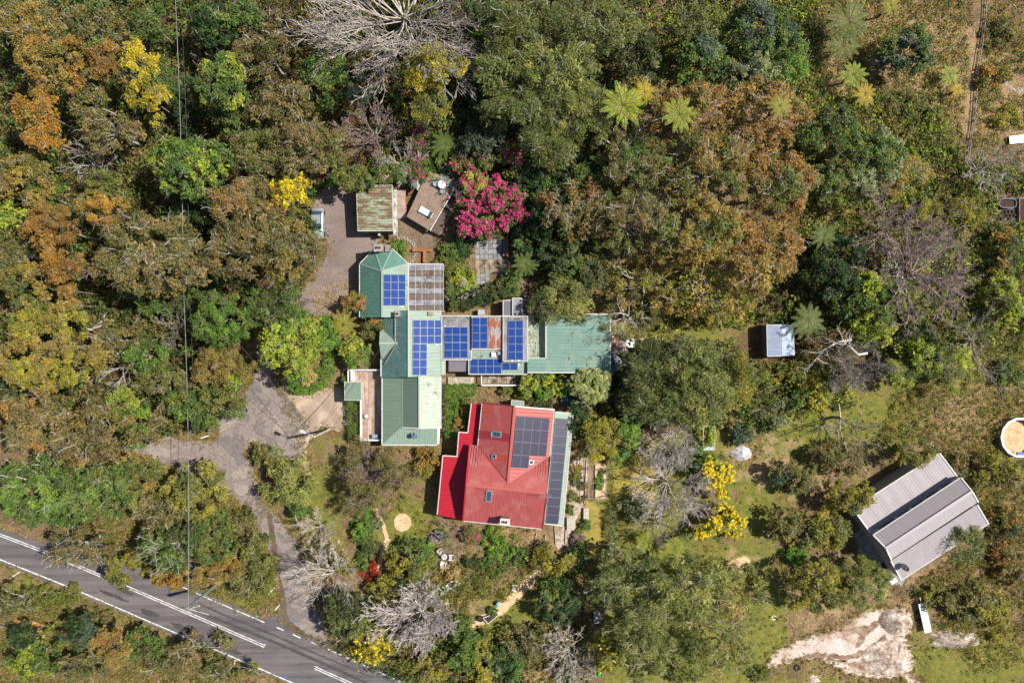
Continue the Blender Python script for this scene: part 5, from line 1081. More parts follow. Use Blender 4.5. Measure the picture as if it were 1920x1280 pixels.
hedge([(533, 716), (545, 704), (575, 700), (605, 690), (612, 650), (622, 655), (623, 700), (608, 722), (580, 738), (548, 736)], 1.6, 'bright', 'curved lime green hedge wrapping the foot of the lime yellow tree')
topiary(576, 707, 15, 15, 2.6, 'tan', 'dry straw coloured grass clump beside the curved hedge', name='grass_clump', cat='grass clump')
fern(643, 609, 27, 3.4, 'yolive', 'golden tree fern between the lime tree and the green house')
shrub(664, 567, 22, 16, 4.5, 'autumn', 'green and orange tipped shrub at the lower left corner of the teal roof')
shrub(696, 608, 26, 24, 4, 'olive', 'orange-tipped dark shrub under the corner of the teal roof', pal2='autumn')
shrub(663, 662, 33, 30, 4.5, 'bright', 'round bright green shrub above the west deck', pal2='ygreen', f2=.5)
topiary(647, 712, 8, 9, 1.6, 'green', 'small round green bush beside the deck landing')
hedge([(651, 752), (674, 752), (673, 822), (653, 824)], 1.3, 'green', 'straight dark green hedge along the west deck')
hedge([(836, 722), (891, 722), (889, 741), (858, 744), (855, 820), (836, 820)], 1.4, 'bright', 'L-shaped bright green clipped hedge between the two houses')
# centre
shrub(867, 790, 16, 25, 2.6, 'autumn', 'orange and yellow leafed shrub beside the bright red verandah')
shrub(868, 756, 16, 12, 1.8, 'olive', 'small pale green shrub at the end of the L-shaped hedge', sty='loose')
shrub(800, 868, 28, 28, 3.2, 'autumn', 'orange brown shrub at the lower left of the red verandah')
shrub(1060, 560, 46, 44, 7, 'feather', 'rounded olive yellow tree over the top edge of the pale teal roof', sty='feather', name='olive_tree', cat='tree')
shrub(1014, 575, 26, 28, 6, 'darkolive', 'dark half of foliage left of the rounded olive yellow tree', sty='loose')
shrub(1110, 724, 40, 32, 5.5, 'cream', 'cream green rounded bush at the bottom right corner of the teal roof', sty='dome', lump=.5)
shrub(1022, 724, 48, 26, 3.4, 'ygreen', 'row of bright green shrub below the pale teal roof', pal2='bright', f2=.4)
shrub(1065, 722, 18, 14, 3, 'bright', 'small bright shrub squeezed between the green row and the cream bush')
for i, (x, y, l) in enumerate(((978, 738, 'dark green mound left of the striped fan-leaved plants'), (948, 732, 'small olive mound above the small green shed'))): topiary(x, y, 14, 10, 1.2, 'olive', l)
for i, (x, y, l) in enumerate(((992, 748, 'leftmost of the three flat dark green mounds behind the red house'), (1008, 752, 'middle one of the three flat dark green mounds behind the red house'), (1024, 755, 'rightmost of the three flat dark green mounds behind the red house'))): topiary(x, y, 12, 11, 1.1, 'darkolive', l, group='flat green mounds behind the red house')
shrub(1085, 790, 22, 34, 5, 'dark', 'dark green shrub at the top right corner of the lean-to')
wattle(1130, 822, 46, 42, 6.5, 'yolive', 'olive yellow rounded tree right of the solar lean-to', lump=.4, name='fruit_tree')
broad(1183, 805, 20, 38, 6, 'bright', 'bright green narrow tree right of the olive yellow tree')
shrub(1163, 852, 18, 18, 3.5, 'bright', 'low bright green shrub at the foot of the narrow green tree')
for x, y, rx, ry, h, pal, l in ((840, 500, 40, 18, 2, 'olive', 'low olive shrub at the end of the clear roofed pergola'), (845, 470, 30, 16, 1.8, 'green', 'small green bush below the timber deck'), (865, 520, 26, 24, 2.4, 'ygreen', 'yellow green shrub right of the striped mat'), (845, 555, 14, 24, 2.6, 'green', 'narrow green shrub against the pergola edge'),
     (748, 465, 16, 16, 2, 'bright', 'bright green shrub inside the ring of rocks'), (890, 555, 36, 18, 2, 'dark', 'shaded shrub above the flat grey roof'), (930, 545, 34, 18, 2.4, 'darkolive', 'dark olive shrub above the solar bays'), (960, 530, 16, 30, 3, 'green', 'green shrub column right of the paved path'),
     (975, 440, 14, 44, 4, 'green', 'tall green shrubs beside the orange timber bench'), (868, 450, 18, 36, 2.4, 'dark', 'dark green shrub left of the paved path'), (865, 570, 20, 12, 2, 'darkolive', 'low dark shrub beside the pergola foot')):
    shrub(x, y, rx, ry, h, pal, l)
bare_tree(880, 545, 26, 4, 'small white leafless shrub above the flat roofed bays', M_BARKPALE, 7, (5, 4), thick=.05, cat='shrub', name='bare_shrub')
# the conifers at the top centre
C_ = [(985, 45, 86, 56, 13, 'conifer', 'broad feathery conifer at the top edge right of the giant bare tree'), (1115, 35, 90, 52, 13.5, 'conifer', 'second feathery conifer along the top edge, right of the first'), (950, 120, 66, 50, 12, 'conifer', 'dark feathery conifer right of the mustard yellow tree'),
      (1045, 125, 76, 54, 14, 'feather', 'light feathery conifer in the middle of the conifer stand'), (985, 195, 78, 50, 12.5, 'conifer', 'lower left conifer of the stand'), (1085, 205, 66, 56, 12.5, 'feather', 'pale sage tipped conifer at the right of the stand'), (1035, 262, 56, 44, 11, 'conifer', 'southernmost feathery conifer above the dark gap')]
for a in C_: conif(*a[:6], a[6], pal2='olive' if a[5] == 'conifer' else 'conifer', f2=.25, limbs=6, show=.5, bark=M_BARKPALE, dens=1.25)
broad(905, 30, 34, 46, 9, 'dark', 'dark green tree between the giant bare tree and the conifers')
broad(920, 180, 34, 50, 8, 'dark', 'shaded dark tree left of the lower conifers')
bare_tree(900, 95, 38, 9, 'grey hanging leafless branches right of the mustard yellow tree', M_BARKGREY, 7, (6, 4), thick=.08)
broad(1075, 325, 66, 50, 8, 'dark', 'dark green glossy tree under the southern conifers', pal2='green', f2=.35)
broad(1005, 330, 44, 66, 6, 'dark', 'deep shaded tree right of the magenta shrubs')
broad(1010, 435, 44, 60, 5.5, 'dark', 'deep green shaded bush below the magenta group on the right')
broad(1080, 470, 60, 46, 7, 'darkolive', 'dark olive tree above the rounded olive yellow tree', pal2='green')
# the big brown gum and neighbours
gum(1075, 385, 66, 52, 11, 'brown', 'sparse brown gum with grey twigs right of the magenta shrubs', pal2='rust', f2=.3, dens=.6, limbs=12)
gum(1205, 190, 62, 46, 11, 'goldbrown', 'golden gum at the foot of the grassy slope', pal2='yolive', f2=.35, dens=.8)
gum(1200, 290, 84, 62, 12, 'olivebrown', 'mottled brown green gum with a long dark branch', pal2='green', f2=.3, limbs=14)
gum(1310, 205, 80, 58, 13, 'rust', 'orange brown gum below the dark blue-green tree', pal2='goldbrown', f2=.4, limbs=8, show=.5)
gum(1442, 205, 74, 70, 13.5, 'rust', 'tall orange brown gum at the upper right of the brown mass', pal2='goldbrown', f2=.45, limbs=8, show=.5)
gum(1340, 310, 86, 66, 14, 'goldbrown', 'speckled tawny gum in the middle of the brown mass', pal2='olive', f2=.45, limbs=14)
gum(1465, 345, 70, 76, 13, 'rust', 'orange gum on the right flank of the brown mass', pal2='olive', f2=.4, limbs=10)
gum(1195, 405, 86, 60, 12.5, 'brown', 'brown gum with a dark fallen bough right of the sparse one', pal2='olive', f2=.4, limbs=14)
gum(1310, 430, 90, 66, 14, 'goldbrown', 'large golden brown gum in the lower middle of the brown mass', pal2='olive', f2=.35, limbs=14)
gum(1430, 470, 84, 70, 12.5, 'rust', 'orange brown gum above the bluish tin shed', pal2='goldbrown', f2=.45, limbs=14)
gum(1220, 530, 84, 54, 8.5, 'yolive', 'open yellow olive gum with grass showing through, above the timber steps', pal2='goldbrown', f2=.4, dens=.5, limbs=12)
gum(1340, 545, 84, 56, 9.5, 'goldbrown', 'golden open gum at the bottom of the brown mass', pal2='yolive', f2=.45, dens=.65, limbs=12)
bare_tree(1165, 600, 44, 9, 'leafless brown branch fork overhanging the end of the teal roof', M_BARKGREY, 5, (5, 4), thick=.1)
bare_tree(1192, 590, 66, 11.5, 'open thin-leaved gum whose limbs throw their shade on the teal roof', M_BARKPALE, 9, (6, 5), thick=.16, leaves=('olivebrown', .8))
broad(1120, 505, 46, 40, 7, 'darkolive', 'dark scrubby tree right of the rounded olive yellow tree', pal2='olivebrown', f2=.4, show=.5)
fern(1168, 196, 36, 13, 'ygreen', 'lime yellow tree fern at the right edge of the conifers')
fern(1208, 172, 20, 12, 'yellow', 'small golden tree fern above the lime yellow one')
fern(1273, 214, 28, 14.5, 'ygreen', 'bright lime tree fern alone in the brown mass')
fern(1462, 198, 22, 14.5, 'yolive', 'gold tree fern head among the tall orange brown leaves')
broad(1200, 90, 40, 50, 8, 'darkolive', 'dark olive tree between the conifers and the grassy slope')
broad(1325, 110, 50, 50, 9, 'green', 'spiky dark green tree throwing black shade on the grassy slope', pal2='blue')
broad(1325, 35, 60, 38, 9, 'olive', 'grey olive tree at the top edge beyond the grassy slope', pal2='conifer', sty='loose')
broad(1440, 45, 66, 55, 10, 'blue', 'dark blue-green tree at the top edge', pal2='green', f2=.45)
broad(1480, 105, 44, 50, 9, 'green', 'green tree under the blue-green one', pal2='bright')
broad(1420, 128, 48, 30, 10.5, 'sage', 'pale sage tree on top of the tall orange brown gum', sty='loose')
fern(1592, 40, 42, 4.5, 'olive', 'wide olive tree fern at the top right', nf=15)
fern(1580, 85, 32, 4, 'olive', 'tree fern with long brown fronds left of the blue-green bush')
fern(1670, 10, 20, 4, 'yolive', 'tree fern cut by the top edge at the right')
fern(1600, 140, 26, 3.5, 'ygreen', 'two-tone tree fern above the bright small one')
fern(1622, 176, 22, 3.5, 'yellow', 'bright yellow tree fern throwing a thin stem shadow')
fern(1795, 168, 14, 2, 'yellow', 'little yellow fern beside the stone drain')
fern(1780, 140, 20, 2, 'ygreen', 'green yellow fern left of the stone drain')
shrub(1715, 85, 52, 44, 7, 'green', 'blue-green bushy tree standing alone at the upper right', pal2='blue', f2=.5, cat='tree')
broad(1570, 245, 62, 54, 9, 'green', 'green tree below the brown fern slope', pal2='darkolive', f2=.3)
broad(1655, 290, 52, 48, 9, 'green', 'soft green tree with grey tips on the right slope', pal2='sage', f2=.3)
broad(1585, 335, 56, 46, 8.5, 'olive', 'olive green tree right of the orange gum', pal2='green', f2=.5)
shrub(1622, 335, 34, 32, 8.5, 'sage', 'pale grey-green shrub in the middle of the green slope')
gum(1700, 320, 52, 40, 7, 'goldbrown', 'tawny scrub tree left of the stone drain', pal2='olive')
bare_tree(1690, 420, 74, 10, 'mauve leafless tree above the great tangled one', M_BARKMAUVE, 12, (7, 5, 3), thick=.13)
bare_tree(1760, 505, 128, 14, 'great tangled leafless tree with pale limbs on the right', M_BARKMAUVE, 18, (6, 5, 4), thick=.3, rmin=.022, wob=.26)
bare_tree(1745, 495, 62, 15, 'whitish inner fork rising from the great tangled tree', M_BARKPALE, 11, (5, 4), thick=.2, wob=.25)
bare_tree(1880, 305, 56, 9, 'pale leafless tree on the right edge with a black trunk shadow', M_BARKPALE, 11, (7, 5), thick=.1)
shrub(1820, 400, 36, 34, 4, 'yolive', 'orange yellow spiky bush left of the black plant pots', sty='feather')
shrub(1745, 395, 40, 26, 4.5, 'yolive', 'olive yellow bush behind the mauve leafless tree', sty='loose')
wattle(1700, 560, 62, 44, 7, 'olive', 'olive tree in the shade of the great tangled tree', pal2='ygreen', sty='loose')
broad(1590, 500, 52, 66, 8, 'dark', 'dark shaded conifer left of the great tangled tree')
broad(1640, 560, 54, 60, 8, 'green', 'mottled green tree below the dark conifer', pal2='ygreen', f2=.4)
wattle(1655, 620, 30, 26, 7, 'ygreen', 'lime tree right of the fallen pale log')
broad(1742, 660, 50, 60, 6.5, 'darkolive', 'dark olive tree under the black bare boughs', pal2='ygreen', f2=.3)
wattle(1795, 690, 42, 40, 6.5, 'ygreen', 'lime olive tree below the great tangled tree', pal2='olive', f2=.4)
wattle(1700, 700, 34, 26, 5.5, 'ygreen', 'small lime bush above the right lawn')
bare_tree(1860, 640, 92, 9, 'dark leafless boughs spreading from the right edge', M_BARKGREY, 9, (6, 5), thick=.14, sector=(1.6, 5.2))
broad(1895, 560, 34, 50, 6, 'ygreen', 'lime tree on the right edge below the tangled tree', pal2='olive')
broad(1900, 470, 30, 44, 5, 'darkolive', 'dark green tree on the right edge beside the pots', pal2='autumn')
broad(1905, 700, 26, 26, 3, 'green', 'small green bush at the right edge by the straw slope')
bare_tree(1612, 690, 62, 9, 'dense grey leafless bush tree right of the tin shed', M_BARKGREY, 16, (8, 6, 3), thick=.11)
bare_tree(1560, 650, 48, 6, 'grey leafless twigs right beside the bluish tin shed', M_BARKGREY, 8, (6, 4), thick=.06, leaves=('rust', .4))
bare_tree(1600, 790, 84, 8, 'leafless tree with long dark limbs fallen across the right lawn', M_BARKGREY, 8, (5, 4), thick=.12, sector=(3.6, 6.6))
fern(1515, 600, 34, 3.2, 'green', 'green tree fern in shade right above the bluish tin shed')
fern(1545, 440, 24, 5, 'green', 'green tree fern left of the mauve leafless tree')
# right of centre
for a in ((1225, 690, 62, 46, 9, 'darkolive', 'dark conifer right of the round water tank'), (1240, 755, 62, 42, 9.5, 'conifer', 'tall conifer with sunlit right side, lower left of the pair'), (1322, 745, 62, 56, 11, 'feather', 'big pale feathery conifer beside the mustard conifer'), (1300, 670, 66, 40, 9, 'conifer', 'upper conifer just below the timber steps')):
    conif(*a[:6], a[6], pal2='conifer', f2=.3, dens=1.3)
conif(1390, 712, 32, 62, 8, 'yolive', 'mustard green conifer left of the right lawn', pal2='olive', f2=.35, dens=1.2)
broad(1160, 740, 34, 40, 4, 'dark', 'deep shaded shrub under the dark conifer beside the path', pal2='autumn', f2=.2)
shrub(1480, 705, 62, 26, 3, 'olive', 'low olive shrubs beneath the bluish tin shed', pal2='yolive', f2=.4)
shrub(1530, 740, 40, 34, 4, 'yolive', 'olive yellow bush left of the dense grey leafless tree', pal2='green')
shrub(1455, 775, 40, 34, 3.5, 'sage', 'grey-green loose shrub on the left of the right lawn', sty='loose', pal2='green')
shrub(1390, 815, 22, 22, 2.5, 'blue', 'blue-green round shrub beside the metal frame')
bare_tree(1272, 818, 58, 9, 'white starburst leafless tree below the conifers', M_BARKPALE, 15, (8, 6), thick=.09, rmin=.022)
bare_tree(1225, 845, 38, 5, 'small brown leafless shrub left of the white starburst tree', M_BARKGREY, 8, (6, 4), thick=.05, cat='shrub', name='bare_shrub')
bare_tree(1262, 912, 84, 8, 'wide grey leafless orchard tree casting fan shadows on the ochre lawn', M_BARKASH2, 18, (8, 5, 3), thick=.12, rmin=.02)
bare_tree(1240, 990, 54, 6.5, 'lower grey leafless orchard tree beside the blue-grey border', M_BARKGREY, 11, (7, 5), thick=.08)
shrub(1305, 865, 40, 24, 4, 'bright', 'bright green shrub left of the blue garden chairs', pal2='green')
shrub(1330, 815, 16, 26, 3, 'ygreen', 'lime bush inside the metal frame')
wattle(1350, 885, 27, 34, 5, 'olive', 'upper blazing yellow blossom bush', bloom=('bloom', 230, .16, 15), name='flowering_wattle', dens=.6)
wattle(1350, 935, 17, 20, 4, 'olive', 'small middle clump of yellow blossom', bloom=('bloom', 70, .16, 14), name='flowering_wattle', dens=.5)
wattle(1362, 985, 38, 30, 5, 'olive', 'lower blazing yellow blossom bush', bloom=('bloom', 230, .16, 15), name='flowering_wattle', dens=.6)
wattle(1315, 1003, 18, 12, 3.5, 'olive', 'thin yellow blossom spray at the left of the lower blossom bush', bloom=('bloom', 40, .2, 14), name='flowering_wattle', dens=.5)
fern(1265, 1025, 20, 3, 'ygreen', 'green tree fern, left one of the pair under the orchard trees')
fern(1285, 1012, 14, 3, 'green', 'green tree fern, right one of the pair under the orchard trees')
fern(1210, 1010, 18, 2.4, 'ygreen', 'yellowish tree fern beside the blue-grey border')
# feathery olive giant at the bottom
for a in ((1170, 1095, 62, 56, 9, 'conifer', 'conifer', 'dark feathery tree right of the red-leaf path'), (1265, 1110, 78, 60, 11, 'feather', 'conifer', 'pale feathery tree at the upper part of the bottom grove'), (1375, 1120, 82, 62, 8.5, 'feather', 'tan', 'thin feathery tree above the dirt track'),
          (1215, 1195, 76, 58, 11, 'feather', 'feather', 'olive feathery tree at the left of the bottom grove'), (1325, 1200, 86, 60, 11.5, 'feather', 'olive', 'broad feathery tree in the middle of the bottom grove'), (1375, 1240, 44, 40, 9, 'feather', 'tan', 'feathery tree reaching the start of the dirt track'), (1265, 1265, 84, 34, 10, 'feather', 'feather', 'feathery tree cut by the bottom edge')):
    conif(*a[:6], a[7], pal2=a[6], f2=.3, dens=.75 if a[3] in (52, 62, 60) else .85, limbs=10, show=.7, bark=M_BARKPALE)
wattle(1145, 1225, 34, 44, 7, 'olive', 'olive tree with orange-yellow flecks beside the red-leaf path', bloom=('bloom', 60, .12, 8))
shrub(1190, 950, 26, 40, 2.5, 'sage', 'pale grey green border plants beside the ochre lawn', sty='loose')
# lower right
shrub(1500, 900, 42, 34, 5, 'olivebrown', 'dark olive tree with a black shadow in the grass left of the barn', cat='tree', pal2='blue', f2=.2)
shrub(1585, 862, 50, 32, 5, 'brown', 'brown shrub just above the barn corner', pal2='olivebrown')
wattle(1605, 935, 38, 34, 6.5, 'yolive', 'golden tree overlapping the left corner of the barn', pal2='olive', f2=.3)
wattle(1728, 850, 34, 26, 6, 'yolive', 'golden olive bush overlapping the top edge of the barn', pal2='olive')
shrub(1480, 985, 34, 32, 4.5, 'olivebrown', 'round brown green tree throwing shade to its left', cat='tree', pal2='brown')
shrub(1560, 1000, 46, 40, 5, 'olive', 'olive shrub tree left of the barn concrete', pal2='yolive', f2=.4, cat='tree')
shrub(1500, 1045, 24, 18, 2.5, 'bright', 'bright green low shrub under the round brown green tree')
wattle(1540, 1112, 60, 52, 8, 'yolive', 'large golden olive tree above the dirt track', pal2='olive', f2=.35)
wattle(1628, 1100, 52, 46, 7, 'olive', 'olive green tree below the concrete pad', pal2='feather')
conif(1818, 1022, 40, 34, 6, 'conifer', 'spiky olive conifer shading the lower edge of the barn roof')
shrub(1890, 890, 42, 34, 5, 'yolive', 'mustard bush at the right edge below the round pool', pal2='olivebrown')
shrub(1800, 880, 30, 34, 3, 'brown', 'dull brown bush between the barn and the round pool', sty='loose')
shrub(1770, 1128, 34, 22, 2.4, 'olivebrown', 'olive brown scrub right of the white trailer top', pal2='yolive')
shrub(1840, 1140, 44, 34, 3, 'olivebrown', 'brown olive scrub in the lower right corner area', pal2='yolive')
shrub(1885, 1165, 22, 42, 3, 'yolive', 'golden scrub along the right edge')
shrub(1905, 1060, 26, 40, 3.5, 'brown', 'rusty brown scrub on the right edge', pal2='rust')
shrub(1425, 1265, 20, 12, 1.2, 'olive', 'low olive plant beside the black tyre at the bottom')
shrub(1900, 985, 28, 30, 3, 'darkolive', 'dark shrub on the right edge beside the barn', pal2='autumn')
for x, y, rx, ry, pal, l in ((1880, 60, 30, 26, 'olivebrown', 'brown scrub at the top right corner'), (1870, 140, 34, 22, 'autumn', 'orange green scrub right of the stone drain'), (1895, 215, 30, 24, 'yolive', 'golden weeping bush at the right edge'), (1700, 190, 60, 30, 'olivebrown', 'low brown olive scrub left of the stone drain'), (1690, 245, 40, 26, 'olivebrown', 'brown scrub on the slope below the blue-green bushy tree'), (1760, 240, 26, 40, 'olive', 'green scrub along the left of the stone drain'), (1860, 330, 40, 26, 'olive', 'olive scrub below the pale leafless tree'), (1640, 150, 24, 20, 'brown', 'brown scrub between the ferns'), (1880, 445, 24, 20, 'bright', 'bright green bush beneath the plant pots')):
    shrub(x, y, rx, ry, 2.2, pal, l, sty='loose')
# bottom left
broad(75, 930, 110, 74, 12, 'green', 'wide fresh green tree above the road at the left edge', pal2='bright', f2=.4, show=.7, limbs=16, bark=M_BARKPALE, lump=.35)
broad(190, 925, 58, 48, 10.5, 'green', 'green tree right of the wide fresh green one', pal2='olive', show=.6, limbs=10, bark=M_BARKPALE)
gum(135, 1030, 66, 42, 9, 'brown', 'brown wispy gum leaning over the road at the left', dens=.55, limbs=12)
broad(250, 890, 46, 34, 8, 'olive', 'olive tree below the driveway\'s left arm', pal2='goldbrown')
wattle(355, 930, 62, 56, 8, 'yolive', 'golden olive tree crossed by the power line below the driveway', pal2='olive', f2=.5)
gum(290, 965, 46, 30, 8.5, 'brown', 'brown gum with a white diagonal bough below the driveway', dens=.8)
broad(310, 1032, 66, 46, 9, 'green', 'green tree covered in white lichen twigs above the road', show=1.4, limbs=30, bark=M_BARKPALE, pal2='darkolive')
broad(385, 1010, 44, 48, 8, 'green', 'green tree right of the lichen-covered one', pal2='olive', f2=.4)
wattle(225, 1075, 42, 26, 7, 'yolive', 'golden olive tree at the road edge', pal2='olive')
wattle(330, 1090, 52, 26, 7.5, 'goldbrown', 'golden brown tree at the road edge left of the utility pole', pal2='orange', f2=.3)
wattle(415, 1065, 34, 28, 6, 'goldbrown', 'rounded golden brown tree right above the utility pole', pal2='orange')
gum(468, 1070, 44, 60, 5, 'olive', 'loose olive scrub tree inside the driveway loop', pal2='olivebrown', dens=.9, show=.2)
shrub(430, 985, 44, 26, 4, 'olivebrown', 'brown green scrub inside the driveway loop', sty='loose')
broad(140, 1190, 32, 30, 7, 'dark', 'dark blue-green round tree below the road', pal2='blue')
broad(45, 1245, 56, 40, 7, 'ygreen', 'bright lime tree in the bottom left corner', pal2='green', f2=.4)
broad(35, 1200, 34, 24, 6, 'dark', 'dark green tree at the left edge below the clay patch')
wattle(205, 1220, 44, 38, 7.5, 'goldbrown', 'golden brown wattle below the road', pal2='rust')
broad(258, 1215, 38, 24, 6, 'green', 'green bush right of the golden brown wattle below the road')
gum(135, 1262, 60, 26, 7, 'olivebrown', 'brown scrub gum on the bottom edge', dens=.9)
gum(330, 1240, 76, 36, 6.5, 'olivebrown', 'wide brown scrub gum below the road', pal2='brown', dens=.75)
gum(420, 1262, 46, 24, 5, 'olive', 'olive scrub gum on the bottom edge close to the road', pal2='olivebrown', dens=.8)
gum(20, 1130, 34, 36, 6, 'olivebrown', 'brown scrub at the left edge between the road and the clay patch', dens=.8)
shrub(90, 1120, 60, 22, 2.2, 'olive', 'low green scrub on the verge below the road', sty='loose')
shrub(180, 1160, 34, 16, 2, 'olivebrown', 'low brown scrub on the verge', sty='loose')
# island and lower middle
shrub(493, 858, 26, 22, 3.5, 'olivebrown', 'dark olive shrub at the tip of the driveway island', pal2='olive')
shrub(515, 850, 14, 12, 3, 'sage', 'grey green bush right at the tip of the island')
shrub(534, 910, 46, 44, 6, 'feather', 'feathery olive tree on the driveway island', sty='feather', name='weeping_tree', cat='tree')
shrub(560, 955, 20, 16, 3, 'green', 'dark green bush at the lower end of the island')
bare_tree(692, 897, 70, 4.0, 'sprawling mauve leafless bush bed below the green house', M_BARKMAUVE, 26, (8, 6, 3), thick=.05, cat='shrub', name='bare_shrub', rmin=.018, flatness=1.0, leaves=('olivebrown', .25))
bare_tree(592, 995, 38, 5, 'round grey leafless shrub beside the slatted bench', M_BARKPALE, 12, (7, 5), thick=.06, cat='shrub', name='bare_shrub')
bare_tree(612, 1090, 66, 8, 'pale leafless tree hanging over the driveway mouth', M_BARKPALE, 15, (8, 6), thick=.12)
shrub(590, 1045, 36, 24, 2.6, 'olivebrown', 'brown green low shrub beneath the slatted bench', sty='loose')
shrub(640, 1060, 26, 20, 2.4, 'yolive', 'lime flecked shrub above the pale leafless tree', sty='loose')
shrub(680, 1000, 24, 26, 3, 'bright', 'bright green shrub left of the mulch circle', pal2='green')
topiary(693, 1026, 15, 14, 2.2, 'darkolive', 'dark round bush left of the big glossy shrub')
shrub(680, 1053, 12, 20, 2.2, 'green', 'green strip shrub below the dark round bush')
shrub(680, 968, 18, 14, 2.4, 'bright', 'small bright shrub beside the dark red box')
shrub(702, 985, 12, 16, 1, 'sage', 'grey green edging plants along the curved straw path', sty='loose')
shrub(693, 1077, 20, 20, 1.8, 'red', 'scarlet leafed shrub beside the curved straw path', sty='loose', dens=1.4)
shrub(765, 1058, 42, 40, 5, 'yolive', 'big glossy yellow green shrub with a dark shadow on the lawn', pal2='green', f2=.5, name='camellia')
topiary(799, 1027, 14, 14, 1.8, 'bright', 'small rounded green bush left of the white garden chairs')
topiary(806, 1050, 10, 15, 1.6, 'green', 'smooth dark green bush left of the round table')
topiary(812, 1013, 8, 8, .9, 'lilac', 'small lilac flowering bush')
shrub(823, 1003, 11, 13, 1.2, 'blue', 'blue green shrub above the lilac bush')
bare_tree(840, 1005, 42, 2.6, 'spidery dark leafless bush below the red house', M_BARKGREY, 9, (5, 4), thick=.03, cat='shrub', name='bare_shrub')
topiary(882, 1005, 17, 17, 1.6, 'olivebrown', 'round olive bush below the red roof with a pink side', bloom=('pink', 5, .1, 8))
topiary(894, 1004, 7, 9, 1.3, 'pink', 'small pink flowering bush against the round olive bush')
for x, y, rx, ry, pal, l in ((930, 1008, 30, 18, 'bright', 'leafy green vegetable bed below the red house'), (935, 1038, 24, 18, 'bright', 'lower patch of the leafy green bed'), (880, 1055, 22, 14, 'darkolive', 'dark shrub right of the white chairs'), (925, 1060, 28, 18, 'green', 'green shrub below the leafy bed'), (965, 1035, 8, 9, 'bright', 'little bright bush left of the clipped ball'), (972, 1056, 16, 12, 'green', 'small green shrub by the straw path'), (985, 1038, 8, 10, 'green', 'narrow bush above the straw path'),
     (845, 1075, 20, 16, 'tan', 'dry tan shrub above the white bathtub'), (880, 1100, 34, 22, 'olive', 'olive brown shrub right of the white bathtub'), (910, 1085, 26, 20, 'olive', 'sparse olive shrub in the middle garden'), (822, 1112, 18, 12, 'bright', 'bright green bush below the rust round pot')):
    shrub(x, y, rx, ry, 1.2, pal, l, sty='loose', limbs=2)
topiary(974, 1045, 6, 6, .9, 'green', 'tiny clipped green ball in the lower garden')
shrub(1045, 1058, 46, 28, 4, 'yolive', 'yellow olive bush below the solar lean-to garden', sty='feather', pal2='olive')
shrub(1090, 1050, 24, 26, 3, 'dark', 'dark green shrub right of the yellow olive bush', pal2='green')
topiary(1099, 985, 10, 10, 1.1, 'green', 'clipped green ball beside the ochre lawn')
topiary(1085, 995, 7, 7, .8, 'olive', 'small olive ball left of the clipped green ball')
topiary(1085, 1013, 14, 14, .9, 'mauve', 'round mauve heather mound')
hedge([(1134, 958), (1141, 958), (1143, 1040), (1135, 1055), (1118, 1085), (1112, 1080), (1130, 1045), (1135, 1020)], .7, 'olivebrown', 'low brown hedge edging the ochre lawn')
hedge([(1144, 945), (1153, 955), (1156, 1020), (1148, 1060), (1132, 1090), (1120, 1085), (1140, 1050), (1145, 1010)], .5, 'sage', 'blue-grey low border right of the brown hedge')
for x, y, rx, ry, pal, l in ((1082, 878, 9, 7, 'autumn', 'rust coloured small shrub at the top of the pebble garden'), (1080, 892, 10, 10, 'olive', 'olive small shrub in the pebble garden'), (1082, 905, 8, 7, 'blue', 'blue-green agave-like plant in the pebble garden'), (1095, 912, 7, 7, 'brown', 'round brown plant right of the blue-green one'), (1075, 930, 6, 10, 'olivebrown', 'thin brown plant beside the lean-to'), (1070, 955, 7, 9, 'green', 'green plant between pebbles and lean-to'), (1093, 937, 9, 6, 'brown', 'small brown mound above the clipped ball'),
     (1125, 905, 8, 12, 'bright', 'bright green vegetables in the netted bed'), (1130, 888, 6, 8, 'green', 'small green plant at the top of the netted bed'), (1075, 815, 5, 8, 'yolive', 'yellow plant in the narrow bed by the lean-to'), (1075, 835, 5, 9, 'autumn', 'orange plant in the narrow bed by the lean-to')):
    shrub(x, y, rx, ry, .8, pal, l, limbs=1)
bare_tree(785, 1165, 74, 8, 'large mauve white leafless tree at the bottom centre', M_BARKASH2, 24, (8, 5, 3), thick=.17, rmin=.024)
bare_tree(788, 1100, 26, 6, 'thin white leafless tree above the large one', M_BARKPALE, 8, (6, 4), thick=.07)
bare_tree(1068, 1238, 66, 6, 'grey leafless tree on the bottom edge beside the red-leaf path', M_BARKPALE, 16, (8, 6), thick=.1)
broad(652, 1165, 44, 52, 7.5, 'darkolive', 'dense grey green tree at the driveway mouth', pal2='conifer', f2=.4)
wattle(690, 1215, 44, 36, 6, 'yolive', 'yellow flowering tree at the road\'s edge', bloom=('bloom', 110, .2, 12))
shrub(730, 1110, 42, 26, 4, 'yolive', 'yellow green shrub between the scarlet shrub and the bare tree', pal2='olive')
shrub(748, 1095, 22, 14, 3.5, 'dark', 'dark green bush below the big glossy shrub')
broad(868, 1225, 34, 44, 5, 'green', 'green bush right of the large mauve white tree', pal2='bright')
wattle(800, 1262, 46, 22, 4, 'yolive', 'yellow bush on the bottom edge under the bare tree')
wattle(905, 1245, 34, 40, 5, 'yolive', 'mustard bush on the bottom edge', pal2='olive')
broad(950, 1250, 34, 34, 5, 'dark', 'dark bush on the bottom edge centre', pal2='green')
gum(985, 1215, 44, 34, 5, 'olivebrown', 'brown twiggy gum at the bottom below the small lawn', dens=.7)
broad(1045, 1135, 44, 46, 5, 'dark', 'shaded dark green bush right of the small lawn', pal2='green', f2=.25)
wattle(1010, 1270, 40, 16, 3, 'tan', 'pale dry shrub on the bottom edge')
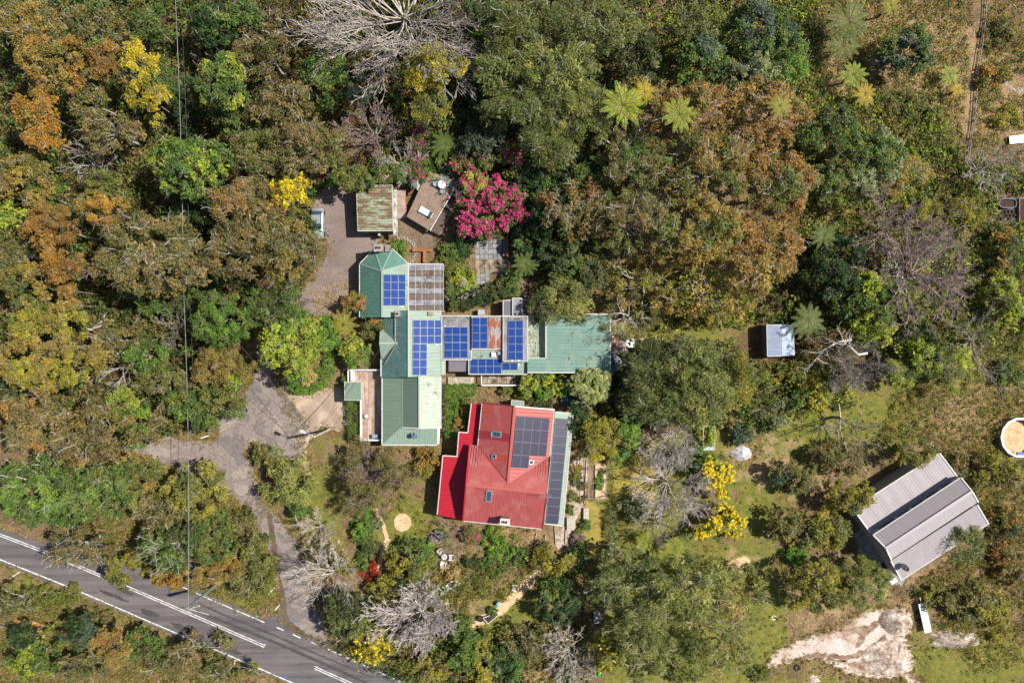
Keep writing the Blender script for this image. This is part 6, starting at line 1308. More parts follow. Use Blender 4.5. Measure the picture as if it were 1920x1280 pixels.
gum(1090, 1130, 26, 40, 4, 'rust', 'sparse russet shrub over the red-leaf path', dens=.35)

# ---- ground cover: low leaves, grass and fallen sticks nobody could count
def scatter(name, polys, n, hmin, hmax, pals, ll, lw, nleaf=9, rc=.16, upb=.4, avoid=()):
    L = []
    for poly in polys:
        xs_ = [p[0] for p in poly]; ys_ = [p[1] for p in poly]; A = abs(sum(poly[i][0] * poly[(i + 1) % len(poly)][1] - poly[(i + 1) % len(poly)][0] * poly[i][1] for i in range(len(poly)))) / 2
        k = int(n * A * MPP * MPP); X = rng.uniform(min(xs_), max(xs_), k * 3); Y = rng.uniform(min(ys_), max(ys_), k * 3); m = inside(X, Y, poly)
        for a in avoid: m &= ~inside(X, Y, a)
        f = vnoise((200, 200), 6, len(L) + 3); fi = f[np.clip(((Y + 60) / 1400 * 199).astype(int), 0, 199), np.clip(((X + 60) / 2040 * 199).astype(int), 0, 199)]; m &= rng.random(len(X)) < .35 + fi
        L.append(np.stack([X[m][:k], Y[m][:k]], 1))
    q = np.concatenate(L); z = rng.uniform(hmin, hmax, len(q)); pts = np.stack([(q[:, 0] - 960) * MPP, (640 - q[:, 1]) * MPP, z], 1)
    cols = np.concatenate([pick_cols(pals[i % len(pals)], 1) for i in rng.integers(0, len(pals), 400)]); cols = cols[rng.integers(0, 400, len(q))]
    V, C = leaf_cloud(pts, nleaf, rc, .7, ll, lw, upb, cols); V[:, 2] = np.maximum(V[:, 2], .0); o = mesh_np(name, V, 3, M_LEAF, None, C); return tag(o, kind='stuff')
HARD = [ROADP, DRIVEP, GRAVP, YARDP, TRACKP, [(645, 460), (766, 460), (835, 490), (835, 555), (945, 555), (1150, 580), (1220, 625), (1220, 670), (1150, 705), (985, 705), (985, 725), (830, 725), (830, 840), (645, 840), (645, 750)], [(820, 750), (1080, 765), (1060, 995), (815, 975)], [(740, 320), (870, 320), (815, 470), (740, 470)], [(884, 400), (960, 400), (960, 545), (884, 545)],
        [(1390, 600), (1495, 600), (1495, 680), (1390, 680)], [(1590, 940), (1760, 840), (1860, 980), (1700, 1100), (1600, 1010)], [(660, 340), (745, 340), (745, 440), (660, 440)], [(1870, 785), (1960, 785), (1960, 860), (1870, 860)], [(735, 960), (775, 960), (775, 1000), (735, 1000)], [(560, 700), (640, 720), (660, 840), (600, 850)], [(880, 1120), (945, 1120), (945, 1180), (880, 1180)], [(1715, 1120), (1755, 1120), (1755, 1195), (1715, 1195)], [(1860, 365), (1930, 365), (1930, 420), (1860, 420)], [(1885, 245), (1930, 245), (1930, 280), (1885, 280)], [(1826, -30), (1848, -30), (1830, 140), (1812, 312), (1797, 312), (1812, 140)], [(1872, 140), (1930, 140), (1930, 180), (1872, 180)], [(1375, 836), (1405, 836), (1405, 862), (1375, 862)], [(1355, 1035), (1420, 1035), (1420, 1082), (1355, 1082)], [(690, 950), (735, 950), (735, 1100), (700, 1100)], [(1060, 850), (1104, 850), (1104, 870), (1140, 870), (1140, 935), (1136, 1045), (1108, 1070), (1040, 1040), (1040, 1000)], [(1146, 862), (1236, 850), (1236, 950), (1160, 940)], [(868, 985), (1010, 1000), (1005, 1012), (860, 1000)], [(936, 1135), (985, 1085), (1010, 1060), (1030, 1060), (1000, 1098), (945, 1150), (890, 1178), (875, 1168)]]
FULL = [(-60, -60), (1980, -60), (1980, 1340), (-60, 1340)]
scatter('undergrowth', [B_[0], B_[1], B_[3], B_[5], B_[6]], 2.2, .2, 2.4, ['dark', 'darkolive', 'olive', 'olivebrown', 'green', 'brown'], .42, .24, 16, .75, .5, avoid=HARD)
SCR = [[(1490, 170), (1720, 190), (1810, 300), (1930, 330), (1930, 650), (1700, 690), (1490, 600)], [(1200, -30), (1530, -30), (1540, 180), (1300, 170), (1180, 110)], [(1380, 680), (1570, 680), (1600, 760), (1400, 800)], [(1160, 560), (1420, 500), (1420, 610), (1200, 620)]]
scatter('scrub', SCR, 7, .1, 1.7, ['olive', 'green', 'darkolive', 'olivebrown', 'ygreen', 'brown'], .34, .19, 15, .55, .5, avoid=HARD)
scatter('dry_scrub', [[(1520, -30), (1930, -30), (1930, 330), (1800, 320), (1700, 200), (1530, 160)], [(1700, 640), (1930, 620), (1930, 1240), (1830, 1260), (1700, 1100), (1860, 1000), (1760, 830), (1650, 820)], [(-30, 1080), (330, 1215), (560, 1310), (-30, 1310)], [(230, 860), (480, 960), (520, 1150), (100, 1010), (100, 900)], [(780, 1060), (1100, 1060), (1080, 1120), (1020, 1090), (880, 1160), (780, 1140)]], 7.5, .05, .8, ['olivebrown', 'olive', 'goldbrown', 'olive', 'tan', 'yolive', 'green', 'brown'], .26, .1, 14, .42, .4, avoid=HARD)
scatter('ground_cover', [FULL], 1.3, .03, .4, ['olive', 'olivebrown', 'tan', 'green', 'brown', 'yolive', 'goldbrown'], .24, .12, 9, .26, avoid=HARD)
scatter('lawn_grass', G_, 7, .0, .06, ['yolive', 'olive', 'bright', 'tan', 'ygreen'], .13, .03, 8, .14, .1, avoid=HARD)
scatter('dry_grass', S_, 7, .0, .16, ['tan', 'tan', 'goldbrown', 'brown'], .24, .03, 8, .2, .1, avoid=HARD)
def verge(name, polys, dens_, pals, h=.2):
    L = []
    for poly in polys:
        for (x0, y0), (x1, y1) in zip(poly, poly[1:] + poly[:1]):
            k = int(math.hypot(x1 - x0, y1 - y0) * MPP * dens_); u = rng.random(k); a = rng.normal(0, 5, k); nx, ny = (y1 - y0), -(x1 - x0); q = math.hypot(nx, ny) + 1e-6
            L.append(np.stack([x0 + (x1 - x0) * u + nx / q * a, y0 + (y1 - y0) * u + ny / q * a], 1))
    q = np.concatenate(L); pts = np.stack([(q[:, 0] - 960) * MPP, (640 - q[:, 1]) * MPP, rng.uniform(.03, h, len(q))], 1); cols = np.concatenate([pick_cols(pals[i % len(pals)], 1) for i in range(200)])[rng.integers(0, 200, len(q))]
    V, C = leaf_cloud(pts, 9, .2, .6, .2, .07, .2, cols); V[:, 2] = np.maximum(V[:, 2], .035); tag(mesh_np(name, V, 3, M_LEAF, None, C), kind='stuff')
scatter('pale_straw', [[(1368, 805), (1440, 805), (1468, 870), (1430, 900), (1372, 888)], [(1360, 1036), (1410, 1036), (1420, 1080), (1360, 1082)], [(1850, 700), (1920, 700), (1920, 790), (1850, 780)], [(870, 985), (1010, 1000), (1005, 1012), (860, 1002)], [(580, 545), (660, 520), (670, 590), (600, 590)]], 16, .02, .14, ['straw'], .3, .035, 9, .22, .05, avoid=[(1375, 836), (1405, 836), (1405, 862), (1375, 862)] and [[(1375, 838), (1405, 838), (1405, 860), (1375, 860)]])
verge('verge_grass', [DRIVEP, GRAVP, YARDP, TRACKP], 9, ['tan', 'olivebrown', 'yolive', 'goldbrown', 'brown', 'tan'])
verge('roadside_grass', [[(-60, 1030), (0, 1057), (140, 1113), (300, 1183), (453, 1248), (552, 1292)], [(200, 1033), (300, 1074), (381, 1107), (496, 1157)]], 6, ['yolive', 'olive', 'tan', 'olivebrown'])
po = []
for i in range(2600):
    x, y = rnd.uniform(-40, 1960), rnd.uniform(-40, 1320)
    if any(inside(np.array([x]), np.array([y]), h)[0] for h in HARD): continue
    p = P(x, y, rnd.uniform(.05, .4)); a = rnd.uniform(0, 6.28); L = rnd.uniform(.4, 2.2); d = (math.cos(a) * L / 3, math.sin(a) * L / 3, rnd.uniform(-.05, .05))
    pts = [tuple(p)]
    for j in range(3): pts.append((pts[-1][0] + d[0] + rnd.gauss(0, .08), pts[-1][1] + d[1] + rnd.gauss(0, .08), max(.03, pts[-1][2] + d[2])))
    po.append((pts, rnd.uniform(.015, .04), .01))
tag(tubes(po, 3, M_BARKPALE, 'fallen_sticks', None), kind='stuff')
print('LEAVES', LEAFN[0])

# ------------------------------------------------------------------ small things
# utility poles, cables, street lamp
pt, pb = P(352, 1139, 8.6), P(401, 1098, 0)
M_POLE = simple('green_treated_pole', (.20, .27, .21), .8, 0, .2, 3)
up = thing('utility_pole', (pt.x, pt.y, 0), 'green timber utility pole at the road edge carrying the power line', 'utility pole')
m = MB(); m.tube([(pt.x, pt.y, -.1), (pt.x, pt.y, 8.7)], .2, .15, 10); m.build('pole', M_POLE, up)
m = MB(); m.beam((pt.x - .1, pt.y - .25, 8.3), (pt.x + 1.3, pt.y + .15, 8.3), .12, .12); m.build('crossarm', M_GREYWOOD, up)
for dx in (-.05, .6, 1.2):
    m = MB(); m.cyl((pt.x + dx, pt.y + (dx - .5) * .25, 8.36), .06, .04, .2, 8); m.build('insulator', M_WHITE, up)
for k in range(3):
    m = MB(); m.beam((pt.x + .22, pt.y + .1, 5.2 + k * .5), (pt.x + .6, pt.y + .35, 5.5 + k * .5), .03, .03); m.build('bracket', M_STEEL, up)
p2 = P(343, 527, 8.6); M_POLEG = simple('weathered_grey_pole', (.36, .34, .30), .85, 0, .2, 3)
up2 = thing('utility_pole', (p2.x, p2.y, 0), 'weathered grey utility pole among the brown gums, halfway along the power line', 'utility pole')
m = MB(); m.tube([(p2.x, p2.y, -.1), (p2.x, p2.y, 8.8)], .2, .15, 10); m.build('pole', M_POLEG, up2)
m = MB(); m.beam((p2.x - .5, p2.y, 8.4), (p2.x + .5, p2.y, 8.4), .1, .1); m.build('crossarm', M_GREYWOOD, up2)
def cable(name, a, b, label, r=.035, sag=.5, mat=None, group=None, n=14):
    pts = [(a[0] + (b[0] - a[0]) * t, a[1] + (b[1] - a[1]) * t, a[2] + (b[2] - a[2]) * t - sag * 4 * t * (1 - t)) for t in [i / n for i in range(n + 1)]]
    m = MB(); m.tube(pts, r, r, 5); return tag(m.build(name, mat or M_CABLE), label, 'cable', group)
M_CABLE = simple('bundled_cable', (.26, .26, .28), .5, 0, .2, 2); M_CABLED = simple('dark_service_cable', (.06, .06, .06), .5)
cable('power_cable', (p2.x, p2.y, 8.5), (pt.x, pt.y, 8.5), 'lower span of the pale power cable running from the grey pole to the road pole', .032, .7)
cable('power_cable', P(326, -60, 8.7), (p2.x, p2.y, 8.5), 'upper span of the pale power cable from the top edge to the grey pole', .032, .5)
cable('power_cable', (p2.x + .5, p2.y, 8.3), (pt.x + .6, pt.y + .05, 8.3), 'thin dark cable hanging beside the lower pale cable', .02, 1.1, M_CABLED)
cable('power_cable', P(334, -60, 8.4), (p2.x + .5, p2.y, 8.3), 'thin dark cable hanging beside the upper pale cable', .02, .9, M_CABLED)
lt, lb = P(590, 818, 7.6), None
lp = thing('street_lamp', (lt.x, lt.y, 0), 'street lamp on a pale timber pole at the edge of the forecourt', 'street lamp')
m = MB(); m.tube([(lt.x, lt.y, -.1), (lt.x, lt.y, 7.7)], .17, .12, 10); m.build('pole', simple('pale_pole', (.55, .48, .38), .8), lp)
hd = P(568, 809, 7.6); m = MB(); m.tube([(lt.x, lt.y, 7.3), ((lt.x + hd.x) / 2, (lt.y + hd.y) / 2, 7.6), (hd.x, hd.y, 7.6)], .04, .035, 6); m.build('lamp_arm', M_STEEL, lp)
m = MB(); a = math.atan2(hd.y - lt.y, hd.x - lt.x); m.box((hd.x, hd.y, 7.58), (.75, .32, .14), a); m.box((hd.x, hd.y, 7.67), (.5, .2, .06), a); m.build('lamp_head', simple('lamp_grey', (.6, .62, .66), .4, .2), lp)
cable('service_cable', (p2.x, p2.y, 8.3), (lt.x, lt.y, 7.5), 'service cable from the grey pole across the trees to the street lamp', .022, .8, M_CABLED)
cable('service_cable', (lt.x, lt.y, 7.4), P(652, 720, 2.8), 'service cable from the street lamp to the deck gazebo', .022, .3, M_CABLED)
cable('service_cable', (lt.x, lt.y, 7.3), P(716, 650, 3.2), 'service cable from the street lamp to the teal gable', .022, .3, M_CABLED)
cable('service_cable', (lt.x, lt.y, 7.4), (pt.x, pt.y, 8.0), 'long service cable from the street lamp to the road pole', .022, 1.0, M_CABLED)
cable('service_cable', (lt.x, lt.y, 7.2), P(472, 722, 6), 'service cable from the street lamp towards the lime trees', .02, .4, M_CABLED)
# parked car, half under the tree
c = P(593, 417, 1.2); car = thing('parked_car', (c.x, c.y, 0), 'silver grey car parked on the gravel half under the yellow flecked tree', 'car')
M_CAR = simple('silver_car_paint', (.34, .37, .42), .3, .35, .05, 3); Lc, Wc = 3.9, 1.68
def loft(secs, mat, name, parent, m_=None):
    m = MB(); V = [v for s in secs for v in s]; k = len(secs[0]); F = [(i * k + j, i * k + (j + 1) % k, (i + 1) * k + (j + 1) % k, (i + 1) * k + j) for i in range(len(secs) - 1) for j in range(k)]
    F += [tuple(range(k - 1, -1, -1)), tuple(range((len(secs) - 1) * k, len(secs) * k))]; m.add(V, F); return m.build(name, mat, parent, True)
def sec(y, hw, z0, z1, r=.18): return [(c.x + x, c.y + y, z) for x, z in ((-hw + .05, z0), (-hw, z0 + r), (-hw + .02, z1 - r), (-hw + r, z1), (hw - r, z1), (hw - .02, z1 - r), (hw, z0 + r), (hw - .05, z0))]
loft([sec(-1.95, .6, .35, .62, .1), sec(-1.8, .78, .25, .78), sec(-1.0, .84, .22, .88), sec(0, .84, .22, .92), sec(1.1, .84, .22, .92), sec(1.8, .76, .25, .85), sec(1.95, .62, .35, .7, .1)], M_CAR, 'body', car)
loft([sec(-.75, .66, .86, .93, .03), sec(-.25, .60, .86, 1.38, .1), sec(.9, .60, .86, 1.40, .1), sec(1.45, .66, .86, .95, .03)], M_GLASS, 'windows', car)
m = MB(); m.box((c.x, c.y + .35, 1.40), (1.12, 1.1, .05)); m.build('roof_panel', M_CAR, car)
for sx in (-1, 1):
    for sy in (-1.25, 1.25):
        m = MB(); V = [(c.x + sx * (.66 + .18 * k), c.y + sy + .31 * math.cos(t * math.pi / 8), .31 + .31 * math.sin(t * math.pi / 8)) for k in (0, 1) for t in range(16)]
        m.add(V, [(i, (i + 1) % 16, (i + 1) % 16 + 16, i + 16) for i in range(16)] + [tuple(range(16)), tuple(range(31, 15, -1))]); m.build('wheel', M_BLACK, car)
    m = MB(); m.box((c.x + sx * .55, c.y - 1.88, .62), (.28, .08, .12)); m.build('headlight', M_WHITE, car)
    m = MB(); m.box((c.x + sx * .58, c.y + 1.88, .72), (.22, .08, .14)); m.build('tail_light', simple('red_lens', (.4, .02, .02), .3), car)
    m = MB(); m.box((c.x + sx * .92, c.y - .55, .95), (.16, .1, .12)); m.build('mirror', M_CAR, car)
# deck gazebo
gz, _ = shed('deck_gazebo', 'small square pale green roof over the deck entrance beside the clipped hedge', [(646, 716), (677.5, 716), (678, 750), (646.5, 750)], 2.7, M_SAGE, fall=.15, pitch=.4, d=(0, 1, 0))
# timber deck with table and lounge
def deck(name, label, quad, z, mat, along, bw=.14, post=True, cat='deck', var=.1, trim=M_GREYWOOD):
    W = [P(x, y, z) for x, y in quad]; cc = sum(W, Vector()) / len(W); t = thing(name, (cc.x, cc.y, 0), label, cat)
    boards(t, [w_[:2] for w_ in W], z, along, bw, mat, var=var, seed=int(cc.x * 10) % 97)
    for i in range(len(W)):
        a, b_ = W[i], W[(i + 1) % len(W)]; m = MB(); m.beam(a - Vector((0, 0, .18)), b_ - Vector((0, 0, .18)), .06, .22); m.build('edge_joist', trim, t)
        if post: q = a + (cc - a).normalized() * .15; m = MB(); m.beam((q.x, q.y, 0), (q.x, q.y, z - .06), .12, .12); m.build('deck_post', trim, t)
    return t
A, B_2 = P(802.4, 321, 1.6), P(762.5, 406, 1.6); al = (A - B_2)
td = deck('timber_deck', 'raised tan brown timber deck with a white lounger and a round table', [(802.4, 321), (860, 340), (858, 345), (806.4, 432.6), (762.5, 406)], 1.6, M_DECKT, (al.x, al.y), .12)
rail(td, P(858, 345, 1.75), P(806.5, 432, 1.75), 1.6, 1.75, M_WHITE, 'white_edge_rail', 3, 0, .05)
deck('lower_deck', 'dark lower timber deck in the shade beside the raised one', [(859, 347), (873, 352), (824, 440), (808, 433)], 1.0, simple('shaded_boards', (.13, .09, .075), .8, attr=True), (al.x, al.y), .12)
deck('timber_landing', 'red brown timber landing right of the mossy shed with orange timber edging', [(739, 357), (760, 357), (760, 386), (739, 386)], 1.2, M_DECK, (0, 1), .14, trim=M_ORWOOD)
st = thing('timber_stairs', P(753, 397), 'red brown timber stairs below the landing beside the mossy shed', 'stairs')
for k in range(6):
    p_ = P(753.5, 388.5 + k * 3.8, 1.05 - k * .17); m = MB(); m.box(p_, (1.02, .24, .05)); m.build('tread', M_DECK, st)
for sx in (745, 762): m = MB(); m.beam(P(sx, 386, 1.1), P(sx, 410, .1), .06, .2); m.build('stringer', M_ORWOOD, st)
def furniture_chair(name, label, cx, cy, z, rz, mat, s=1.0, group=None, cat='chair'):
    t = thing(name, (cx, cy, z), label, cat, group); M = Matrix.Rotation(rz, 3, 'Z')
    def bx_(nm, c_, sz, tilt=None):
        m = MB(); cc = Vector((cx, cy, z)) + M @ (Vector(c_) * s); m.box(cc, [v * s for v in sz], rz, tilt=tilt); m.build(nm, mat, t)
    for k in range(4): bx_('seat_slat', (0, -.18 + k * .13, .38), (.56, .1, .03))
    for k in range(4): bx_('back_slat', (-.21 + k * .14, .36, .62), (.11, .03, .6), (-.35, 'X'))
    for sx in (-.31, .31):
        bx_('armrest', (sx, .02, .56), (.12, .62, .03))
        for sy in (-.24, .26): bx_('leg', (sx, sy, .27), (.06, .06, .54))
    return t
def round_table(name, label, cx, cy, z, r, mat, h=.72, hole=True, cat='table'):
    t = thing(name, (cx, cy, z), label, cat); m = MB(); m.cyl((cx, cy, z + h - .04), r, r, .04, 20); m.build('table_top', mat, t)
    if hole: m = MB(); m.cyl((cx, cy, z + h), .12, .1, .05, 12); m.build('centre_ring', M_GREYWOOD, t)
    m = MB(); m.cyl((cx, cy, z), .05, .05, h - .04, 8); m.box((cx, cy, z + .03), (r * 1.3, .06, .05)); m.box((cx, cy, z + .034), (.06, r * 1.3, .05)); m.build('pedestal', mat, t); return t
M_WCH = simple('white_weathered_furniture', (.62, .60, .57), .7, 0, .15, 6); M_PLAS = simple('white_plastic', (.75, .76, .78), .4, 0, .05, 4); M_BLUEC = simple('pale_blue_plastic', (.30, .42, .50), .5, 0, .1, 4)
p = P(829, 346, 2.1); round_table('patio_table', 'round white table on the raised timber deck', p.x, p.y, 1.6, .5, M_PLAS, hole=False)
for k, (dx, dy, l) in enumerate(((-.75, .1, 'pale blue plastic chair left of the white deck table'), (.8, .1, 'pale blue plastic chair right of the white deck table'), (.05, -.75, 'pale blue plastic chair below the white deck table'), (.1, .8, 'pale blue plastic chair above the white deck table'))):
    furniture_chair('plastic_chair', l, p.x + dx, p.y + dy, 1.6, math.atan2(dy, dx) - math.pi / 2, M_BLUEC, .75, 'plastic chairs on the timber deck')
a, b_ = P(787, 391, 1.95), P(810, 404, 1.95); ang = math.atan2(b_.y - a.y, b_.x - a.x); lc = (a + b_) / 2
lg = thing('sun_lounger', (lc.x, lc.y, 1.6), 'white padded lounger lying on the raised timber deck', 'lounger')
m = MB(); m.box((lc.x, lc.y, 1.88), (1.75, .72, .1), ang); m.build('mattress', M_PLAS, lg); d_ = Vector((math.cos(ang), math.sin(ang), 0))
m = MB(); q = lc + d_ * .6; m.box((q.x, q.y, 2.0), (.5, .7, .1), ang, tilt=(-.5, 'Y')); m.build('headrest', M_TANK, lg)
for s1 in (-.7, .7):
    for s2 in (-.28, .28): q = lc + d_ * s1 + Vector((-d_.y, d_.x, 0)) * s2; m = MB(); m.beam((q.x, q.y, 1.6), (q.x, q.y, 1.84), .05, .05); m.build('leg', M_STEEL, lg)
# small hipped canopy
cp = [P(764, 338, 2.4), P(783, 357, 2.4), P(801, 326, 2.4), P(785, 318, 2.4)]; ap_ = P(782, 336, 3.0); ct = thing('garden_canopy', (ap_.x, ap_.y, 0), 'small pointed pale green canopy wedged between the shed and the raised deck', 'canopy')
for i in range(4): roof(ct, [cp[i], cp[(i + 1) % 4], ap_], M_CREAM if i in (1, 2) else M_PALEG, .3)  # right-hand faces use the whiter sheet: sunlight painted into the colour
for q in cp: qq = q + (ap_ - q) * .12; m = MB(); m.beam((qq.x, qq.y, 0), (qq.x, qq.y, 2.4), .08, .08); m.build('post', M_WHITE, ct)
# ring of rocks
ring = thing('rock_border', P(762, 458), 'curved border of pale rocks round the bright green shrub by the patio', 'rock border')
def rock_mesh(seed):
    r = random.Random(seed); m = MB(); n = 8; V = []
    for z, k in ((0, 1.0), (.5, .95), (.85, .55)): V += [(math.cos(2 * math.pi * i / n) * k * r.uniform(.8, 1.15), math.sin(2 * math.pi * i / n) * k * r.uniform(.7, 1.1), z * r.uniform(.85, 1.1)) for i in range(n)]
    F = [(i + a * n, (i + 1) % n + a * n, (i + 1) % n + (a + 1) * n, i + (a + 1) * n) for a in (0, 1) for i in range(n)] + [tuple(range(2 * n, 3 * n))]; m.add(V, F); o = m.build('rock', M_STONE); me = o.data; bpy.data.objects.remove(o); return me
RK = [rock_mesh(i) for i in range(5)]
def place(me, name, parent, loc, sc, rz):
    o = bpy.data.objects.new(name, me); COL.objects.link(o); o.parent = parent; OFF[o] = OFF[parent]; o.matrix_local = Matrix.Translation(Vector(loc) - OFF[parent]) @ Matrix.Rotation(rz, 4, 'Z') @ Matrix.Diagonal((*sc, 1)); return o
for k in range(34):
    a = -1.9 + k * .105; rr = 26 + (k % 2) * 3.2; s = rnd.uniform(.12, .2); place(RK[k % 5], 'rock', ring, P(752 + rr * math.cos(a), 466 + rr * .95 * math.sin(a) + 6, 0), (s, s * .8, s * .9), rnd.uniform(0, 6))
# stone drain / rubble strip on the right
sdn = thing('stone_drain', P(1822, 150), 'long strip of blue grey rubble and planks running down the right side of the slope', 'stone drain')
M_RUB = simple('blue_grey_rubble', (.38, .37, .42), .9, 0, .3, 5, .3)
for m_ in RK[:2]: pass
rub = [me.copy() for me in RK[:3]]
for me in rub: me.materials.clear(); me.materials.append(M_RUB)
dr = [(1838, -20), (1834, 40), (1828, 90), (1820, 140), (1817, 190), (1813, 230), (1806, 275), (1803, 310)]
for k in range(150):
    u = rnd.random() * 6.99; i = int(u); f = u - i; x = dr[i][0] + (dr[i + 1][0] - dr[i][0]) * f + rnd.gauss(0, 2.2); y = dr[i][1] + (dr[i + 1][1] - dr[i][1]) * f; s = rnd.uniform(.12, .3); place(rub[k % 3], 'rock', sdn, P(x, y, 0), (s, s * rnd.uniform(.5, 1), s * .6), rnd.uniform(0, 6))
wl = thing('low_fence', P(1828, 160), 'thin weathered timber fence line running along the rubble strip', 'fence')
for (x0, y0), (x1, y1) in zip(dr[:-1], dr[1:]):
    a, b_ = P(x0 + 7, y0), P(x1 + 7, y1)
    for z in (.35, .8): m = MB(); m.beam(a + Vector((0, 0, z)), b_ + Vector((0, 0, z)), .05, .1); m.build('rail', M_GREYWOOD, wl)
    m = MB(); m.beam(a - Vector((0, 0, .1)), a + Vector((0, 0, 1)), .1, .1); m.build('post', M_GREYWOOD, wl)
# paved path and terrace
def pavers(parent, x0, y0, x1, y1, step, mat, z=.05, name='paver', var=.2, kind=None, th=.08):
    a, b_ = P(x0, y0), P(x1, y1); nx = max(1, round((b_.x - a.x) / step)); ny = max(1, round((a.y - b_.y) / step)); sx, sy = (b_.x - a.x) / nx, (a.y - b_.y) / ny
    M = MB()
    for i in range(nx):
        for j in range(ny):
            t = 1 + rnd.uniform(-var, var); cx, cy = a.x + (i + .5) * sx, b_.y + (j + .5) * sy
            if kind: M.box((cx, cy, z - th / 2 + rnd.uniform(-.006, .006)), (sx - .025, sy - .025, th), 0, 0, (t, t, t * .98))
            else: m = MB(); m.box((cx, cy, z - th / 2 + rnd.uniform(-.008, .008)), (sx - .04, sy - .04, th), rnd.uniform(-.02, .02), 0, (t, t, t * .98)); m.build(name, mat, parent)
    if kind: tag(M.build(name + 's', mat, parent), kind='stuff')
gp = thing('paved_terrace', P(922, 465), 'long grey paved walk leading down from the magenta rhododendrons', 'paving')
M_PAVG = simple('grey_slabs', (.27, .265, .28), .85, 0, .25, 2.0, .2, attr=True); M_PAVB = simple('brown_stained_slabs', (.30, .245, .18), .9, 0, .4, 1.3, .3, attr=True)
pavers(gp, 891, 430, 941, 486, .58, M_PAVG); pavers(gp, 891, 486, 953, 512, .58, M_PAVB); pavers(gp, 893, 512, 918, 534, .55, M_PAVG); pavers(gp, 978, 512, 990, 560, .6, M_PAVB)
tr = thing('brick_terrace', P(940, 712), 'pale flagstone terrace below the solar bays inside a white railing', 'paving')
pavers(tr, 905, 703, 976, 719, .62, M_PAVB); pavers(tr, 980, 702, 1040, 710, .6, M_PAVG)
rail(tr, P(903, 722, 1), P(980, 722, 1), 0, 1, M_WHITE, 'railing', 2.2, .14, .1); rail(tr, P(979, 722, 1), P(979, 702, 1), 0, 1, M_WHITE, 'railing', 2.0, .14, .12); rail(tr, P(903, 703, 1), P(903, 722, 1), 0, 1, M_WHITE, 'railing', 2.0, .14, .08)
deck('slatted_boardwalk', 'bleached slatted boardwalk left of the railed terrace', [(840, 707), (888, 707), (888, 721), (840, 721)], .35, simple('bleached_slats', (.42, .37, .29), .85, 0, .2, 2, attr=True), (0, 1), .16, var=.2)
sp = thing('stepping_stones', P(831, 765), 'single file of square slabs between the green house and the L-shaped hedge', 'paving')
for k in range(9): m = MB(); m.box(P(831.5, 712 + k * 11.5, .04), (.62, .62, .07), rnd.uniform(-.04, .04), 0, (1, 1, 1)); m.build('paver', M_PAVB, sp)
for x0, x1, y0, y1, l in ((952, 952, 418, 480, 'orange timber post and rail on the right of the paved walk'), (884, 884, 436, 474, 'orange timber post on the left of the paved walk')):
    f = thing('timber_rail', P(x0, (y0 + y1) / 2), l, 'railing'); 
    for z in (.5, .95): m = MB(); m.beam(P(x0, y0, z), P(x1, y1, z), .08, .1); m.build('rail', M_ORWOOD, f)
    for u in (0, .5, 1): m = MB(); q = P(x0, y0 + (y1 - y0) * u, 1); m.beam((q.x, q.y, 0), (q.x, q.y, 1.05), .12, .12); m.build('post', M_ORWOOD, f)
bn = thing('timber_bench', P(947, 460), 'dark bench with orange timber arms on the right side of the paved walk', 'bench')
m = MB(); m.box(P(946.5, 462, .45), (.5, 2.4, .06)); m.build('seat', M_TANK, bn); m = MB(); m.box(P(950.5, 462, .75), (.06, 2.4, .45)); m.build('backrest', M_ORWOOD, bn)
for y in (445, 461, 478): m = MB(); m.box(P(947, y, .3), (.55, .08, .6)); m.build('leg', M_ORWOOD, bn)
bt = deck('garden_bridge', 'tiny orange framed boardwalk above the pergola roof', [(773, 467), (808, 467), (808, 471), (798, 471), (798, 492), (793, 492), (793, 471), (773, 471)], .5, M_ORWOOD, (1, 0), .2, post=False, trim=M_ORWOOD)
mt = thing('striped_mat', P(838, 537), 'small striped mat beside the clear roofed pergola', 'mat')
for k, cl in enumerate(((.5, .2, .15), (.25, .2, .4), (.5, .4, .2), (.3, .3, .4), (.5, .2, .15), (.4, .35, .3))): m = MB(); m.box(P(834.5 + k * 2, 534, .25), (.12, 1.0, .02)); m.build('stripe', simple('mat_stripe_%s' % 'abcdef'[k], cl, .9), mt)
# east landing with stairs, round tank
ed = deck('entry_landing', 'red brown timber landing with white rails at the right end of the teal roof', [(1146, 625), (1174, 625), (1174, 661.5), (1146, 661.5)], 1.6, M_DECK, (0, 1), .14)
rail(ed, P(1146, 625, 2.6), P(1175, 625, 2.6), 1.6, 2.6, M_WHITE, 'railing', 1.8, .14); rail(ed, P(1175, 625, 2.6), P(1175, 634, 2.6), 1.6, 2.6, M_WHITE, 'railing', 1, .14, .12); rail(ed, P(1175, 651, 2.6), P(1175, 662, 2.6), 1.6, 2.6, M_WHITE, 'railing', 1, .14, .12); rail(ed, P(1146, 662, 2.6), P(1175, 662, 2.6), 1.6, 2.6, M_WHITE, 'railing', 1.8, .14)
es = thing('entry_stairs', P(1192, 643), 'white railed stairs going down to the right from the entry landing', 'stairs')
for k in range(8): z = 1.45 - k * .19; m = MB(); m.box(P(1180 + k * 4.1, 643, z), (.25, .95, .05), 0, 0, (1.3, 1.25, 1.2)); m.build('tread', M_DECK, es)
m = MB(); m.box(P(1182, 643, 1.56), (1.0, .9, .05)); m.build('top_platform', M_WHITE, es)
for y in (635.5, 650.5):
    m = MB(); m.beam(P(1175, y, 2.5), P(1212, y, 1.0), .07, .07); m.beam(P(1175, y, 1.5), P(1212, y, .05), .06, .22); m.build('handrail', M_WHITE, es)
    for u in (0, .33, .66, 1): q = P(1175 + 37 * u, y, 2.5 - 1.5 * u); m = MB(); m.beam((q.x, q.y, 0), (q.x, q.y, q.z), .08, .08); m.build('post', M_WHITE, es)
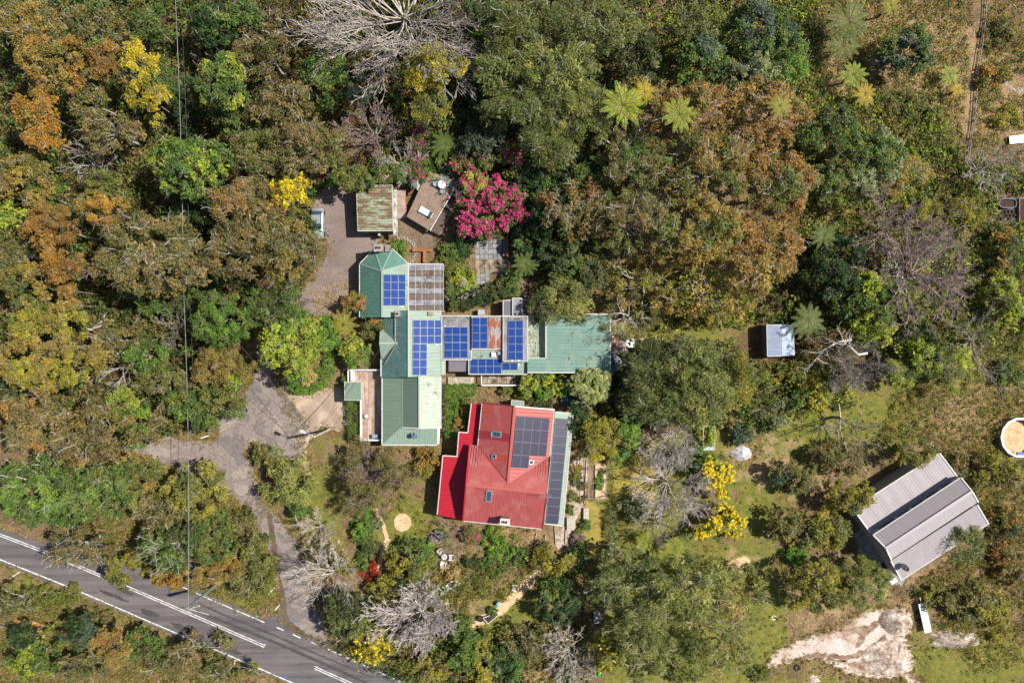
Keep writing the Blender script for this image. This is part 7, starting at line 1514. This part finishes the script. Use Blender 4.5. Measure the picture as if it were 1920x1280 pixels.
p = P(1150, 681, 2.2); tk = thing('water_tank', (p.x, p.y, 0), 'round dark blue grey water tank against the end of the teal roof', 'water tank')
m = MB(); m.cyl((p.x, p.y, 0), 1.05, 1.05, 2.1, 28); m.build('tank_wall', M_TANK, tk, True); m = MB(); m.cyl((p.x, p.y, 2.1), 1.08, .15, .22, 28); m.build('tank_lid', M_TANK, tk); m = MB(); m.cyl((p.x, p.y, 2.32), .22, .2, .08, 14); m.build('hatch', M_DARK, tk)
ts = thing('timber_steps', P(1265, 636), 'loose row of pale sleeper steps in the grass right of the entry stairs', 'steps')
for x in (1230, 1243, 1256, 1281, 1296, 1305): m = MB(); m.box(P(x, 637 + (x % 3), .12), (.16, .85, .14), rnd.uniform(-.1, .1), 0, (1.2, 1.15, 1.1)); m.build('sleeper', M_GREYWOOD, ts)
# deck props
p = P(687, 780, 1.4); ba = thing('wicker_pouf', (p.x, p.y, 1.0), 'round woven pouf with a cream lid on the west deck', 'pouf'); m = MB(); m.cyl((p.x, p.y, 1.0), .32, .36, .4, 16, cap=True); m.build('base', simple('wicker', (.35, .27, .18), .9), ba); m = MB(); m.cyl((p.x, p.y, 1.4), .2, .16, .06, 16); m.build('lid', M_WHITE, ba)
p = P(704, 818, 1.5); bc = thing('barbecue', (p.x, p.y, 1.0), 'blue grey covered barbecue at the bottom end of the west deck', 'barbecue'); m = MB(); m.box((p.x, p.y, 1.45), (.9, .5, .25)); m.build('body', M_TANK, bc); m = MB(); m.box((p.x, p.y + .05, 1.62), (.85, .42, .1)); m.build('lid', simple('blue_cover', (.2, .3, .38), .6), bc)
for sx in (-.4, .4): m = MB(); m.box((p.x + sx, p.y, 1.16), (.05, .4, .32)); m.build('leg', M_DARK, bc)
# slatted bench by the driveway
a, b_ = P(606, 1027, .5), P(634, 1012, .5); ang = math.atan2(b_.y - a.y, b_.x - a.x); pal = thing('slatted_pallet', ((a.x + b_.x) / 2, (a.y + b_.y) / 2, 0), 'bleached slatted pallet lying beside a round grey shrub near the driveway', 'pallet')
for k in range(9): q = a + (b_ - a) * (k / 8); m = MB(); m.box((q.x, q.y, .36), (.17, 1.35, .05), ang); m.build('slat', simple('bleached_board', (.52, .43, .34), .85, 0, .15, 3) if k == 0 else bpy.data.materials['bleached_board'], pal)
nv = Vector((-math.sin(ang), math.cos(ang), 0))
for s_ in (-.5, 0, .5): m = MB(); m.beam(a + nv * s_ - Vector((0, 0, .25)), b_ + nv * s_ - Vector((0, 0, .25)), .1, .1); m.build('bearer', M_GREYWOOD, pal)
heap('cut_stump', 'pale weathered slab of stone at the right end of the slatted pallet', 636, 1013, 8, 9, .4, simple('pale_weathered_stone', (.5, .42, .34), .9, 0, .2, 4, .3), seed=8, cat='stone')
# lower garden: table with three chairs
p = P(833, 1043.6, .7); round_table('garden_table', 'round white garden table between three white slatted chairs', p.x, p.y, 0, .36, M_WCH)
for (x, y, rz, l) in ((826.5, 1033.5, .7, 'white slatted garden chair above left of the round garden table'), (845.6, 1044.3, -1.6, 'white slatted garden chair right of the round garden table'), (831.5, 1056, 2.9, 'white slatted garden chair below the round garden table')):
    q = P(x, y, .4); furniture_chair('garden_chair', l, q.x, q.y, 0, rz, M_WCH, 1.0, 'white chairs round the garden table')
q = P(964.5, 1101, .4); furniture_chair('garden_chair', 'white slatted garden chair alone at the top of the small lawn', q.x, q.y, 0, -1.7, M_WCH, 1.05)
for x, y, rz, l in ((832, 1130, .3, 'white garden chair on the left of the pair beside the bare tree'), (840, 1127, 2.2, 'white garden chair on the right of the pair beside the bare tree')): q = P(x, y, .4); furniture_chair('garden_chair', l, q.x, q.y, 0, rz, M_WCH, .85)
for x, y, rz, l in ((1323, 855, .1, 'upper pale blue garden chair beside the yellow blossom'), (1325, 862, -.1, 'lower pale blue garden chair beside the yellow blossom')): q = P(x, y, .4); furniture_chair('garden_chair', l, q.x, q.y, 0, rz, M_BLUEC, 1.0)
# bathtub planter
p = P(846.7, 1096, .6); bt = thing('bathtub_planter', (p.x, p.y, 0), 'old white bathtub with a square end tilted among dry shrubs', 'bathtub'); a = .55; V = []; n = 20
def ov(k, s1, s2, z): return [(p.x + (math.cos(2 * math.pi * i / n) * s1) * math.cos(a) - (math.sin(2 * math.pi * i / n) * s2) * math.sin(a), p.y + (math.cos(2 * math.pi * i / n) * s1) * math.sin(a) + (math.sin(2 * math.pi * i / n) * s2) * math.cos(a), z) for i in range(n)]
m = MB(); V = ov(0, .6, .3, .05) + ov(0, .85, .42, .6) + ov(0, .9, .46, .62) + ov(0, .72, .32, .6) + ov(0, .55, .24, .25)
m.add(V, [(k * n + i, k * n + (i + 1) % n, (k + 1) * n + (i + 1) % n, (k + 1) * n + i) for k in range(4) for i in range(n)] + [tuple(range(4 * n, 5 * n))]); m.build('tub', M_PLAS, bt, True)
m = MB(); m.box((p.x + .85 * math.cos(a), p.y + .85 * math.sin(a), .62), (.3, 1.0, .05), a); m.build('end_shelf', M_PLAS, bt); m = MB(); m.cyl((p.x, p.y, .3), .1, .1, .2, 8); m.box((p.x, p.y, .42), (1.0, .42, .08), a); m.build('soil', M_SOIL, bt)
p = P(810, 1099, .4); po_ = thing('rusty_fire_bowl', (p.x, p.y, 0), 'round rusty bowl left of the white bathtub', 'fire bowl'); m = MB(); m.cyl((p.x, p.y, 0), .28, .4, .4, 20, cap=False); m.cyl((p.x, p.y, .05), .25, .36, .25, 20); m.build('bowl', simple('rust', (.30, .13, .06), .9), po_)
m = MB(); V = [(p.x + r * math.cos(2 * math.pi * i / 20), p.y + r * math.sin(2 * math.pi * i / 20), .41) for r in (.36, .43) for i in range(20)]; m.add(V, [(i, i + 20, (i + 1) % 20 + 20, (i + 1) % 20) for i in range(20)]); m.build('rim', M_GREYWOOD, po_)
# raised planter by the small lawn, bin, birds
W = [P(x, y, .5) for x, y in ((906, 1158), (932, 1148), (935, 1152), (915, 1169))]; cc = sum(W, Vector()) / 4; pbx = thing('raised_planter', (cc.x, cc.y, 0), 'dark soiled raised planter with white rim and a leafy plant on the small lawn', 'planter')
for i in range(4): m = MB(); m.beam((W[i].x, W[i].y, .25), (W[(i + 1) % 4].x, W[(i + 1) % 4].y, .25), .08, .5); m.build('side', M_WCH, pbx)
m = MB(); m.prism([w_[:2] for w_ in W], .3, .42); m.build('soil', M_SOIL, pbx)
shrub(925, 1147, 8, 7, 1.0, 'green', 'leafy green plant growing at the top of the raised planter')
p = P(901, 1160, .5); m = MB(); pt_ = thing('black_pot', (p.x, p.y, 0), 'black plastic tub at the left end of the raised planter', 'pot'); m.cyl((p.x, p.y, 0), .3, .38, .5, 16, cap=False); m.cyl((p.x, p.y, .02), .28, .34, .35, 16); m.build('tub', M_BLACK, pt_); m = MB(); m.box((p.x, p.y, .38), (.3, .3, .03)); m.build('soil', M_SOIL, pt_)
p = P(935, 1132.5, .8); bi = thing('round_bin', (p.x, p.y, 0), 'grey metal drum with a pale lid above the raised planter', 'bin'); m = MB(); m.cyl((p.x, p.y, 0), .26, .28, .8, 18); m.build('drum', M_STEEL, bi, False); m = MB(); m.cyl((p.x, p.y, .8), .3, .1, .12, 18); m.build('lid', M_BLUEC, bi)
for x, y, l in ((943, 1181, 'white bird on the small lawn, left of the two'), (958, 1183, 'white bird on the small lawn, right of the two')):
    p = P(x, y, .2); t = thing('white_bird', (p.x, p.y, 0), l, 'bird'); m = MB(); m.tube([(p.x - .22, p.y, .16), (p.x - .12, p.y, .22), (p.x + .05, p.y, .24), (p.x + .14, p.y, .3), (p.x + .17, p.y, .38), (p.x + .22, p.y, .38)], .05, .05, 8); m.tube([(p.x - .14, p.y, .2), (p.x - .02, p.y, .23), (p.x + .1, p.y, .24)], .1, .06, 8); m.build('body', M_WCH, t)
    m = MB(); m.tube([(p.x + .2, p.y, .38), (p.x + .29, p.y, .36)], .02, .004, 6); m.build('beak', M_ORWOOD, t)
    for s_ in (-.03, .03): m = MB(); m.beam((p.x, p.y + s_, 0), (p.x, p.y + s_, .18), .012, .012); m.build('leg', M_ORWOOD, t)
# benches and beds right of the red house
def slat_table(name, label, x0, y0, x1, y1, z, mat, n=5, cat='bench', along='y'):
    a, b_ = P(x0, y0, z), P(x1, y1, z); t = thing(name, ((a.x + b_.x) / 2, (a.y + b_.y) / 2, 0), label, cat); w_ = (b_.x - a.x) / n; L = a.y - b_.y
    for k in range(n): m = MB(); m.box((a.x + (k + .5) * w_, (a.y + b_.y) / 2, z), (w_ - .03, L, .05), 0, 0, (1, 1, 1)); m.build('slat', mat, t)
    for x in (a.x + .08, b_.x - .08):
        for y in (a.y - .15, b_.y + .15): m = MB(); m.beam((x, y, 0), (x, y, z - .03), .08, .08); m.build('leg', mat, t)
    return t
M_BLE = simple('bleached_timber', (.50, .45, .38), .85, 0, .15, 4)
slat_table('garden_bench', 'wide bleached slatted bench below the corner of the solar lean-to', 1063, 970, 1079, 994, .45, M_BLE)
slat_table('garden_bench', 'narrow bleached bench right of the wide one', 1094, 952, 1104, 976, .45, M_BLE, 3)
slat_table('garden_bench', 'weathered bench in the shade beside the red-leaf path', 1113, 1147, 1126, 1169, .45, simple('grey_bench', (.33, .34, .38), .8, 0, .2, 4), 4)
def bed(label, x0, y0, x1, y1, h, mat, name='raised_bed', soil=M_SOIL):
    a, b_ = P(x0, y0, h), P(x1, y1, h); t = thing(name, ((a.x + b_.x) / 2, (a.y + b_.y) / 2, 0), label, 'garden bed')
    C4 = [(a.x, a.y), (b_.x, a.y), (b_.x, b_.y), (a.x, b_.y)]
    for i in range(4): m = MB(); m.beam((*C4[i], h / 2), (*C4[(i + 1) % 4], h / 2), .07, h); m.build('board', mat, t)
    m = MB(); m.box(((a.x + b_.x) / 2, (a.y + b_.y) / 2, h * .4), (abs(b_.x - a.x) - .08, abs(a.y - b_.y) - .08, h * .7)); m.build('soil', soil, t)
bed('left small dark raised bed below the red house corner', 1007, 1022, 1012, 1037, .3, M_GREYWOOD); bed('right small dark raised bed below the red house corner', 1016, 1022, 1020, 1038, .3, M_GREYWOOD)
bed('long narrow bed along the lean-to with white edging', 1073, 800, 1079, 845, .25, M_WCH); bed('netted vegetable bed right of the pebble garden', 1116, 868, 1137, 935, .25, M_GREYWOOD, soil=M_CHIP)
tf = thing('trellis_frame', P(1108, 900), 'thin dark timber trellis frame beside the netted vegetable bed', 'trellis')
for x in (1104, 1112): 
    for z in (.9,): m = MB(); m.beam(P(x, 858, 1.5), P(x, 935, 1.5), .05, .05); m.build('rail', M_GREYWOOD, tf)
for y in (858, 880, 905, 933): 
    m = MB(); m.beam(P(1104, y, 1.5), P(1138, y, 1.5), .05, .05); m.build('rail', M_GREYWOOD, tf)
    for x in (1104, 1137): q = P(x, y, 1.5); m = MB(); m.beam((q.x, q.y, 0), (q.x, q.y, 1.5), .06, .06); m.build('post', M_GREYWOOD, tf)
gf = thing('garden_edging', P(1098, 890), 'white timber edging on the right side of the pebble garden', 'garden edging')
for a, b_ in (((1100, 860), (1096, 945)), ((1084, 860), (1080, 900)), ((1061, 985), (1060, 1022)), ((1060, 1020), (1042, 1020)), ((1042, 1020), (1040, 985)), ((1006, 1000), (1000, 1036)), ((1022, 1002), (1024, 1016))): m = MB(); m.beam(P(*a, .12), P(*b_, .12), .07, .22); m.build('board', M_BLE, gf)
peb = thing('pebble_garden', P(1085, 900), 'scatter of pale pebbles in the garden beside the solar lean-to', 'pebbles')
for k in range(90): x, y = rnd.uniform(1066, 1100), rnd.uniform(862, 950); s = rnd.uniform(.06, .14); place(RK[k % 5], 'pebble', peb, P(x - (y - 860) * .12 * 1, y, 0), (s, s, s * .6), rnd.uniform(0, 6))
p = P(1023, 1018, .4); t = thing('blue_pot', (p.x, p.y, 0), 'cobalt blue glazed pot at the corner of the garden edging', 'pot'); m = MB(); m.cyl((p.x, p.y, 0), .18, .26, .4, 16, cap=False); m.cyl((p.x, p.y, .02), .17, .24, .3, 16); m.build('pot', simple('cobalt', (.02, .05, .3), .3), t); m = MB(); m.cyl((p.x, p.y, .32), .2, .2, .03, 12); m.build('soil', M_SOIL, t)
p = P(1125.5, 1264, .6); t = thing('green_crate', (p.x, p.y, 0), 'vivid green plastic crate on the red-leaf path', 'crate'); M_GC = simple('green_plastic', (.02, .36, .12), .5)
for dx, dy, sx, sy in ((0, .22, .5, .04), (0, -.22, .5, .04), (.24, 0, .04, .44), (-.24, 0, .04, .44)): m = MB(); m.box((p.x + dx, p.y + dy, .3), (sx, sy, .5)); m.build('side', M_GC, t)
m = MB(); m.box((p.x, p.y, .4), (.46, .42, .04)); m.build('lid', M_GC, t)
p = P(673, 971, .6); t = thing('red_box', (p.x, p.y, 0), 'dark red box at the top of the clipped green shrubs', 'box'); m = MB(); m.box((p.x, p.y, .3), (.5, .3, .55)); m.build('body', simple('maroon', (.2, .04, .04), .7), t); m = MB(); m.box((p.x, p.y, .6), (.56, .36, .05)); m.build('lid', simple('maroon_lid', (.26, .05, .05), .6), t)
p = P(755, 932, .3); t = thing('black_pot', (p.x, p.y, 0), 'round black pot on the lawn above the mulch circle', 'pot'); m = MB(); m.cyl((p.x, p.y, 0), .2, .26, .35, 16, cap=False); m.cyl((p.x, p.y, .02), .19, .24, .2, 16); m.build('pot', M_BLACK, t); m = MB(); m.cyl((p.x, p.y, .22), .2, .2, .03, 12); m.build('soil', M_SOIL, t)
# teal half-hidden discs behind the red house
for x, y, l in ((1062, 750, 'left teal garden disc with white slats half hidden by the cream bush'), (1082, 752, 'right teal garden disc with white slats half hidden by the cream bush')):
    p = P(x, y, .5); t = thing('round_swing_seat', (p.x, p.y, 0), l, 'garden seat'); m = MB(); m.cyl((p.x, p.y, .35), .6, .72, .15, 24); m.build('seat', simple('teal_canvas', (.06, .12, .15), .7) if x < 1070 else bpy.data.materials['teal_canvas'], t)
    for k in (-1, 1): m = MB(); m.box((p.x + k * .12, p.y + .1, .54), (.06, .45, .05), k * .3); m.build('slat', M_WHITE, t)
    for k in range(3): m = MB(); m.beam((p.x + .4 * math.cos(k * 2.1), p.y + .4 * math.sin(k * 2.1), 0), (p.x + .3 * math.cos(k * 2.1), p.y + .3 * math.sin(k * 2.1), .36), .04, .04); m.build('leg', M_DARK, t)
# swing / clothes frame with tarp
cf = thing('clothes_frame', P(1330, 820), 'thin white metal frame with a pale blue sheet at its lower end', 'frame')
K4 = [P(1319, 799, 2.0), P(1341, 799, 2.0), P(1340, 843, 2.0), P(1318, 843, 2.0)]
for i in range(4): m = MB(); m.tube([K4[i], K4[(i + 1) % 4]], .03, .03); m.build('rail', M_WHITE, cf)
for q in K4: m = MB(); m.tube([(q.x, q.y, 0), q], .03, .03); m.build('post', M_WHITE, cf)
m = MB(); m.add([P(1316, 843, 2.02), P(1339.5, 843, 2.02), P(1338.5, 822, 2.02), P(1333, 826, 1.9), P(1330, 836, 1.85)], [(0, 1, 2, 3, 4)]); m.build('sheet', simple('pale_blue_sheet', (.38, .50, .48), .5), cf)
heap('white_tarp', 'crumpled white and grey sheet lying on the straw right of the yellow blossom', 1390, 849, 20, 15, .5, simple('white_grey_tarp', (.62, .62, .66), .5, 0, .35, 2.5), seed=14, cat='tarp', rough=1.2)
heap('straw_heap', 'round straw heap with a dark hollow in the grass below the blossom bushes', 1388, 1058, 30, 22, .5, M_CHIP, seed=21, cat='straw heap')
p = P(1388, 1067, .7); t = thing('fallen_log', (p.x, p.y, 0), 'dark log with pale ends lying on the round straw heap', 'log'); m = MB(); m.tube([(p.x - .9, p.y + .05, .6), (p.x - .2, p.y, .68), (p.x + .9, p.y - .1, .6)], .2, .17, 10); m.build('bark', M_BARKDARK, t); m = MB(); m.cyl((p.x - .95, p.y - .25, .45), .16, .16, .15, 10); m.cyl((p.x + .8, p.y - .3, .45), .14, .14, .15, 10); m.build('cut_end', M_BARKPALE, t)
# fallen pale logs near the tin shed
def log(label, pts, r, mat=M_BARKPALE):
    W = [P(*q) for q in pts]; t = thing('fallen_log', (W[0].x, W[0].y, 0), label, 'log'); m = MB(); m.tube(W, r, r * .45, 8); m.build('bark', mat, t, True)
    out = []; d = (W[-1] - W[-2]).normalized()
    for k in range(5): grow(out, tuple(W[-1 - (k % 2)]), vnorm((d.x + rnd.gauss(0, .6), d.y + rnd.gauss(0, .6), rnd.gauss(0, .15))), rnd.uniform(1.2, 2.6), r * .4, 0, 1, (4,), .25, .0, 5, .8, .015)
    tubes(out, 4, mat, 'twigs', t)
log('curved pale bough with orange broken end right of the tin shed', [(1596, 637, 5), (1570, 641, 5.1), (1548, 654, 4.8), (1532, 670, 4.4)], .17)
log('pale broken bough above the dense grey leafless tree', [(1626, 662, 7), (1610, 665, 7.2), (1596, 652, 7.2), (1585, 645, 7)], .15)
log('grey fallen log with forks in the dark gap left of the power line', [(150, 610, 1.0), (170, 618, 1.2), (196, 608, 1.4)], .16)
log('thick dark bough across the brown mass', [(1230, 252, 9), (1262, 236, 10), (1300, 226, 11), (1335, 212, 12)], .22, M_BARKDARK)
log('long pale stem running down the right lawn', [(1573, 757, 2.5), (1576, 780, 2.4), (1575, 805, 1.9), (1583, 828, 1.2), (1589, 850, .6)], .08)
# the big barn's surroundings
p = P(1662, 1058, .5); 
def tyre(label, x, y, r=.33, z=.12, mat=M_BLACK, name='tyre', cat='tyre', group=None, col=None):
    p = P(x, y, z); V = []; n = 18; k = 8; m = MB()
    for i in range(n):
        for j in range(k): a, b = 2 * math.pi * i / n, 2 * math.pi * j / k; rr = r + .1 * math.cos(b); V.append((p.x + rr * math.cos(a), p.y + rr * math.sin(a), z + .09 * math.sin(b)))
    m.add(V, [(i * k + j, ((i + 1) % n) * k + j, ((i + 1) % n) * k + (j + 1) % k, i * k + (j + 1) % k) for i in range(n) for j in range(k)]); o = m.build(name, mat, None, True); return tag(o, label, cat, group)
tyre('dark tyre with a blue rim on the shaded concrete beside the barn', 1662, 1058, .4)
tyre('black tyre at the bottom edge left of the track rubble', 1495, 1251, .3); tyre('white ring lying in the grass left of the dirt track', 1451, 1157, .26, mat=M_WCH, name='white_hoop', cat='hoop')
tyre('round black tyre among the dry grass below the barn', 1750, 1095, .42); tyre('smaller ring right of the round black tyre', 1812, 1097, .24, mat=M_STONE)
p = P(1676, 1089, .8); t = thing('metal_trough', (p.x, p.y, 0), 'white metal sink unit at the lowest corner of the barn', 'sink'); m = MB(); m.box((p.x, p.y, .75), (.9, .6, .06), .6); m.build('top', M_STEEL, t); m = MB(); m.cyl((p.x - .1, p.y, .62), .2, .22, .15, 14); m.build('basin', M_DARK, t)
for sx, sy in ((-.35, -.2), (.35, -.2), (.35, .2), (-.35, .2)): m = MB(); m.beam((p.x + sx, p.y + sy, 0), (p.x + sx, p.y + sy, .73), .05, .05); m.build('leg', M_STEEL, t)
# white trailer deck
W = [P(1722, 1132, .8), P(1736, 1131, .8), P(1747, 1184, .8), P(1734, 1187, .8)]; cc = sum(W, Vector()) / 4; t = thing('flat_trailer', (cc.x, cc.y, 0), 'long white topped flat trailer parked beside the crushed rock', 'trailer'); ax_ = (W[3] - W[0]).normalized(); ang = math.atan2(ax_.y, ax_.x)
for k in range(3): u0, u1 = k / 3, (k + 1) / 3 - .006; m = MB(); q = [W[0].lerp(W[3], u0), W[1].lerp(W[2], u0), W[1].lerp(W[2], u1), W[0].lerp(W[3], u1)]; m.prism([v[:2] for v in q], .74, .8 + .01 * k); m.build('top_panel', simple('scuffed_white_panel', (.66, .70, .72), .6, 0, .12, 1.5) if k == 0 else bpy.data.materials['scuffed_white_panel'], t)
for u in (.35, .65):
    for s1 in (0, 1): q = (W[0] if s1 == 0 else W[1]).lerp(W[3] if s1 == 0 else W[2], u); m = MB(); m.cyl((q.x, q.y, 0), .3, .3, .01, 6); m.box((q.x, q.y, .3), (.6, .16, .6), ang); m.build('wheel', M_BLACK, t)
m = MB(); m.beam(W[0].lerp(W[1], .5) - Vector((0, 0, .2)), W[0].lerp(W[1], .5) - ax_ * .9 - Vector((0, 0, .25)), .08, .08); m.build('drawbar', M_STEEL, t)
heap('mulch_heap', 'pale rubble heap at the upper end of the crushed rock track', 1680, 1163, 34, 26, .9, M_RUBBLE, seed=31, rough=.5); heap('mulch_heap', 'pale churned rubble spread at the lower end of the crushed rock track', 1665, 1235, 52, 36, .5, M_RUBBLE, seed=32, rough=.9)
heap('mulch_heap', 'long pale rubble heap right of the flat trailer', 1798, 1196, 52, 20, .9, M_RUBBLE, seed=33, rough=.5); heap('soil_heap', 'tan soil mound at the bottom edge right of the black tyre', 1525, 1272, 20, 14, .4, M_TRACK, seed=34, cat='soil heap')
# round pool
p = P(1914, 820, 1.25); t = thing('round_pool', (p.x, p.y, 0), 'round above-ground pool with a white rim holding dry straw, cut by the right edge', 'pool'); n = 14; R1 = 2.35
m = MB(); V = [(p.x + R1 * math.cos(2 * math.pi * i / n), p.y + R1 * math.sin(2 * math.pi * i / n), z) for z in (0, 1.2) for i in range(n)]; m.add(V, [(i, (i + 1) % n, (i + 1) % n + n, i + n) for i in range(n)]); m.build('pool_wall', simple('tan_pool_wall', (.42, .33, .24), .6), t)
for i in range(n):
    a0_, a1_ = 2 * math.pi * i / n, 2 * math.pi * (i + 1) / n; m = MB(); V = [(p.x + r * math.cos(a), p.y + r * math.sin(a), z) for z in (1.2, 1.27) for r, a in ((R1 - .12, a0_ + .006), (R1 + .14, a0_ + .006), (R1 + .14, a1_ - .006), (R1 - .12, a1_ - .006))]; m.add(V, [(3, 2, 1, 0), (4, 5, 6, 7), (0, 1, 5, 4), (1, 2, 6, 5), (2, 3, 7, 6), (3, 0, 4, 7)]); m.build('rim_segment', M_WHITE, t)
m = MB(); m.cyl((p.x, p.y, 0), R1 - .15, R1 - .15, .3, 24); m.build('straw_bed', M_CHIP, t); m = MB(); q = P(1913, 850, 1.3); m.box(q, (.8, .35, .25)); m.build('ladder_top', simple('blue_plastic', (.03, .16, .5), .5), t)
# nursery pots on the right
p = P(1890, 381, .6); t = thing('black_tub', (p.x, p.y, 0), 'oval black water tub above the group of nursery pots', 'tub'); n = 24
def oval(s1, s2, z): return [(p.x + s1 * math.copysign(abs(math.cos(2 * math.pi * i / n)) ** .6, math.cos(2 * math.pi * i / n)), p.y + s2 * math.copysign(abs(math.sin(2 * math.pi * i / n)) ** .6, math.sin(2 * math.pi * i / n)), z) for i in range(n)]
m = MB(); m.add(oval(.95, .5, 0) + oval(1.05, .56, .6) + oval(.97, .48, .6) + oval(.9, .42, .3), [(k * n + i, k * n + (i + 1) % n, (k + 1) * n + (i + 1) % n, (k + 1) * n + i) for k in range(3) for i in range(n)] + [tuple(range(3 * n, 4 * n))]); m.build('tub', M_BLACK, t); m = MB(); m.prism([v[:2] for v in oval(.9, .44, 0)], .32, .45); m.build('water', M_SOIL, t); m = MB(); m.tube([Vector(v) for v in oval(1.06, .57, .62)] + [Vector(oval(1.06, .57, .62)[0])], .03, .03, 5); m.build('rim', M_STEEL, t)
for k, pts in enumerate(([(1862, 372), (1910, 368), (1910, 418), (1864, 416)],)): sheet('gravel_pad', pts, .02, simple('dark_gravel', (.12, .10, .11), .9, 0, .3, 5, .4), 2, 6, 44)
pn = 0
for j, y in enumerate((396, 403, 410)):
    for i in range(5 - (j == 2)):
        x = 1874 + i * 7 + (j % 2) * 3; p = P(x, y, .3); pot = MB(); pot.cyl((p.x, p.y, 0), .15, .2, .3, 14, cap=False); pot.cyl((p.x, p.y, 0), .14, .18, .2, 14, 1); o = pot.build('plant_pot', [simple('grey_black_plastic', (.10, .10, .11), .5), M_SOIL] if pn == 0 else [bpy.data.materials['grey_black_plastic'], M_SOIL])
        tag(o, 'black nursery pot, %s in the %s row under the oval tub' % (('first', 'second', 'third', 'fourth', 'fifth')[i], ('top', 'middle', 'bottom')[j]), 'pot', 'nursery pots on the right'); pn += 1
bed('timber edged bed cut by the right edge beside the nursery pots', 1912, 372, 1935, 415, .5, M_GREYWOOD); bed('small timber bed near the top right corner', 1911, 96, 1932, 113, .4, M_GREYWOOD)
p = P(1905, 261, .8); t = thing('white_table', (p.x, p.y, 0), 'tilted white tabletop near the right edge in dry scrub', 'table'); m = MB(); m.box((p.x + .2, p.y, .7), (1.9, .95, .05), .12, tilt=(.08, 'X')); m.build('table_top', M_PLAS, t)
for sx, sy in ((-.6, -.35), (.9, -.35), (.9, .35), (-.6, .35)): m = MB(); m.beam((p.x + sx, p.y + sy, 0), (p.x + sx, p.y + sy, .64), .05, .05); m.build('leg', M_STEEL, t)
rw = thing('rock_wall', P(1900, 165), 'curved dry rock wall in the garden at the upper right edge', 'rock wall')
for k in range(26): u = k / 25; s = rnd.uniform(.2, .36); place(RK[k % 5], 'rock', rw, P(1880 + 44 * u, 150 + 22 * math.sin(u * 2.6) + rnd.uniform(-2, 2), 0), (s, s * .7, s * .7), rnd.uniform(0, 6))
for k, (x, y, l) in enumerate(((1876, 22, 'black pot at the top right, upper one of two'), (1880, 33, 'black pot at the top right, lower one of two'), (1903, 114, 'grey watering pot beside the small timber bed'))):
    p = P(x, y, .4); pot = MB(); pot.cyl((p.x, p.y, 0), .2, .28, .4, 14, cap=False); pot.cyl((p.x, p.y, 0), .18, .25, .3, 14, 1); tag(pot.build('plant_pot', [M_BLACK if k < 2 else M_STEEL, M_SOIL]), l, 'pot')
# bits by the road: kerb rail, guide posts, paint marks
def guide(label, x, y, x2, y2): a, b_ = P(x, y, 0), P(x2, y2, 1); m = MB(); m.beam((a.x, a.y, .05), (b_.x, b_.y, .1), .12, .06); return tag(m.build('guide_post', M_WHITE), label, 'post')
guide('white fallen marker post in the grass on the driveway bend', 503, 1114, 511, 1105); guide('short white post at the tip of the grass beside the driveway mouth', 516, 1143, 520, 1138); guide('short white marker lying on the verge at the far left below the road', 24, 1080, 30, 1075)
guide('white marker lying on the verge above the driveway\'s left arm', 377, 821, 386, 818)
fn = thing('wire_fence', P(25, 1182), 'thin pale pipe fence below the clay patch at the left edge', 'fence')
for z in (.5, 1.0): m = MB(); m.tube([P(-10, 1169, z), P(45, 1188, z)], .035, .035); m.tube([P(45, 1188, z), P(80, 1191, z)], .03, .03); m.build('rail', M_STEEL, fn)
for x, y in ((-5, 1170), (20, 1179), (45, 1188), (78, 1191)): q = P(x, y, 1); m = MB(); m.beam((q.x, q.y, 0), (q.x, q.y, 1.05), .07, .07); m.build('post', M_STEEL, fn)
m = MB(); a, b_ = P(455, 1249, .5), P(489, 1263, .5); gr = thing('guard_rail', (a.x, a.y, 0), 'short pale rail at the road\'s lower edge near the bottom', 'guard rail'); m.beam(a, b_, .08, .2); m.build('rail', M_STEEL, gr)
for u in (0, .5, 1): q = a.lerp(b_, u); m = MB(); m.beam((q.x, q.y, 0), (q.x, q.y, .6), .1, .1); m.build('post', M_GREYWOOD, gr)
M_BP = simple('blue_survey_paint', (.03, .16, .55), .6); M_GP = simple('green_survey_paint', (.12, .42, .30), .6)
for x, y, s, mt_, nm in ((540, 1105, .35, M_BP, 'blue'), (553, 1164, .45, M_BP, 'blue'), (538, 1157, .25, M_BP, 'blue'), (535, 1268, .5, M_BP, 'blue'), (482, 1155, .5, M_GP, 'green')):
    b = MB(); c = P(x, y); b.box((c.x, c.y, .0385), (s, .06, .004)); b.box((c.x + .05, c.y + .05, .0387), (.06, s, .004), .4); b.box((c.x - .1, c.y - .12, .0389), (s * .6, .05, .004), .8); tag(b.build('survey_mark', mt_), kind='structure')
